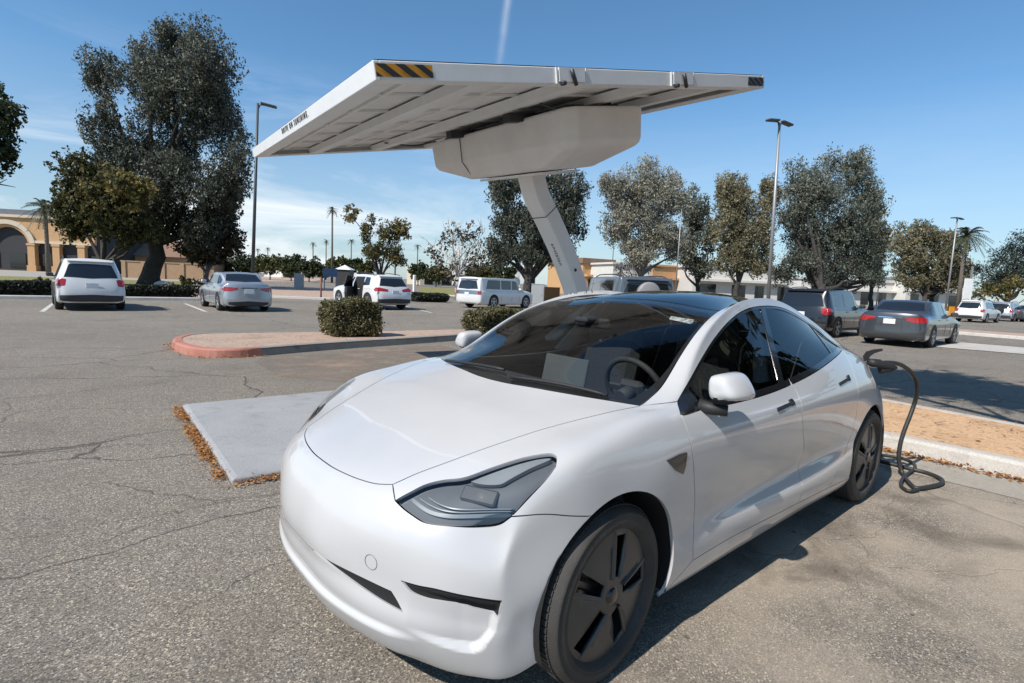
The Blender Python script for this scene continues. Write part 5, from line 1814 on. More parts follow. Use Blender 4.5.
# ------------------------------------------------------------------ solar charging canopy on its steel base plate
M_CANW = simple('white_canopy_paint', (.76, .76, .75), .4, var=.04)
M_CANG = simple('grey_housing_paint', (.80, .785, .76), .45, var=.06, scale=2)
M_PANEL = NT('panel_underside')
_P = M_PANEL.obj()
_n = M_PANEL.noise(_P, 3, 4)
M_PANEL.bsdf(M_PANEL.ramp(_n, [(.35, (.72, .72, .71)), (.65, (.80, .80, .79))]), .5)
M_PANEL = M_PANEL.m
M_CELL = simple('solar_cell_glass', (.012, .016, .03), .08, coat=1.0)
M_DARKSTEEL = simple('dark_steel', (.07, .07, .072), .5, metal=.6)
M_INK = simple('black_lettering', (.03, .03, .03), .6)
M_ORANGE = simple('orange_reflective_tape', (.62, .27, .02), .45)

arc = thing('charging_canopy', 'tilted white solar charging canopy on a leaning grey column behind the white car', 'canopy')
# frame of the underside: x along the eave, y up the slope, z out of the glass
O = np.array([-2.731, -4.021, 3.49])
ex = np.array([.1198, .98993, -.07541]); ey = np.array([-.96922, .13308, .20714]); ez = np.array([.21509, .04827, .9754])
CM = Matrix((Vector(ex), Vector(ey), Vector(ez))).transposed().to_4x4(); CM.translation = Vector(O)
hx, hy = 2.827, 2.25
TH = .128
def canopy_part(mb, name, mat, parent=None):
    mb.v = [tuple(CM @ Vector(v)) for v in mb.v]
    return mb.build(name, mat, parent or arc)
fr = MB()
for sx_, sy_, w_, d_ in ((0, -hy+.02, 2*hx, .04), (0, hy-.02, 2*hx, .04)):
    fr.box(sx_, sy_, TH/2, w_, d_, TH)
for sx_ in (-hx+.02, hx-.02):
    fr.box(sx_, 0, TH/2, .04, 2*hy-.08-.004, TH-.002)
# return flanges along the lower edge
for sx_ in (-hx+.09, hx-.09): fr.box(sx_, 0, .012, .10, 2*hy-.09, .018)
for sy_ in (-hy+.12, hy-.12): fr.box(0, sy_, .012, 2*hx-.3, .16, .016)
frame = canopy_part(fr, 'frame', M_CANW)
bevel_obj(frame, .006, 2)
pn = MB(); pn.box(0, 0, TH-.012, 2*hx-.10, 2*hy-.10, .02); panels = canopy_part(pn, 'panel_deck', M_PANEL)
# module frames and junction strips under the glass
md = MB()
for i in range(7):
    x = -hx+.10+(2*hx-.2)*i/6
    md.box(x, 0, TH-.036, .028, 2*hy-.14, .024)
for j in range(5):
    y = -hy+.10+(2*hy-.2)*j/4
    md.box(0, y, TH-.036, 2*hx-.2, .022, .022)
canopy_part(md, 'module_frame', M_CANW, panels)
for y in (-hy*.80, -hy*.36, hy*.08, hy*.5):
    b = MB(); b.box(0, y, TH-.034, 2*hx-.3, .05, .024); canopy_part(b, 'stiffening_rib', M_CANG, panels)
gl = MB(); gl.box(0, 0, TH+.004, 2*hx-.02, 2*hy-.02, .006); canopy_part(gl, 'solar_glass', M_CELL, panels)
# rolled beams along the length and two cross members
for y in (-hy*.60, -hy*.14, hy*.30, hy*.70):
    b = MB(); b.box(0, y, .012, 2*hx-.10, .17, .014); b.box(0, y-.078, .052, 2*hx-.10, .012, .066); b.box(0, y+.078, .052, 2*hx-.10, .012, .066)
    canopy_part(b, 'beam', M_CANW)
for x in (-.75, .75):
    b = MB(); b.box(x+.3, .7, -.02, .14, 1.5, .10); canopy_part(b, 'cross_member', M_DARKSTEEL)
# clamps on the near eave
for x_px in (571, 682):
    d_ = ray(x_px, 76); nE = ex; t_ = ((O+ex*hx)-CAM_C) @ nE/(d_ @ nE); p_ = CAM_C+d_*t_; yl = (p_-O) @ ey
    b = MB(); b.box(hx+.008, yl-.16, TH/2, .016, .014, TH*.98); b.box(hx+.008, yl+.16, TH/2, .016, .014, TH*.98)
    b.box(hx+.012, yl, TH*.55, .02, .28, TH*.86)
    canopy_part(b, 'clamp_plate', M_CANW, frame)
    b = MB(); b.tube([(hx+.05, yl-.03, TH*.80), (hx+.055, yl-.02, TH*.45), (hx+.03, yl+.03, -.01)], .018, 8); b.box(hx+.03, yl-.11, .0, .05, .05, .035, bevel=.01)
    canopy_part(b, 'latch', M_DARKSTEEL, frame)
# hazard tape on the near eave, at both ends
def tape(y0, y1, a_mat, name):
    b = MB(); b.add([(hx+.003, y0, .022), (hx+.003, y1, .022), (hx+.003, y1, TH-.022), (hx+.003, y0, TH-.022)], [(0, 1, 2, 3)])
    o = canopy_part(b, name, a_mat, arc)
    s = MB(); L_ = y1-y0; n = max(3, int(round(L_/.16))); hgt = TH-.044
    for i in range(-1, n+1):
        ya = y0+L_*(i+.0)/n; w_ = L_/n*.5
        poly = [(ya+.12, .022), (ya+w_+.12, .022), (ya+w_, TH-.022), (ya, TH-.022)]
        pts = []
        # clip in y
        def clip(poly, lim, keep):
            out = []
            for k in range(len(poly)):
                p, q = poly[k], poly[(k+1) % len(poly)]
                ip, iq = keep(p[0]), keep(q[0])
                if ip: out.append(p)
                if ip != iq:
                    t__ = (lim-p[0])/(q[0]-p[0]); out.append((lim, p[1]+(q[1]-p[1])*t__))
            return out
        poly = clip(poly, y0, lambda v: v >= y0-1e-9)
        if len(poly) > 2: poly = clip(poly, y1, lambda v: v <= y1+1e-9)
        if len(poly) > 2:
            s.add([(hx+.006, p[0], p[1]) for p in poly], [tuple(range(len(poly)))])
    canopy_part(s, 'tape_stripes', M_INK, arc)
    return o
def eave_y(x_px, y_px):
    d_ = ray(x_px, y_px); t_ = ((O+ex*hx)-CAM_C) @ ex/(d_ @ ex); return ((CAM_C+d_*t_)-O) @ ey
tape(eave_y(375.5, 70), eave_y(432.5, 71), M_ORANGE, 'hazard_tape')
tape(eave_y(748, 81), eave_y(763, 82), M_STEEL, 'hazard_tape')
def lettering(txt, size, loc, xdir, ydir, name, parent, mat, space=1.0, extr=.002):
    cu = bpy.data.curves.new(name, 'FONT'); cu.body = txt; cu.size = size; cu.align_x = 'CENTER'; cu.align_y = 'CENTER'; cu.extrude = extr; cu.space_character = space
    o_ = bpy.data.objects.new(name, cu); COL.objects.link(o_)
    bpy.context.view_layer.update()
    me = bpy.data.meshes.new_from_object(o_.evaluated_get(bpy.context.evaluated_depsgraph_get()))
    bpy.data.objects.remove(o_)
    x_ = Vector(xdir).normalized(); y_ = Vector(ydir).normalized(); z_ = x_.cross(y_)
    m_ = Matrix((x_, y_, z_)).transposed().to_4x4(); m_.translation = Vector(loc)
    me.transform(m_); me.materials.clear(); me.materials.append(mat)
    return link(name, me, parent)
# slogan on the left eave
d_ = ray(294, 123.5); t_ = ((O-ey*hy)-CAM_C) @ ey/(d_ @ ey); tp = CAM_C+d_*t_
xd = ex if (ray(330, 100)-ray(294, 123.5)) @ ex > 0 else -ex
lettering('DRIVE ON SUNSHINE.', .085, tp-ey*.004, xd, ez, 'slogan', frame, M_INK, 1.7)

# --- machine housing under the canopy: a long bevelled box with a tapered belly
hs = MB()
def outline8(x0, x1, y0, y1, c):
    return [(x0+c, y0), (x1-c, y0), (x1, y0+c), (x1, y1-c), (x1-c, y1), (x0+c, y1), (x0, y1-c), (x0, y0+c)]
rings = [(-.03, outline8(-1.58, 1.96, .15, 1.34, .11)), (-.40, outline8(-1.56, 1.95, .16, 1.33, .11)), (-.455, outline8(-1.49, 1.90, .20, 1.29, .10)),
         (-.61, outline8(-.80, 1.40, .28, 1.15, .12)), (-.64, outline8(-.70, 1.30, .31, 1.12, .10))]
vs = []; fs = []
for z_, pl in rings:
    for x, y in pl: vs.append((x, y, z_))
n = 8
for i in range(len(rings)-1):
    for k in range(n): fs.append((i*n+k, i*n+(k+1) % n, (i+1)*n+(k+1) % n, (i+1)*n+k))
fs.append(tuple(range(n))); fs.append(tuple((len(rings)-1)*n+k for k in range(n)))
hs.add(vs, fs)
housing = canopy_part(hs, 'housing', M_CANG)
bevel_obj(housing, .07, 5, 20)
b = MB(); b.prism(outline8(-.48, 1.05, .34, 1.08, .10), -.685, -.655); canopy_part(b, 'bearing_plate', M_CANG)
b = MB()
for a0_, a1_ in (((-.50, .143, -.05), (-.50, .143, -.40)), ((-.50, .15, -.40), (-.50, .29, -.61))): b.tube([a0_, a1_], .006, 4)
canopy_part(b, 'panel_joint', M_DARKSTEEL, housing)
b = MB(); b.box(.2, .72, -.01, 3.0, .8, .06); b.box(1.4, 1.0, .01, .3, .3, .12); canopy_part(b, 'tracker_bracket', M_DARKSTEEL)
b = MB(); b.tube(smooth_curve([(-1.9, -.45, .05), (-1.8, .0, -.02), (-1.5, .25, .0)], .05), .012, 5); canopy_part(b, 'cable_run', M_DARKSTEEL)
b = MB(); b.tube(smooth_curve([(1.6, .05, .05), (1.75, .25, -.05), (1.85, .45, -.02)], .05), .014, 5); canopy_part(b, 'cable_run', M_DARKSTEEL)

# --- leaning column
YC = -3.65
cl_ = []
for (xl, yl), (xr_, yr) in (((531.9, 179),)*2, ((536.5, 196),)*2, ((547.6, 219),)*2, ((560.6, 248),)*2, ((570.0, 272.8),)*2, ((575.5, 290.4),)*2):
    d_ = ray((xl+xr_)/2, (yl+yr)/2); t_ = (YC-CAM_C[1])/d_[1]; cl_.append(CAM_C+d_*t_)
cl_.append(np.array([cl_[-1][0]-.16, YC, .75])); cl_.append(np.array([cl_[-1][0]-.02, YC, .09]))
cl_.insert(0, cl_[0]+(cl_[0]-cl_[1])*.35)
cc_ = smooth_curve(cl_, .05)
vs = []; fs = []
for i, p in enumerate(cc_):
    t_ = cc_[min(i+1, len(cc_)-1)]-cc_[max(i-1, 0)]; t_ /= np.linalg.norm(t_); nx_ = np.cross([0, 1, 0], t_)
    w_ = .135; dp = .15
    for a, b in ((-1, -1), (1, -1), (1, 1), (-1, 1)): vs.append(p+nx_*w_*a+np.array([0, dp*b, 0]))
for i in range(len(cc_)-1):
    for k in range(4): fs.append((i*4+k, i*4+(k+1) % 4, i*4+4+(k+1) % 4, i*4+4+k))
fs.append((0, 1, 2, 3)); fs.append(tuple((len(cc_)-1)*4+k for k in range(4)))
M_COL = simple('column_paint', (.82, .815, .80), .45, var=.05, scale=2)
colm = MB().add(vs, fs, True).build('column', M_COL, arc); bevel_obj(colm, .03, 3, 40).modifiers['bevel'].harden_normals = True
# joint ring, name down the column, lock
k_ = int(np.argmin([abs(p[2]-2.52) for p in cc_]))
def col_frame(i):
    t_ = cc_[i-1]-cc_[i+1]; t_ = t_/np.linalg.norm(t_)   # upwards
    return t_, np.cross([0, 1, 0], t_)
tz_, nx_ = col_frame(k_)
ring_ = [cc_[k_]+nx_*.138*a+np.array([0, .153*b, 0]) for a, b in ((-1, -1), (1, -1), (1, 1), (-1, 1), (-1, -1))]
MB().tube(ring_, .006, 4).build('column_joint', M_DARKSTEEL, colm)
k_ = int(np.argmin([abs(p[2]-1.98) for p in cc_])); tz_, nx_ = col_frame(k_)
fx = nx_ if (CAM_C-cc_[k_]) @ nx_ > 0 else -nx_
lettering('envision', .10, cc_[k_]+fx*.138+np.array([0, .02, 0]), -tz_, np.cross(fx, -tz_), 'maker_name', colm, M_INK, 1.15)
k2 = int(np.argmin([abs(p[2]-1.72) for p in cc_]))
b = MB(); b.lathe([(0, .014), (.022, .012), (.026, 0)], 16, 'y', tuple(cc_[k2]+np.array([.02, .15, 0]))); b.build('lock', M_DARKSTEEL, colm)

# --- base plate (ballast deck)
s0_, s1_, s2_ = ground(182.5, 404, .046)[:2], ground(232, 478.5, .046)[:2], ground(283, 474.5, .046)[:2]
du = (s2_-s1_)/np.linalg.norm(s2_-s1_)
wv_ = s0_-s1_; du = np.array([wv_[1], -wv_[0]]); du = du/np.linalg.norm(du); du = du if du[0] < 0 else -du
sl_ = [s1_, s1_+wv_, s1_+wv_+du*5.4, s1_+du*5.4]
b = MB(); n = 4
ctr_ = sum(sl_)/4
vs = [(p[0], p[1], .004) for p in [ctr_+(p-ctr_)*1.0 for p in sl_]]+[(p[0], p[1], .034) for p in sl_]+[(q[0], q[1], .046) for q in [ctr_+(p-ctr_)*.985 for p in sl_]]
fs = []
for i in range(2):
    for k in range(4): fs.append((i*4+k, i*4+(k+1) % 4, i*4+4+(k+1) % 4, i*4+4+k))
fs.append((8, 9, 10, 11))
b.add(vs, fs); deck = b.build('base_plate', M_PLATEP, arc); bevel_obj(deck, .012, 2)
SLAB = (s1_, du, wv_)
b = MB(); b.box(cc_[-1][0], YC, .088, .62, .60, .05, bevel=.015); b.build('column_foot', M_COL, arc)
# ------------------------------------------------------------------ charging cable, charge-port flap, fallen leaves
def lerp(a, b, t): return a+(b-a)*t
cabm = simple('cable_rubber', (.028, .027, .025), .5, bump=.2)
port = np.array([-3.33, .835, .93])
pd = (port-CAM_C) @ _f
touch = ground(902.5, 473, .022); td = (touch-CAM_C) @ _f
hang_px = [(870, 364), (879, 363), (890, 362.5), (900, 364.5), (907, 368.5), (913, 374.5), (916.6, 382), (917.2, 392), (914.5, 403), (910, 416), (904.5, 430), (900.3, 444), (898.8, 458), (900, 467)]
hp_ = [at_depth(x, y, lerp(pd-.02, td, min(1, i/8))) for i, (x, y) in enumerate(hang_px)]
gp = [ground(x, y, .022) for x, y in ((903, 474), (908.5, 482), (916, 488), (929, 486.8), (941.5, 483.2), (940.5, 478.6), (926, 472.6), (911, 469), (902, 466.5), (890, 463.5), (880, 461), (860, 457))]
gp2 = [np.array([-3.75, -.2, .022]), np.array([-4.2, -1.6, .022]), np.array([-4.35, -2.6, .06]), np.array([-4.4, -3.3, .14])]
cable = MB(); cable.tube(smooth_curve(hp_+gp+gp2, .025), .0165, 10)
co_ = cable.build('charging_cable', cabm); tag(co_, 'thick black charging cable looping from the white car down onto the ground', 'cable')
gp3 = [ground(x, y, .02) for x, y in ((876, 454.5), (890, 456), (903, 458.5), (913, 463), (914.5, 468.5), (906, 475), (901.5, 481), (902, 487), (909, 491), (918, 489.5))]
cb = MB(); cb.tube(smooth_curve(gp3, .02), .013, 8); cb.build('cable_loop', cabm, co_)
h = MB(); hv = smooth_curve([port+np.array([.04, -.03, -.01]), port+np.array([-.02, .04, .015]), hp_[0]+np.array([0, 0, .012]), hp_[1]], .02)
h.tube(hv, [.030]*len(hv), 10); h.build('connector', M_BLACKMATT, co_)
# open flap of the charge port, a part of the car
fp = [at_depth(x, y, pd) for x, y in ((863, 356.5), (866.5, 351.5), (874, 349.3), (882.3, 348.6), (882, 350.8), (874, 353.2), (869.5, 356.5), (868, 361), (865, 361))]
nf = np.cross(fp[3]-fp[0], fp[8]-fp[0]); nf /= np.linalg.norm(nf)
b = MB(); m_ = len(fp); b.add([p-nf*.006 for p in fp]+[p+nf*.006 for p in fp], [tuple(range(m_)), tuple(range(2*m_-1, m_-1, -1))]+[(i, (i+1) % m_, m_+(i+1) % m_, m_+i) for i in range(m_)])
b.build('charge_port_flap', M_BLACKMATT, car)

M_LEAF_LITTER = leaf_material('dry_leaf', [(0, (.20, .075, .025)), (.5, (.36, .15, .045)), (1, (.46, .26, .09))], .1, .8)
def litter(name, pts, n, width, size, seed, z=0.012):
    rng = np.random.default_rng(seed)
    P = resample(np.array([[p[0], p[1], 0] for p in pts]), .02)
    k = rng.integers(0, len(P), n)
    # leaves gather in drifts
    keep = np.sin(k*.07+seed)*.5+np.sin(k*.19+1.3*seed)*.5 > rng.normal(-.35, .6, n)
    k = k[keep]; n = len(k)
    C_ = P[k]+np.stack([rng.normal(0, width, n), rng.normal(0, width, n), np.abs(rng.normal(0, .014, n))+z], 1)
    a = rng.random(n)*2*pi; s = size*(.5+rng.random(n)); tl_ = rng.normal(0, .45, n)
    u = np.stack([np.cos(a), np.sin(a), tl_*.6], 1)*s[:, None]; w = np.stack([-np.sin(a), np.cos(a), rng.normal(0, .4, n)], 1)*(s*.55)[:, None]
    co = np.stack([C_-u, C_+w*.9, C_+u, C_-w*.9], 1).reshape(-1, 3); co[:, 2] = np.maximum(co[:, 2], .004)
    me = bpy.data.meshes.new(name); me.from_pydata(co.tolist(), [], [tuple(range(4*i, 4*i+4)) for i in range(n)])
    at = me.attributes.new('tone', 'FLOAT', 'FACE'); at.data.foreach_set('value', rng.random(n).astype(np.float32))
    me.materials.append(M_LEAF_LITTER)
    return tag(link(name, me), kind='stuff')
s1_, du, wv_ = SLAB
out_ = -du*.045
litter('fallen_leaves', [s1_+wv_*1.0+out_, s1_+wv_*.6+out_, s1_+wv_*.05+out_], 3400, .030, .0115, 3)
nw = -wv_/np.linalg.norm(wv_)
litter('fallen_leaves', [s1_+nw*.04, s1_+du*1.2+nw*.04], 900, .026, .011, 5)
litter('fallen_leaves', [r0-nrm*.05, r1-nrm*.05], 5200, .045, .02, 8)
litter('fallen_leaves', [(p[0], p[1]) for p in redc[::4]], 500, .10, .02, 11)
rng = np.random.default_rng(77)
litter('fallen_leaves', [f0+nrm*-.3, f1+nrm*-.5], 500, .55, .02, 13, .15)
# ------------------------------------------------------------------ parked vehicles
t = thing('parked_suv', 'white estate-like SUV seen square from behind, leftmost of the cars, beside the dark low hedge', 'car')
v = V_suv(); suv(t, v, P_PEARL, lamp='tall')
fl_ = ground(64.5, 309.2); fr__ = ground(116, 309.4); mid_ = (fl_+fr__)/2
hd = np.array([.03, -1.0]); d_ = hd/np.linalg.norm(hd)
def put_mid(root, v, mid, d):
    d = np.array(d, float); d /= np.linalg.norm(d); c = np.array(mid[:2])+d*v.wb/2
    root.location = (c[0], c[1], 0); root.rotation_euler = (0, 0, atan2(d[1], d[0]))
put_mid(t, v, mid_, (.03, -1))
t = thing('parked_saloon', 'small silver saloon seen from behind at the lamp post, with its tail towards the camera', 'car')
v = V_small_saloon(); saloon(t, v, P_SILVER)
put_mid(t, v, (ground(222, 310)+ground(263, 311))/2, (.01, -1))
t = thing('parked_suv', 'white crossover with a rear side door standing open, behind the clipped hedge', 'car')
v = V_cross(); suv(t, v, P_PEARL, lamp='wide')
put_mid(t, v, (ground(366, 309.5)+ground(403, 308.6))/2, (.06, -1))
def open_door():
    # hinged at its front edge, swung outwards; the dark lining faces the rear
    sg = -1
    root_x, y0 = -.02, v.hw
    return
sgn_cam = 1 if (Matrix.Rotation(t.rotation_euler[2], 3, 'Z') @ Vector((0, 1, 0))).dot(Vector((CAM_R))) < 0 else -1
dr = bpy.data.objects.new('open_door', None); COL.objects.link(dr); dr.parent = t
dr.location = (-.02, v.hw*sgn_cam, 0); dr.rotation_euler = (0, 0, radians(-48)*sgn_cam); dr.empty_display_size = .2
m = MB(); m.prism([(0, .36), (-.95, .40), (-1.02, .75), (-.98, 1.0), (0, 1.02)], .0, .05*1, 'y'); o = m.build('door_skin', P_PEARL, dr)
m = MB(); m.prism([(-.03, .40), (-.92, .44), (-.98, .75), (-.94, .98), (-.03, 1.0)], -.06*sgn_cam-.02, -.004, 'y'); m.build('door_lining', M_INTERIOR, dr)
m = MB(); m.tube([(-.0, .02, 1.0), (-.05, .0, 1.50), (-.70, .0, 1.50), (-.97, .02, 1.0)], .028, 6); m.build('window_frame', M_CLAD, dr)
m = MB(); m.prism([(-.02, 1.0), (-.07, 1.48), (-.69, 1.48), (-.94, 1.0)], -.004, .004, 'y'); m.build('door_glass', M_GLASS, dr)
m = MB(); p = v.S
lp = [v.S.side(x, z, sgn_cam) for x, z in [(-.02, .40), (-.02, 1.45), (-.80, 1.42), (-1.0, 1.0), (-.98, .60), (-.90, .42)]]
q = PM(); panel(q, v.S, resample(lp+[lp[0]], .06)[:-1], 'side', gap=0, off=.010, rim=.01); q.build('door_opening', M_CAVITY, t)

t = thing('parked_wagon', 'boxy white wagon with blacked-out windows, side on, beyond the round shrub', 'car')
v = V_box(); suv(t, v, P_PEARL, lamp='band', clad=False, rails=False)
put_mid(t, v, (ground(471, 306.9)+ground(491, 308.7))/2, (-.98, -.20))
t = thing('parked_saloon', 'dark grey saloon with red tail lights and a pale number plate, beside the black SUV', 'car')
v = V_saloon(); saloon(t, v, P_GREY)
ra, rb, rc = ground(862.5, 341.3), ground(927.5, 347.2), ground(948, 342.5)
d_ = (rc-rb)[:2]; d_ /= np.linalg.norm(d_)
put_mid(t, v, (ra+rb)/2+np.array([.0, .1, 0]), (-1, .015))
t = thing('parked_suv', 'black SUV seen from behind, half hidden by the white car, beside the grey saloon', 'car')
v = V_dark(); suv(t, v, P_BLACK, clad=True, lamp='tall')
g_ = ground(833, 337.5)
put_mid(t, v, (g_[0], g_[1]-.82, 0), (-1, .02))
t = thing('parked_suv', 'dark SUV with a pale spare wheel cover, its top showing above the white car', 'car')
v = V_big(1.82); suv(t, v, P_SLATE, clad=False, spare='white')
g_ = place(634, 16.6); put_mid(t, v, g_, (-.55, -.84))
t = thing('parked_suv', 'white SUV parked far off at the right beside the white board', 'car')
v = V_suv(); suv(t, v, P_PEARL, lamp='tall')
put_mid(t, v, place(974, 40.5), (-1, .10))
t = thing('parked_suv', 'pale SUV with a black spare wheel on its back, far off near the right edge', 'car')
v = V_suv(); suv(t, v, P_SILVER, lamp='tall', spare='black')
put_mid(t, v, place(1003, 46), (-1, .10))
t = thing('parked_saloon', 'dark grey saloon cut off by the right edge of the view, far off', 'car')
v = V_saloon(); saloon(t, v, P_GREY)
put_mid(t, v, place(1031, 46), (-1, .08))

# ------------------------------------------------------------------ lamp posts, small street things
M_GALV = simple('galvanised_pole', (.33, .33, .33), .5, metal=.5)
M_DARKPOLE = simple('dark_pole', (.075, .078, .08), .5, metal=.3)
M_LAMPHEAD = simple('lamp_head', (.05, .06, .06), .5)
def lamp_post(x_px, dep, top_px, label, heads, mat=M_GALV, r=.09, lean=0.0):
    p = place(x_px, dep)
    yh = 341.5+CAM_F*(_f[2]+CAM_R[2]*(x_px-512)/CAM_F)/CAM_U[2]
    Hh = CAM_C[2]+(yh-top_px)*dep/CAM_F
    t = thing('lamp_post', label, 'lamp post', tuple(p))
    b = MB(); b.lathe([(.26, 0), (.26, .55), (.24, .60), (0, .60)], 16); b.build('footing', M_CONC, t)
    b = MB(); b.tube([(0, 0, .55), (0, 0, Hh)], [r, r*.62], 10); b.build('pole', mat, t)
    for a in heads:
        c_, s_ = cos(a), sin(a)
        rot = Matrix.Rotation(a, 4, 'Z')
        m4 = rot @ Matrix.Translation((.48, 0, Hh-.02)) @ Matrix.Rotation(radians(6), 4, 'Y')
        b = MB(); b.box(0, 0, 0, .74, .30, .10, bevel=.04, mat=m4); b.tube([rot @ Vector((0, 0, Hh-.3)), rot @ Vector((.10, 0, Hh-.06)), rot @ Vector((.3, 0, Hh-.03))], .035, 6)
        b.build('lamp_head', M_LAMPHEAD, t)
    if lean: t.rotation_mode = 'AXIS_ANGLE'; t.rotation_axis_angle = (lean, _f[0], _f[1], 0)
    return t
rv_ = atan2(CAM_R[1], CAM_R[0])
lamp_post(251.5, 26.5, 109.5, 'tall dark lamp post with one head, behind the silver saloon', [rv_+.3], M_DARKPOLE, lean=.042)
lamp_post(769.5, 25, 128, 'tall galvanised lamp post with two heads, above the rear roof of the white car', [rv_+.5, rv_+pi+.5], M_GALV, lean=-.030)
lamp_post(946.5, 49, 219.5, 'lamp post with two heads near the palm, behind the dark grey saloon', [rv_+.4, rv_+pi+.4], M_GALV)
lamp_post(877, 75, 250, 'plain thin lamp post standing in front of the large dark trees', [], M_GALV, .08)
lamp_post(675.5, 52, 211, 'thin lamp post between the olive tree and the small grey tree', [rv_+pi], M_GALV, .07)
lamp_post(611, 95, 234, 'faint distant lamp post left of the olive tree', [rv_], M_DARKPOLE, .09)
lamp_post(1005.5, 105, 276, 'short distant lamp post in front of the conifer', [rv_], M_GALV, .1)
lamp_post(395, 47, 247, 'thin pale post in the crown of the yellow tree', [], M_GALV, .08)

M_GREYBOX = simple('grey_cabinet_paint', (.36, .37, .37), .5)
def boxthing(name, label, cat, px, dep, w, d, h, mat, roof=None, rz=None):
    p = place(px, dep); t = thing(name, label, cat, tuple(p), rz if rz is not None else rv_)
    b = MB(); b.box(0, 0, h/2, w, d, h, bevel=.02); b.build('casing', mat, t)
    if roof is not None:
        b = MB()
        b.add([(-w*.6, -d*.6, h), (w*.6, -d*.6, h), (w*.6, d*.6, h), (-w*.6, d*.6, h), (0, 0, h+w*.35)], [(0, 1, 4), (1, 2, 4), (2, 3, 4), (3, 0, 4), (0, 3, 2, 1)])
        b.build('roof', roof, t)
    else:
        b = MB(); b.box(0, 0, h+.02, w*1.06, d*1.06, .05, bevel=.01); b.build('lid', mat, t)
        b = MB(); b.box(0, -d/2-.006, h*.5, w*.86, .012, h*.8, bevel=.004); b.box(w*.3, -d/2-.02, h*.55, .03, .03, .16); b.build('door', mat, t)
    return t
boxthing('electrical_cabinet', 'grey electrical cabinet at the foot of the eucalyptus, right of the boxy wagon', 'cabinet', 538, 36, .85, .6, 1.45, M_GREYBOX)
boxthing('electrical_cabinet', 'small grey utility cabinet on the far island left of the blue sign', 'cabinet', 299, 52, .75, .6, 1.5, M_GREYBOX)
boxthing('kiosk', 'small dark kiosk with a peaked white roof across the road', 'kiosk', 345, 70, 1.8, 1.8, 2.3, M_DARKSTEEL, M_WHITEPLASTIC)
boxthing('traffic_barrel', 'orange traffic barrel beyond the dark grey saloon', 'barrel', 951, 50, .5, .5, 1.0, M_ORANGE)
boxthing('work_trailer', 'small orange work trailer half hidden behind the grey cabinet', 'trailer', 552, 52, 1.5, 1.2, 1.2, simple('orange_paint', (.42, .16, .05), .6))
# blue sign on two posts
p = place(330, 55); t = thing('road_sign', 'small blue sign on two posts on the far island', 'sign', tuple(p), rv_)
b = MB(); b.box(0, 0, 1.75, 1.5, .06, .85, bevel=.02); b.build('sign_panel', simple('blue_sign_paint', (.10, .16, .27), .5), t)
for x in (-.6, .6):
    b = MB(); b.box(x, .06, .9, .08, .06, 1.8); b.build('post', M_GALV, t)
p = ground(321, 299.5); t = MB().tube([(0, 0, 0), (0, 0, 1.35)], .05, 8).build('bollard', simple('rusty_steel', (.20, .085, .05), .8)); t.location = tuple(p)
tag(t, 'thin rusty post on the dirt verge left of the white crossover', 'post')
p = place(414.5, 44); t = MB().box(0, 0, .9, .22, .22, 1.8, bevel=.03).build('bollard', M_WHITEPLASTIC); t.location = tuple(p)
tag(t, 'white post on the lawn right of the white crossover', 'post')
p = place(966, 52); t = thing('road_sign', 'plain white board on a post beside the far white SUV', 'sign', tuple(p), rv_)
b = MB(); b.box(0, 0, 2.2, .85, .08, 3.2, bevel=.02); b.build('sign_panel', M_WHITEPLASTIC, t)
b = MB(); b.box(.2, .03, 2.5, .16, .12, 5.0); b.build('post', M_GALV, t)

# ------------------------------------------------------------------ buildings
M_STUCCO = concrete_material('orange_stucco', (.48, .29, .14), (.54, .33, .17), .15)
M_TAN = concrete_material('tan_stucco', (.34, .22, .13), (.40, .26, .155), .2)
M_CREAM = concrete_material('cream_stucco', (.55, .47, .36), (.62, .53, .41), .15)
M_PALEWALL = concrete_material('white_wall', (.58, .56, .52), (.66, .64, .60), .15)
M_ROOFGREY = concrete_material('slate_parapet', (.14, .15, .17), (.18, .19, .21), .2)
M_ROOFBROWN = concrete_material('brown_tile_roof', (.20, .12, .08), (.26, .16, .11), .3)
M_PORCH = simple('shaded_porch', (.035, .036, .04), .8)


def wall_frame(p, q):
    p = np.array(p[:2], float); q = np.array(q[:2], float); d = q-p; L = np.linalg.norm(d); d /= L
    return p, d, L, atan2(d[1], d[0])

# shopping arcade at the left, facing the car park
p, d, L, a = wall_frame(place(-75, 92), place(97, 95))
t = thing('arcade_building', 'long orange stucco arcade with a big arch and dark porches at the left edge', 'building', (p[0], p[1], 0), a)
Hh = 10.2
def front(name, mat, polys, y0, y1, parent):
    b = MB()
    for pl in polys: b.prism(pl, y0, y1, 'y')
    return b.build(name, mat, parent)
# mass
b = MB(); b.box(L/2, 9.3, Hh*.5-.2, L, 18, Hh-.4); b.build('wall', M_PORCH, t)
arch_c = .49*L; ar_in = 3.3; ar_out = 4.6
spring = 3.4
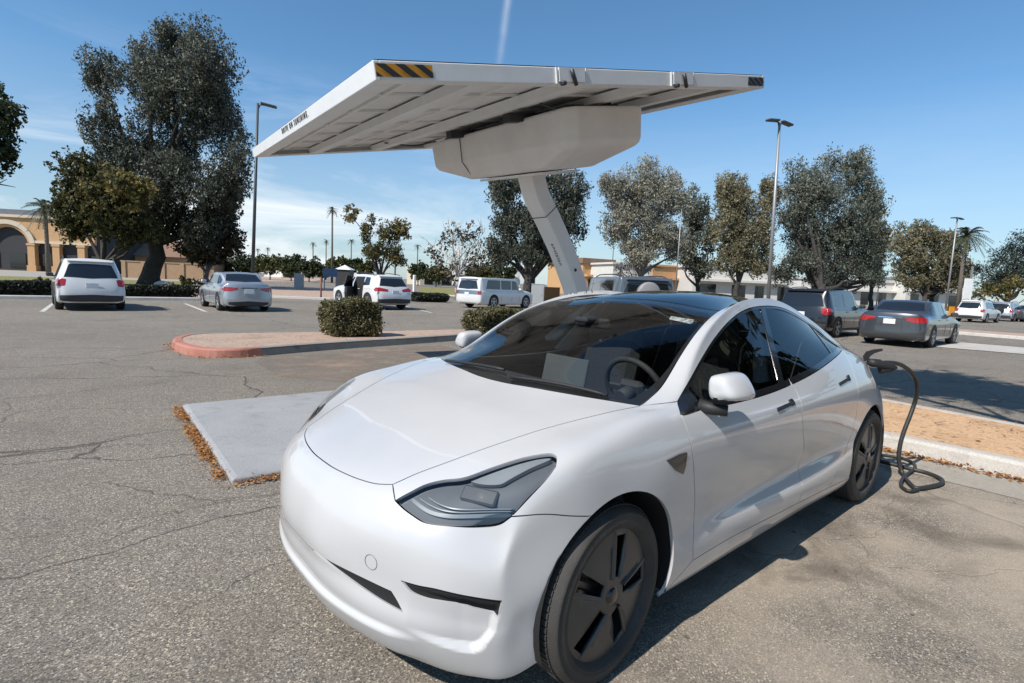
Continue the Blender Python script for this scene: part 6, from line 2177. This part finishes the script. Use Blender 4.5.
# stucco front: upper wall with arch cut, piers
arc_pts = [(arch_c+ar_in*cos(x), spring+1.0+ar_in*.95*sin(x)) for x in np.linspace(0, pi, 17)]
up = [(0, Hh-1.0), (0, 5.0), (arch_c-ar_in-.01, 5.0)]+[(arch_c-ar_in, max(5.0, spring+1.0))]+arc_pts[::-1][1:-1]+[(arch_c+ar_in, 5.0), (L, 5.0), (L, Hh-1.0)]
front('wall', M_STUCCO, [up], -.4, .2, t)
band = [(arch_c+ar_out*cos(x), spring+1.0+ar_out*.95*sin(x)) for x in np.linspace(.12, pi-.12, 21)]+[(arch_c+(ar_in+.5)*cos(x), spring+1.0+(ar_in+.5)*.95*sin(x)) for x in np.linspace(pi-.12, .12, 21)]
front('arch_moulding', M_CREAM, [band], -.75, -.405, t)
front('cornice', M_CREAM, [[(-.3, Hh-1.0), (L+.3, Hh-1.0), (L+.3, Hh-.55), (-.3, Hh-.55)]], -.8, .0, t)
front('parapet', M_ROOFGREY, [[(-.2, Hh-.54), (L+.2, Hh-.54), (L+.2, Hh+.35), (-.2, Hh+.35)]], -.6, .1, t)
front('string_course', M_CREAM, [[(arch_c+ar_in+.4, 4.9), (L+.1, 4.9), (L+.1, 5.35), (arch_c+ar_in+.4, 5.35)], [(0, 4.9), (arch_c-ar_in-.4, 4.9), (arch_c-ar_in-.4, 5.35), (0, 5.35)]], -.7, -.41, t)
for k, x in enumerate([arch_c-ar_in-7.5, arch_c-ar_in-.6, arch_c+ar_in+.6, arch_c+ar_in+4.6, arch_c+ar_in+8.7, arch_c+ar_in+12.8]):
    if 0 < x < L:
        b = MB(); b.box(x, -.25, 2.45, 1.15, .9, 4.9); b.box(x, -.25, .5, 1.5, 1.15, 1.0); b.box(x, -.25, 4.65, 1.4, 1.1, .35); b.build('pier', M_STUCCO, t)
for x in np.arange(2, L, 4.2):
    b = MB(); b.box(x, .25, 1.8, 2.6, .1, 2.6); b.build('shop_window', M_DARKGLASS, t)
# low garden wall and a brown-roofed building behind the big eucalyptus
p, d, L, a = wall_frame(place(122, 72), place(204, 74))
t = thing('garden_wall', 'low tan wall seen past the trunk of the biggest tree', 'wall', (p[0], p[1], 0), a)
b = MB(); b.box(L/2, 0, 1.1, L, .35, 2.2); b.box(L/2, 0, 2.25, L+.2, .5, .15); b.build('wall_face', M_TAN, t)
b = MB()
for x in np.arange(.3, L, 2.4): b.box(x, -.06, 1.15, .5, .5, 2.35)
b.build('wall_pier', M_TAN, t)
p, d, L, a = wall_frame(place(104, 105), place(214, 110))
t = thing('brown_roof_house', 'low house with a brown hipped roof behind the garden wall', 'building', (p[0], p[1], 0), a)
b = MB(); b.box(L/2, 5, 1.9, L, 10, 3.8); b.build('wall', M_TAN, t)
b = MB(); b.add([(-1, -1, 3.8), (L+1, -1, 3.8), (L+1, 11, 3.8), (-1, 11, 3.8), (5, 5, 7.2), (L-5, 5, 7.2)], [(0, 1, 5, 4), (1, 2, 5), (2, 3, 4, 5), (3, 0, 4), (3, 2, 1, 0)]); b.build('roof', M_ROOFBROWN, t)
# orange shop behind the column, with a brown roof
def shop(name, label, x0, x1, dep, y_top, wallm, roofm, seed, depth=12, openings=True, parapet=.5):
    p, d, L, a = wall_frame(place(x0, dep), place(x1, dep*1.03))
    xm = (x0+x1)/2; yh = 341.5+CAM_F*(_f[2]+CAM_R[2]*(xm-512)/CAM_F)/CAM_U[2]
    Hh = CAM_C[2]+(yh-y_top)*dep/CAM_F
    t = thing(name, label, 'building', (p[0], p[1], 0), a)
    b = MB(); b.box(L/2, depth/2, Hh/2, L, depth, Hh); b.build('wall', wallm, t)
    b = MB(); b.box(L/2, depth/2, Hh+parapet/2, L+.6, depth+.6, parapet); b.build('roof', roofm, t)
    if openings:
        r_ = random.Random(seed); x = 1.2
        while x < L-2:
            w_ = 1.6+r_.random()*1.6
            b = MB(); b.box(x+w_/2, -.02, 1.45, w_, .1, 2.5); b.build('window', M_DARKGLASS, t)
            x += w_+1.2+r_.random()*2
        b = MB(); b.box(L/2, -.5, Hh*.62, L*.9, 1.0, .35); b.build('awning', wallm, t)
    return t
shop('shop_building', 'orange shop with a flat dark roof behind the leaning column', 582, 612, 90, 264, M_STUCCO, M_ROOFBROWN, 3, parapet=.9)
shop('shop_building', 'long white wall behind the olive tree', 612, 650, 84, 265, M_PALEWALL, M_PALEWALL, 4, parapet=.3)
shop('shop_building', 'plain orange block to the right of the olive tree trunk', 652, 688, 90, 267, M_STUCCO, M_STUCCO, 5, parapet=.3)
shop('shop_building', 'white shop front with a deep awning behind the lamp post', 692, 790, 86, 269, M_PALEWALL, M_PALEWALL, 6)
shop('shop_building', 'white building glimpsed between the dark trunks', 800, 905, 104, 281, M_PALEWALL, M_PALEWALL, 7)
shop('shop_building', 'low white building behind the dark grey saloon', 905, 962, 104, 281, M_PALEWALL, M_ROOFGREY, 8)
shop('shop_building', 'white building far behind the bare tree', 455, 520, 150, 268, M_PALEWALL, M_ROOFGREY, 9)
shop('shop_building', 'small white house far behind the hedge at the dark lamp post', 283, 300, 190, 260.5, M_PALEWALL, M_ROOFBROWN, 10)
shop('shop_building', 'far pale wall right of the yellow tree', 420, 452, 140, 270, M_CREAM, M_CREAM, 12)
# ------------------------------------------------------------------ trees and shrubs
L_EUC = leaf_material('eucalyptus_leaf', [(0, (.028, .034, .024)), (.45, (.074, .084, .060)), (.8, (.135, .142, .105)), (1, (.24, .24, .19))], .25)
L_EUCL = leaf_material('pale_eucalyptus_leaf', [(0, (.050, .060, .045)), (.45, (.135, .150, .115)), (.8, (.23, .24, .185)), (1, (.36, .36, .29))], .38)
L_OLIVE = leaf_material('olive_grey_leaf', [(0, (.13, .13, .098)), (.5, (.30, .29, .225)), (1, (.50, .47, .38))], .38)
L_TAN = leaf_material('tan_green_leaf', [(0, (.10, .098, .055)), (.5, (.225, .205, .125)), (1, (.38, .335, .205))], .38)
L_YELLOW = leaf_material('yellow_autumn_leaf', [(0, (.026, .032, .012)), (.45, (.085, .085, .030)), (.75, (.175, .145, .050)), (1, (.33, .26, .09))], .35)
L_GREEN = leaf_material('green_leaf', [(0, (.018, .028, .010)), (.5, (.048, .062, .022)), (1, (.10, .12, .045))], .25)
L_YGREEN = leaf_material('yellow_green_leaf', [(0, (.035, .042, .012)), (.5, (.085, .090, .026)), (1, (.17, .155, .05))], .25)
L_DARK = leaf_material('shaded_hedge_leaf', [(0, (.010, .013, .008)), (.5, (.022, .028, .016)), (1, (.045, .052, .03))], .1)  # leaf colour darkened to paint in the shade on the hedge face
L_HEDGE = leaf_material('clipped_hedge_leaf', [(0, (.050, .050, .022)), (.45, (.125, .120, .055)), (.8, (.20, .175, .085)), (1, (.32, .24, .14))], .2)
L_BROWN = leaf_material('brown_sycamore_leaf', [(0, (.030, .026, .014)), (.5, (.082, .062, .034)), (1, (.17, .12, .07))], .2)
L_CONIFER = leaf_material('conifer_leaf', [(0, (.012, .020, .014)), (.5, (.030, .042, .030)), (1, (.06, .075, .05))], .12)
L_PALM = leaf_material('palm_leaf', [(0, (.030, .040, .020)), (.5, (.070, .082, .042)), (1, (.14, .14, .08))], .2)
B_DARK = bark_material('dark_bark', (.030, .026, .022), (.060, .052, .044))
B_GREY = bark_material('grey_bark', (.10, .09, .08), (.20, .18, .155))
B_WHITE = bark_material('whitewashed_bark', (.42, .40, .36), (.56, .54, .50))
B_PALM = bark_material('palm_bark', (.11, .09, .07), (.19, .16, .125))


def px_blobs(base, dep, items):
    """crown masses given where the photo shows them: (x, y, rx, ry) pixels -> metres about the base; depth varied"""
    out = []
    for k, it in enumerate(items):
        x, y, rx, ry = it[:4]
        dz = it[4] if len(it) > 4 else 0.0
        p = at_depth(x, y, dep+dz)
        m_ = (dep+dz)/CAM_F
        out.append((p[0]-base[0], p[1]-base[1], p[2], rx*m_, rx*m_, ry*m_))
    return out


# biggest eucalyptus, left
b_ = place(149, 45); 
tree('eucalyptus_tree', 'tallest tree, a dark grey-green eucalyptus behind the dark hedge at the left', 'tree', b_, px_blobs(b_, 45, [
    (166, 34, 13, 16, 0), (192, 42, 14, 16, 0), (104, 72, 20, 30, 1), (100, 120, 18, 34, -1), (150, 70, 34, 42, 0), (178, 48, 20, 34, 1), (205, 72, 36, 46, -1), (178, 110, 42, 46, 0), (215, 128, 34, 44, 1), (228, 170, 25, 34, -1), (150, 150, 42, 36, 1),
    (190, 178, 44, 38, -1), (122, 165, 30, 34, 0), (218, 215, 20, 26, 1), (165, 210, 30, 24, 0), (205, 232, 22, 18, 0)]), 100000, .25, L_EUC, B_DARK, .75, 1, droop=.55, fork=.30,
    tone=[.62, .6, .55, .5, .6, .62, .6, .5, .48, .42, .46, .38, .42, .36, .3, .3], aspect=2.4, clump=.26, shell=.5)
b_ = place(100, 41)
tree('broadleaf_tree', 'bushy tree with a dark crown and yellowing leaves left of the tallest tree', 'tree', b_, px_blobs(b_, 41, [
    (82, 185, 28, 30), (62, 200, 14, 14, 1), (112, 205, 30, 34, -1), (135, 190, 24, 24, -1), (128, 228, 24, 22), (88, 222, 26, 22, 1), (150, 232, 14, 14)]), 24000, .25, L_YELLOW, B_DARK, .28, 2,
    tone=[.34, .30, .46, .66, .38, .28, .4], aspect=1.5, clump=.30)
b_ = place(205, 47)
tree('sycamore_tree', 'smaller brownish tree right of the tallest tree, behind the silver saloon', 'tree', b_, px_blobs(b_, 47, [
    (182, 232, 18, 20), (212, 225, 26, 28), (232, 205, 14, 20), (205, 252, 26, 14), (232, 240, 14, 18)]), 15000, .25, L_BROWN, B_GREY, .22, 3, tone=[.62, .45, .35, .4, .35], aspect=1.5)
b_ = place(-22, 33)
tree('broadleaf_tree', 'dark tree crown cut off by the left edge of the view', 'tree', b_, px_blobs(b_, 33, [(-20, 110, 34, 34), (-5, 140, 26, 34), (-30, 170, 40, 30), (2, 118, 16, 20)]), 9000, .28, L_GREEN, B_DARK, .3, 4, tone=[.42, .38, .3, .4])
# eucalyptus behind the column
b_ = place(530, 45)
tree('eucalyptus_tree', 'dark round eucalyptus directly behind the leaning column', 'tree', b_, px_blobs(b_, 45, [
    (500, 190, 22, 24), (535, 180, 30, 20), (568, 195, 22, 30), (510, 222, 28, 24, 1), (548, 222, 34, 28, -1), (572, 225, 16, 22), (500, 250, 20, 20), (530, 255, 30, 16), (560, 250, 20, 18)]), 42000, .23, L_EUC, B_DARK, .42, 5,
    droop=.5, tone=[.5, .45, .42, .45, .36, .38, .42, .3, .3], trunks=[(0, 0), (.9, .4)], aspect=2.2)
# row of trees to the right
b_ = place(642, 55)
tree('olive_tree', 'pale olive-grey tree to the right of the housing', 'tree', b_, px_blobs(b_, 55, [
    (620, 190, 20, 24), (648, 180, 22, 24), (668, 198, 22, 28), (640, 212, 34, 28), (662, 232, 26, 24), (620, 225, 18, 24), (640, 250, 24, 16), (674, 250, 14, 16), (607, 185, 11, 14)]), 44000, .23, L_OLIVE, B_GREY, .4, 6,
    droop=.4, tone=[.5, .62, .55, .5, .45, .4, .42, .4, .45], aspect=2.0)
b_ = place(700, 64)
tree('olive_tree', 'slim grey-green tree squeezed between the pale olive tree and the tan tree', 'tree', b_, px_blobs(b_, 64, [(690, 205, 14, 26), (702, 228, 16, 28), (688, 250, 14, 20), (700, 265, 16, 16)]), 12000, .3, L_EUCL, B_DARK, .3, 7, droop=.4, tone=[.62, .55, .5, .45])
b_ = place(735, 58)
tree('tan_tree', 'rounded tan-green tree left of the tall two-headed lamp post', 'tree', b_, px_blobs(b_, 58, [
    (730, 190, 20, 22), (745, 205, 18, 28), (722, 222, 18, 30), (740, 240, 22, 26), (765, 225, 14, 40), (770, 195, 12, 18), (728, 262, 16, 16), (758, 262, 18, 16)]), 36000, .24, L_TAN, B_DARK, .35, 8, droop=.3,
    tone=[.6, .52, .5, .42, .55, .62, .4, .38])
b_ = place(822, 58)
tree('eucalyptus_tree', 'large dark spreading tree behind the black SUV', 'tree', b_, px_blobs(b_, 58, [
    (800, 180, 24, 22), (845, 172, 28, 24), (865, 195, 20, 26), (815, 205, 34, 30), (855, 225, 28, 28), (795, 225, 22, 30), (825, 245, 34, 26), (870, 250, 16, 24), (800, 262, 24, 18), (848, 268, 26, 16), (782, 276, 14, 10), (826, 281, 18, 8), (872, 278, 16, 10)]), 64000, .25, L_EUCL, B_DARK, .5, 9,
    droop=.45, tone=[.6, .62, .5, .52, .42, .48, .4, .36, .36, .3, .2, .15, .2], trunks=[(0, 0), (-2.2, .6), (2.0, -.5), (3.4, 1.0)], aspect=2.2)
b_ = place(872, 66)
tree('tan_tree', 'tan tree tucked against the right flank of the large dark tree', 'tree', b_, px_blobs(b_, 66, [(872, 222, 14, 16), (880, 240, 12, 22), (868, 262, 14, 18)]), 10000, .3, L_TAN, B_DARK, .3, 10, tone=[.6, .5, .4])
b_ = place(925, 80)
tree('tan_tree', 'broad olive-brown tree behind the dark grey saloon', 'tree', b_, px_blobs(b_, 80, [
    (905, 240, 18, 18), (925, 235, 18, 16), (948, 248, 18, 18), (905, 262, 20, 20), (930, 262, 24, 22), (955, 268, 16, 18), (918, 282, 22, 12), (945, 284, 18, 12)]), 26000, .34, L_TAN, B_DARK, .4, 11, tone=[.62, .52, .5, .5, .42, .4, .3, .3], trunks=[(0, 0), (-2.5, .5), (2.2, .3)])
b_ = place(1006, 72)
tree('conifer_tree', 'dark conifer at the right edge of the view', 'tree', b_, px_blobs(b_, 72, [
    (1018, 245, 14, 14), (1008, 258, 20, 12), (1025, 262, 22, 16), (998, 272, 22, 10), (1022, 280, 26, 12), (990, 284, 16, 10), (1040, 255, 20, 30)]), 16000, .28, L_CONIFER, B_DARK, .35, 12, tone=[.5, .5, .45, .5, .4, .4, .4], aspect=3)
b_ = place(1010, 60)
tree('autumn_shrub', 'yellow-green bush under the conifer beside the far white SUV', 'shrub', b_, px_blobs(b_, 60, [(995, 290, 16, 9), (1015, 285, 14, 12), (1034, 290, 16, 10), (978, 296, 10, 7)]), 4500, .24, L_YELLOW, B_DARK, .12, 13, tone=[.5, .7, .6, .45])
# yellow tree and bare trees in the middle distance
b_ = place(381, 44)
tree('autumn_tree', 'tree with yellowing leaves and bare twigs behind the white crossover', 'tree', b_, px_blobs(b_, 44, [
    (352, 214, 10, 9), (366, 232, 9, 14), (388, 236, 14, 16), (402, 228, 10, 14), (378, 252, 18, 12), (396, 256, 14, 12), (372, 218, 6, 8)]), 8000, .19, L_YELLOW, B_DARK, .20, 14, tone=[.62, .45, .52, .78, .3, .35, .45], shell=.3, clump=.42)
def bare_tree(name, label, px, dep, tips, r0, barkm, seed, leaf=None):
    rng = np.random.default_rng(seed)
    b_ = place(px, dep); t = thing(name, label, 'tree', tuple(b_))
    m = MB(); T = [at_depth(x, y, dep+rng.normal(0, 1.2))-np.array([b_[0], b_[1], 0]) for x, y in tips]
    hub = np.array([0, 0, np.mean([q[2] for q in T])*.42])
    m.tube([(0, 0, -.05), (.05, .02, hub[2]*.5), tuple(hub)], [r0*1.2, r0, r0*.8], 8)
    for q in T:
        c = smooth_curve([hub, hub*.45+q*.55+rng.normal(size=3)*.35, q], .25); n_ = len(c)
        m.tube(c, [r0*.55*(1-.85*i/(n_-1)) for i in range(n_)], 5)
        for k in range(7):
            i = int(n_*(.35+.6*rng.random())); i = min(i, n_-1)
            e = c[i]+rng.normal(size=3)*np.array([.7, .7, .4])+np.array([0, 0, .6])
            m.tube([c[i], (c[i]+e)/2+rng.normal(size=3)*.10, e], [r0*.17, r0*.10, r0*.03], 4)
            e2 = e+rng.normal(size=3)*.35+np.array([0, 0, .25]); m.tube([(c[i]+e)/2, e2], [r0*.08, r0*.02], 4)
    m.build('trunk', barkm, t)
    if leaf:
        leaf_cloud('crown', np.array([q*.85 for q in T]+[hub*1.3]), np.array([1.1]*len(T)+[1.4]), leaf[1], .22, leaf[0], t, rng, .2, .3, None, .2, 1.5, 6, .5)
    return t
bare_tree('bare_tree', 'nearly leafless tree with a whitewashed trunk left of the boxy wagon', 458, 41, [(432, 246), (446, 228), (458, 222), (470, 224), (484, 232), (488, 250), (440, 262), (476, 258)], .20, B_WHITE, 21, (L_BROWN, 1300))
bare_tree('bare_tree', 'pruned bare tree with few leaves in front of the white wall', 636, 70, [(618, 266), (626, 258), (640, 255), (650, 262)], .18, B_GREY, 22, (L_BROWN, 900))
# far shrub line and hedges along the road
rng1 = random.Random(6)
row = [(232, 262, 16), (250, 262, 12), (270, 260, 14), (291, 263, 12), (309, 265, 10), (322, 267, 9), (337, 262, 10), (352, 262, 9), (366, 266, 8), (418, 268, 10), (436, 270, 10), (472, 270, 9), (490, 270, 12), (505, 272, 10)]
for i, (x, y, r_) in enumerate(row):
    dep = 105+rng1.random()*18
    b_ = place(x, dep)
    tree('shrub', ['%s rounded bush in the row across the road, %s' % (c_, w_) for c_, w_ in (
        ('dark', 'just left of the dark lamp post'), ('dark', 'at the dark lamp post'), ('yellow-green', 'right of the dark lamp post'), ('dark', 'left of the small white house'), ('dark', 'behind the small cabinet'), ('yellow-green', 'behind the blue sign'),
        ('yellow-green', 'behind the kiosk'), ('dark', 'right of the kiosk'), ('yellow-green', 'left of the yellowing tree'), ('dark', 'right of the yellowing tree'), ('yellow-green', 'left of the leafless tree'), ('dark', 'right of the leafless tree trunk'), ('yellow-green', 'above the boxy wagon'), ('dark', 'behind the eucalyptus trunk'))][i],
        'bush', b_, px_blobs(b_, dep, [(x-r_*.4, y+3, r_*.8, r_*.75), (x+r_*.5, y+1, r_*.75, r_*.8), (x, y+7, r_, r_*.6)]), 3200, .5, [L_GREEN, L_YGREEN][i in (2, 5, 6, 8, 10, 12)], B_DARK, .15, 40+i, group='bushes along the far road')
# palms
def palm(label, px, dep, top_px, nfr, flen, seed, r=.16, lean=0, group=None):
    rng = np.random.default_rng(seed)
    b_ = place(px, dep); yh = 341.5+CAM_F*(_f[2]+CAM_R[2]*(px-512)/CAM_F)/CAM_U[2]
    Hh = CAM_C[2]+(yh-top_px)*dep/CAM_F
    t = thing('palm_tree', label, 'palm', tuple(b_), 0, group)
    MB().tube([(0, 0, -.05), (lean*.3, 0, Hh*.5), (lean, 0, Hh)], [r*1.25, r, r*.9], 8).build('trunk', B_PALM, t)
    V_ = []; F_ = []; tone = []
    for k in range(nfr):
        a = 2*pi*k/nfr+rng.normal(0, .2); el = rng.uniform(-.7, 1.2)
        pts = []
        for s in np.linspace(0, 1, 6):
            e_ = el-1.3*s*s; rr = flen*s
            pts.append(np.array([lean+cos(a)*rr*cos(el)*1.0, sin(a)*rr*cos(el), Hh+rr*sin(el)-.55*flen*s*s]))
        for i in range(5):
            t_ = pts[i+1]-pts[i]; sd_ = np.cross(t_, [0, 0, 1.]); sd_ /= max(np.linalg.norm(sd_), 1e-6)
            for sg in (1, -1):
                for j in range(3):
                    p0 = pts[i]+t_*(j/3); w_ = flen*.20*(1-abs((i+j/3)/5-.45)*1.2)
                    e_ = p0+sd_*sg*w_+t_*.55+np.array([0, 0, -w_*.35]); n_ = len(V_)
                    q_ = t_/np.linalg.norm(t_)*flen*.028
                    V_ += [p0-q_, p0+q_, e_]; F_.append((n_, n_+1, n_+2)); tone.append(rng.random())
            n_ = len(V_); w_ = flen*.012
            V_ += [pts[i]+sd_*w_, pts[i]-sd_*w_, pts[i+1]-sd_*w_, pts[i+1]+sd_*w_]; F_.append((n_, n_+1, n_+2, n_+3)); tone.append(.5)
    me = bpy.data.meshes.new('crown'); me.from_pydata([tuple(p) for p in V_], [], F_)
    at = me.attributes.new('tone', 'FLOAT', 'FACE'); at.data.foreach_set('value', np.array(tone, np.float32)); me.materials.append(L_PALM)
    link('crown', me, t)
    return t
palm('tallest of the distant palms, a slim one left of the yellowing tree', 332, 108, 211, 26, 1.5, 1, .2, group='distant palms')
palm('small distant palm above the small white house', 313, 190, 244, 22, 1.6, 2, .2, group='distant palms')
palm('small distant palm just left of the tallest distant palm', 326, 190, 241, 22, 1.5, 3, .2, group='distant palms')
palm('small distant palm right of the tallest distant palm', 351, 180, 241, 22, 1.6, 4, .2, group='distant palms')
palm('small distant palm between the yellowing tree and the leafless tree', 417, 180, 246, 22, 1.6, 5, .2, group='distant palms')
palm('tiny distant palm right of the dark lamp post', 268, 220, 249, 20, 1.5, 6, .2, group='distant palms')
palm('tiny distant palm close behind the dark lamp post', 258, 230, 250, 20, 1.5, 14, .2, group='distant palms')
palm('feathery palm standing over the olive-brown tree at the right', 958, 72, 236, 34, 3.0, 7, .25)
palm('palm rising behind the orange arcade at the left', 48, 78, 209, 30, 3.4, 8, .25)
# planting: dark hedge, clipped hedge blocks, small shrubs, grass clumps
def hedge_block(name, label, cat, quad, h, n, size, leafm, seed, z0=0.14, corem=None):
    rng = np.random.default_rng(seed)
    quad = [np.array(q[:2]) for q in quad]; c0 = sum(quad)/4
    t = thing(name, label, cat, (c0[0], c0[1], z0))
    # leaves on and just under the faces of a rounded block
    u_ = (quad[1]-quad[0])/2; w_ = (quad[3]-quad[0])/2
    P = rng.uniform(-1, 1, size=(n, 3)); k = np.argmax(np.abs(P)*np.array([1, 1, 1]), axis=1)
    f = rng.integers(0, 5, n); lu, lw = np.linalg.norm(u_), np.linalg.norm(w_)
    ar_ = np.array([lw*h, lw*h, lu*h, lu*h, lu*lw*2]); f = rng.choice(5, n, p=ar_/ar_.sum())
    for i, (ax_, sg_) in enumerate(((0, 1), (0, -1), (1, 1), (1, -1), (2, 1))):
        m_ = f == i; P[m_, ax_] = sg_*(1-np.abs(rng.normal(0, .06, m_.sum())))
    # soften corners, bulge
    nrm_ = np.linalg.norm(P, axis=1, keepdims=True); P = P*(1-.24*np.maximum(nrm_-1.05, 0))
    P += rng.normal(0, .05, P.shape)+.06*np.sin(P[:, [1, 2, 0]]*4.0+seed)
    X = P[:, :1]*u_[None, :2]+P[:, 1:2]*w_[None, :2]
    Z = (P[:, 2]+1)/2*h+.06*np.sin(P[:, 0]*5+seed)*h*.6
    C_ = np.column_stack([X, Z])
    uu = rng.normal(size=(n, 3)); uu /= np.linalg.norm(uu, axis=1, keepdims=True); ww = np.cross(uu, rng.normal(size=(n, 3))); ww /= np.linalg.norm(ww, axis=1, keepdims=True)
    s_ = size*(.6+.8*rng.random(n))[:, None]
    co = np.stack([C_-uu*s_*.5, C_+ww*s_*.3, C_+uu*s_*.5, C_-ww*s_*.3], 1).reshape(-1, 3); co[:, 2] = np.maximum(co[:, 2], .0)
    me = bpy.data.meshes.new('foliage'); me.from_pydata(co.tolist(), [], [tuple(range(4*i, 4*i+4)) for i in range(n)])
    at = me.attributes.new('tone', 'FLOAT', 'FACE'); at.data.foreach_set('value', np.clip(rng.normal(.5, .24, n)+.12*np.sin(C_[:, 0]*4)*np.cos(C_[:, 1]*5+C_[:, 2]*6), 0, 1).astype(np.float32)); me.materials.append(leafm)
    link('foliage', me, t)
    b = MB()
    for k_ in range(14):
        q = rng.uniform(-.8, .8, 2); p1 = q[0]*u_+q[1]*w_
        b.tube([(p1[0]*.5, p1[1]*.5, 0), (p1[0]*.8, p1[1]*.8, h*.45), (p1[0], p1[1], h*.9)], [.02, .014, .006], 5)
    b.build('stems', B_DARK, t)
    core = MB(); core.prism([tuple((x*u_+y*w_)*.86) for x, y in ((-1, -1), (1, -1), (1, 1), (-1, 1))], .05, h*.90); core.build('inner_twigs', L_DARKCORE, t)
    return t
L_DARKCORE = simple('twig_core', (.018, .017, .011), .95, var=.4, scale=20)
q0, q1 = ground(333, 337.5, .142)[:2], ground(385, 337, .142)[:2]
bk = np.array([.05, -1.0])*.75
hedge_block('clipped_hedge', 'square clipped hedge block with small olive leaves on the island', 'hedge', [q0, q1, q1+bk, q0+bk], .80, 11000, .055, L_HEDGE, 1)
q0, q1 = ground(481, 334, .142)[:2], ground(535, 331, .142)[:2]
hedge_block('clipped_hedge', 'rounded clipped hedge at the end of the island, half hidden by the white car', 'hedge', [q0, q1, q1+bk*1.1, q0+bk*1.1], .62, 9000, .06, L_HEDGE, 2)
q0, q1 = ground(-60, 297.2)[:2], ground(205, 299.2)[:2]
nb_ = np.array([-(q1-q0)[1], (q1-q0)[0]]); nb_ /= np.linalg.norm(nb_); nb_ = nb_ if nb_ @ (q0-CAM_C[:2]) > 0 else -nb_
hedge_block('low_hedge', 'long low dark hedge along the kerb behind the leftmost SUV', 'hedge', [q0+nb_*.7, q1+nb_*.7, q1+nb_*1.9, q0+nb_*1.9], .62, 22000, .13, L_DARK, 3, 0)
q0, q1 = ground(418, 302.2)[:2], ground(452, 303)[:2]
hedge_block('low_hedge', 'short dark hedge behind the tail of the white crossover', 'hedge', [q0-[0, .3], q1-[0, .3], q1-[0, 2.0], q0-[0, 2.0]], .55, 5000, .13, L_DARK, 4, 0)
for i, (x, y, r_, lb) in enumerate([(42, 281, 11, 'scruffy green shrub on the grass left of the leftmost SUV'), (188, 279, 9, 'low yellow-green shrub right of the tallest tree'), (170, 283, 7, 'small pale clump at the foot of the tallest tree'), (203, 281, 7, 'dark low shrub behind the silver saloon'), (345, 294, 10, 'low brown shrub on the verge left of the white crossover'), (372, 290, 8, 'small dark shrub on the verge behind the white crossover')]):
    dep = [33, 40, 38, 40, 33, 38][i]; b_ = place(x, dep)
    tree('shrub', lb, 'shrub', b_, px_blobs(b_, dep, [(x-r_*.4, y+2, r_*.6, r_*.5), (x+r_*.4, y+3, r_*.6, r_*.45)]), 900, .16, [L_GREEN, L_YGREEN, L_OLIVE, L_DARK, L_BROWN, L_GREEN][i], B_DARK, .04, 70+i)
# rocks by the tallest tree
M_ROCK = concrete_material('pale_rock', (.40, .37, .33), (.52, .49, .45), .2)
for i, (x, y, r_) in enumerate([(165, 282, .55), (30, 283, .4), (200, 285, .45)]):
    bm = bmesh.new(); bmesh.ops.create_icosphere(bm, subdivisions=3, radius=1)
    rr = random.Random(i)
    for v_ in bm.verts:
        n_ = math.sin(v_.co.x*3+i)*math.cos(v_.co.y*2.7+i*2)*.18+math.sin(v_.co.z*5+i)*.08
        v_.co *= (1+n_); v_.co.x *= r_*1.3; v_.co.y *= r_; v_.co.z = max(v_.co.z*r_*.8, -.05)
    me = bpy.data.meshes.new('rock'); bm.to_mesh(me); bm.free(); me.materials.append(M_ROCK)
    for p_ in me.polygons: p_.use_smooth = True
    o = link('rock', me); g_ = ground(x, y+3); dpt = [40, 30, 34][i]; g_ = place(x, dpt); o.location = (g_[0], g_[1], .1)
    tag(o, ['pale rock at the foot of the tallest tree', 'pale rock on the grass left of the leftmost SUV', 'pale rock behind the silver saloon'][i], 'rock')
# the tree whose crown hangs over the right-hand side: it throws the shade on the road and shows one twig at the top corner
tree('shade_tree', 'tree out to the right whose shade lies across the road', 'tree', (-2.2, 7.0, 0), [
    (-.3, -7.4, 8.4, 1.7, 1.9, 1.0), (.1, -5.4, 8.8, 1.9, 2.2, 1.2), (.3, -3.2, 8.8, 2.0, 2.2, 1.3), (.0, -.8, 8.6, 2.2, 2.3, 1.4), (.4, 1.6, 8.2, 2.3, 2.2, 1.5), (-.6, -8.9, 8.0, 1.0, 1.2, .7)], 32000, .33, L_GREEN, B_DARK, .24, 99, fork=.6, aspect=3.2, clump=.45)
# more trees of the same car park beyond the right edge: they show as reflections in the white car's flank and windows
for i, (x, y, sc_) in enumerate([(-10.5, 7.6, 1.0), (-6.0, 11.5, 1.1), (-18.5, 9.0, 1.2)]):
    tree('shade_tree', ['dark round tree to the right, mirrored in the rear side window', 'dark round tree to the right, mirrored in the front side window', 'dark round tree to the right, farthest of those mirrored in the windows'][i], 'tree', (x, y, 0),
         [(0, 0, 6.6*sc_, 3.0, 3.0, 2.6), (1.6, .6, 5.0*sc_, 2.4, 2.4, 2.2), (-1.7, -.4, 4.8*sc_, 2.4, 2.4, 2.1), (.2, -.4, 3.4, 2.6, 2.4, 1.6)], 12000, .42, L_EUC, B_DARK, .3, 200+i)
# ------------------------------------------------------------------ picture settings
SC.view_settings.view_transform = 'Standard'
SC.view_settings.look = 'None'
SC.view_settings.exposure = 0.42
SC.view_settings.gamma = 1.0
SC.view_settings.use_curve_mapping = False
SC.cycles.max_bounces = 8
SC.cycles.transparent_max_bounces = 16
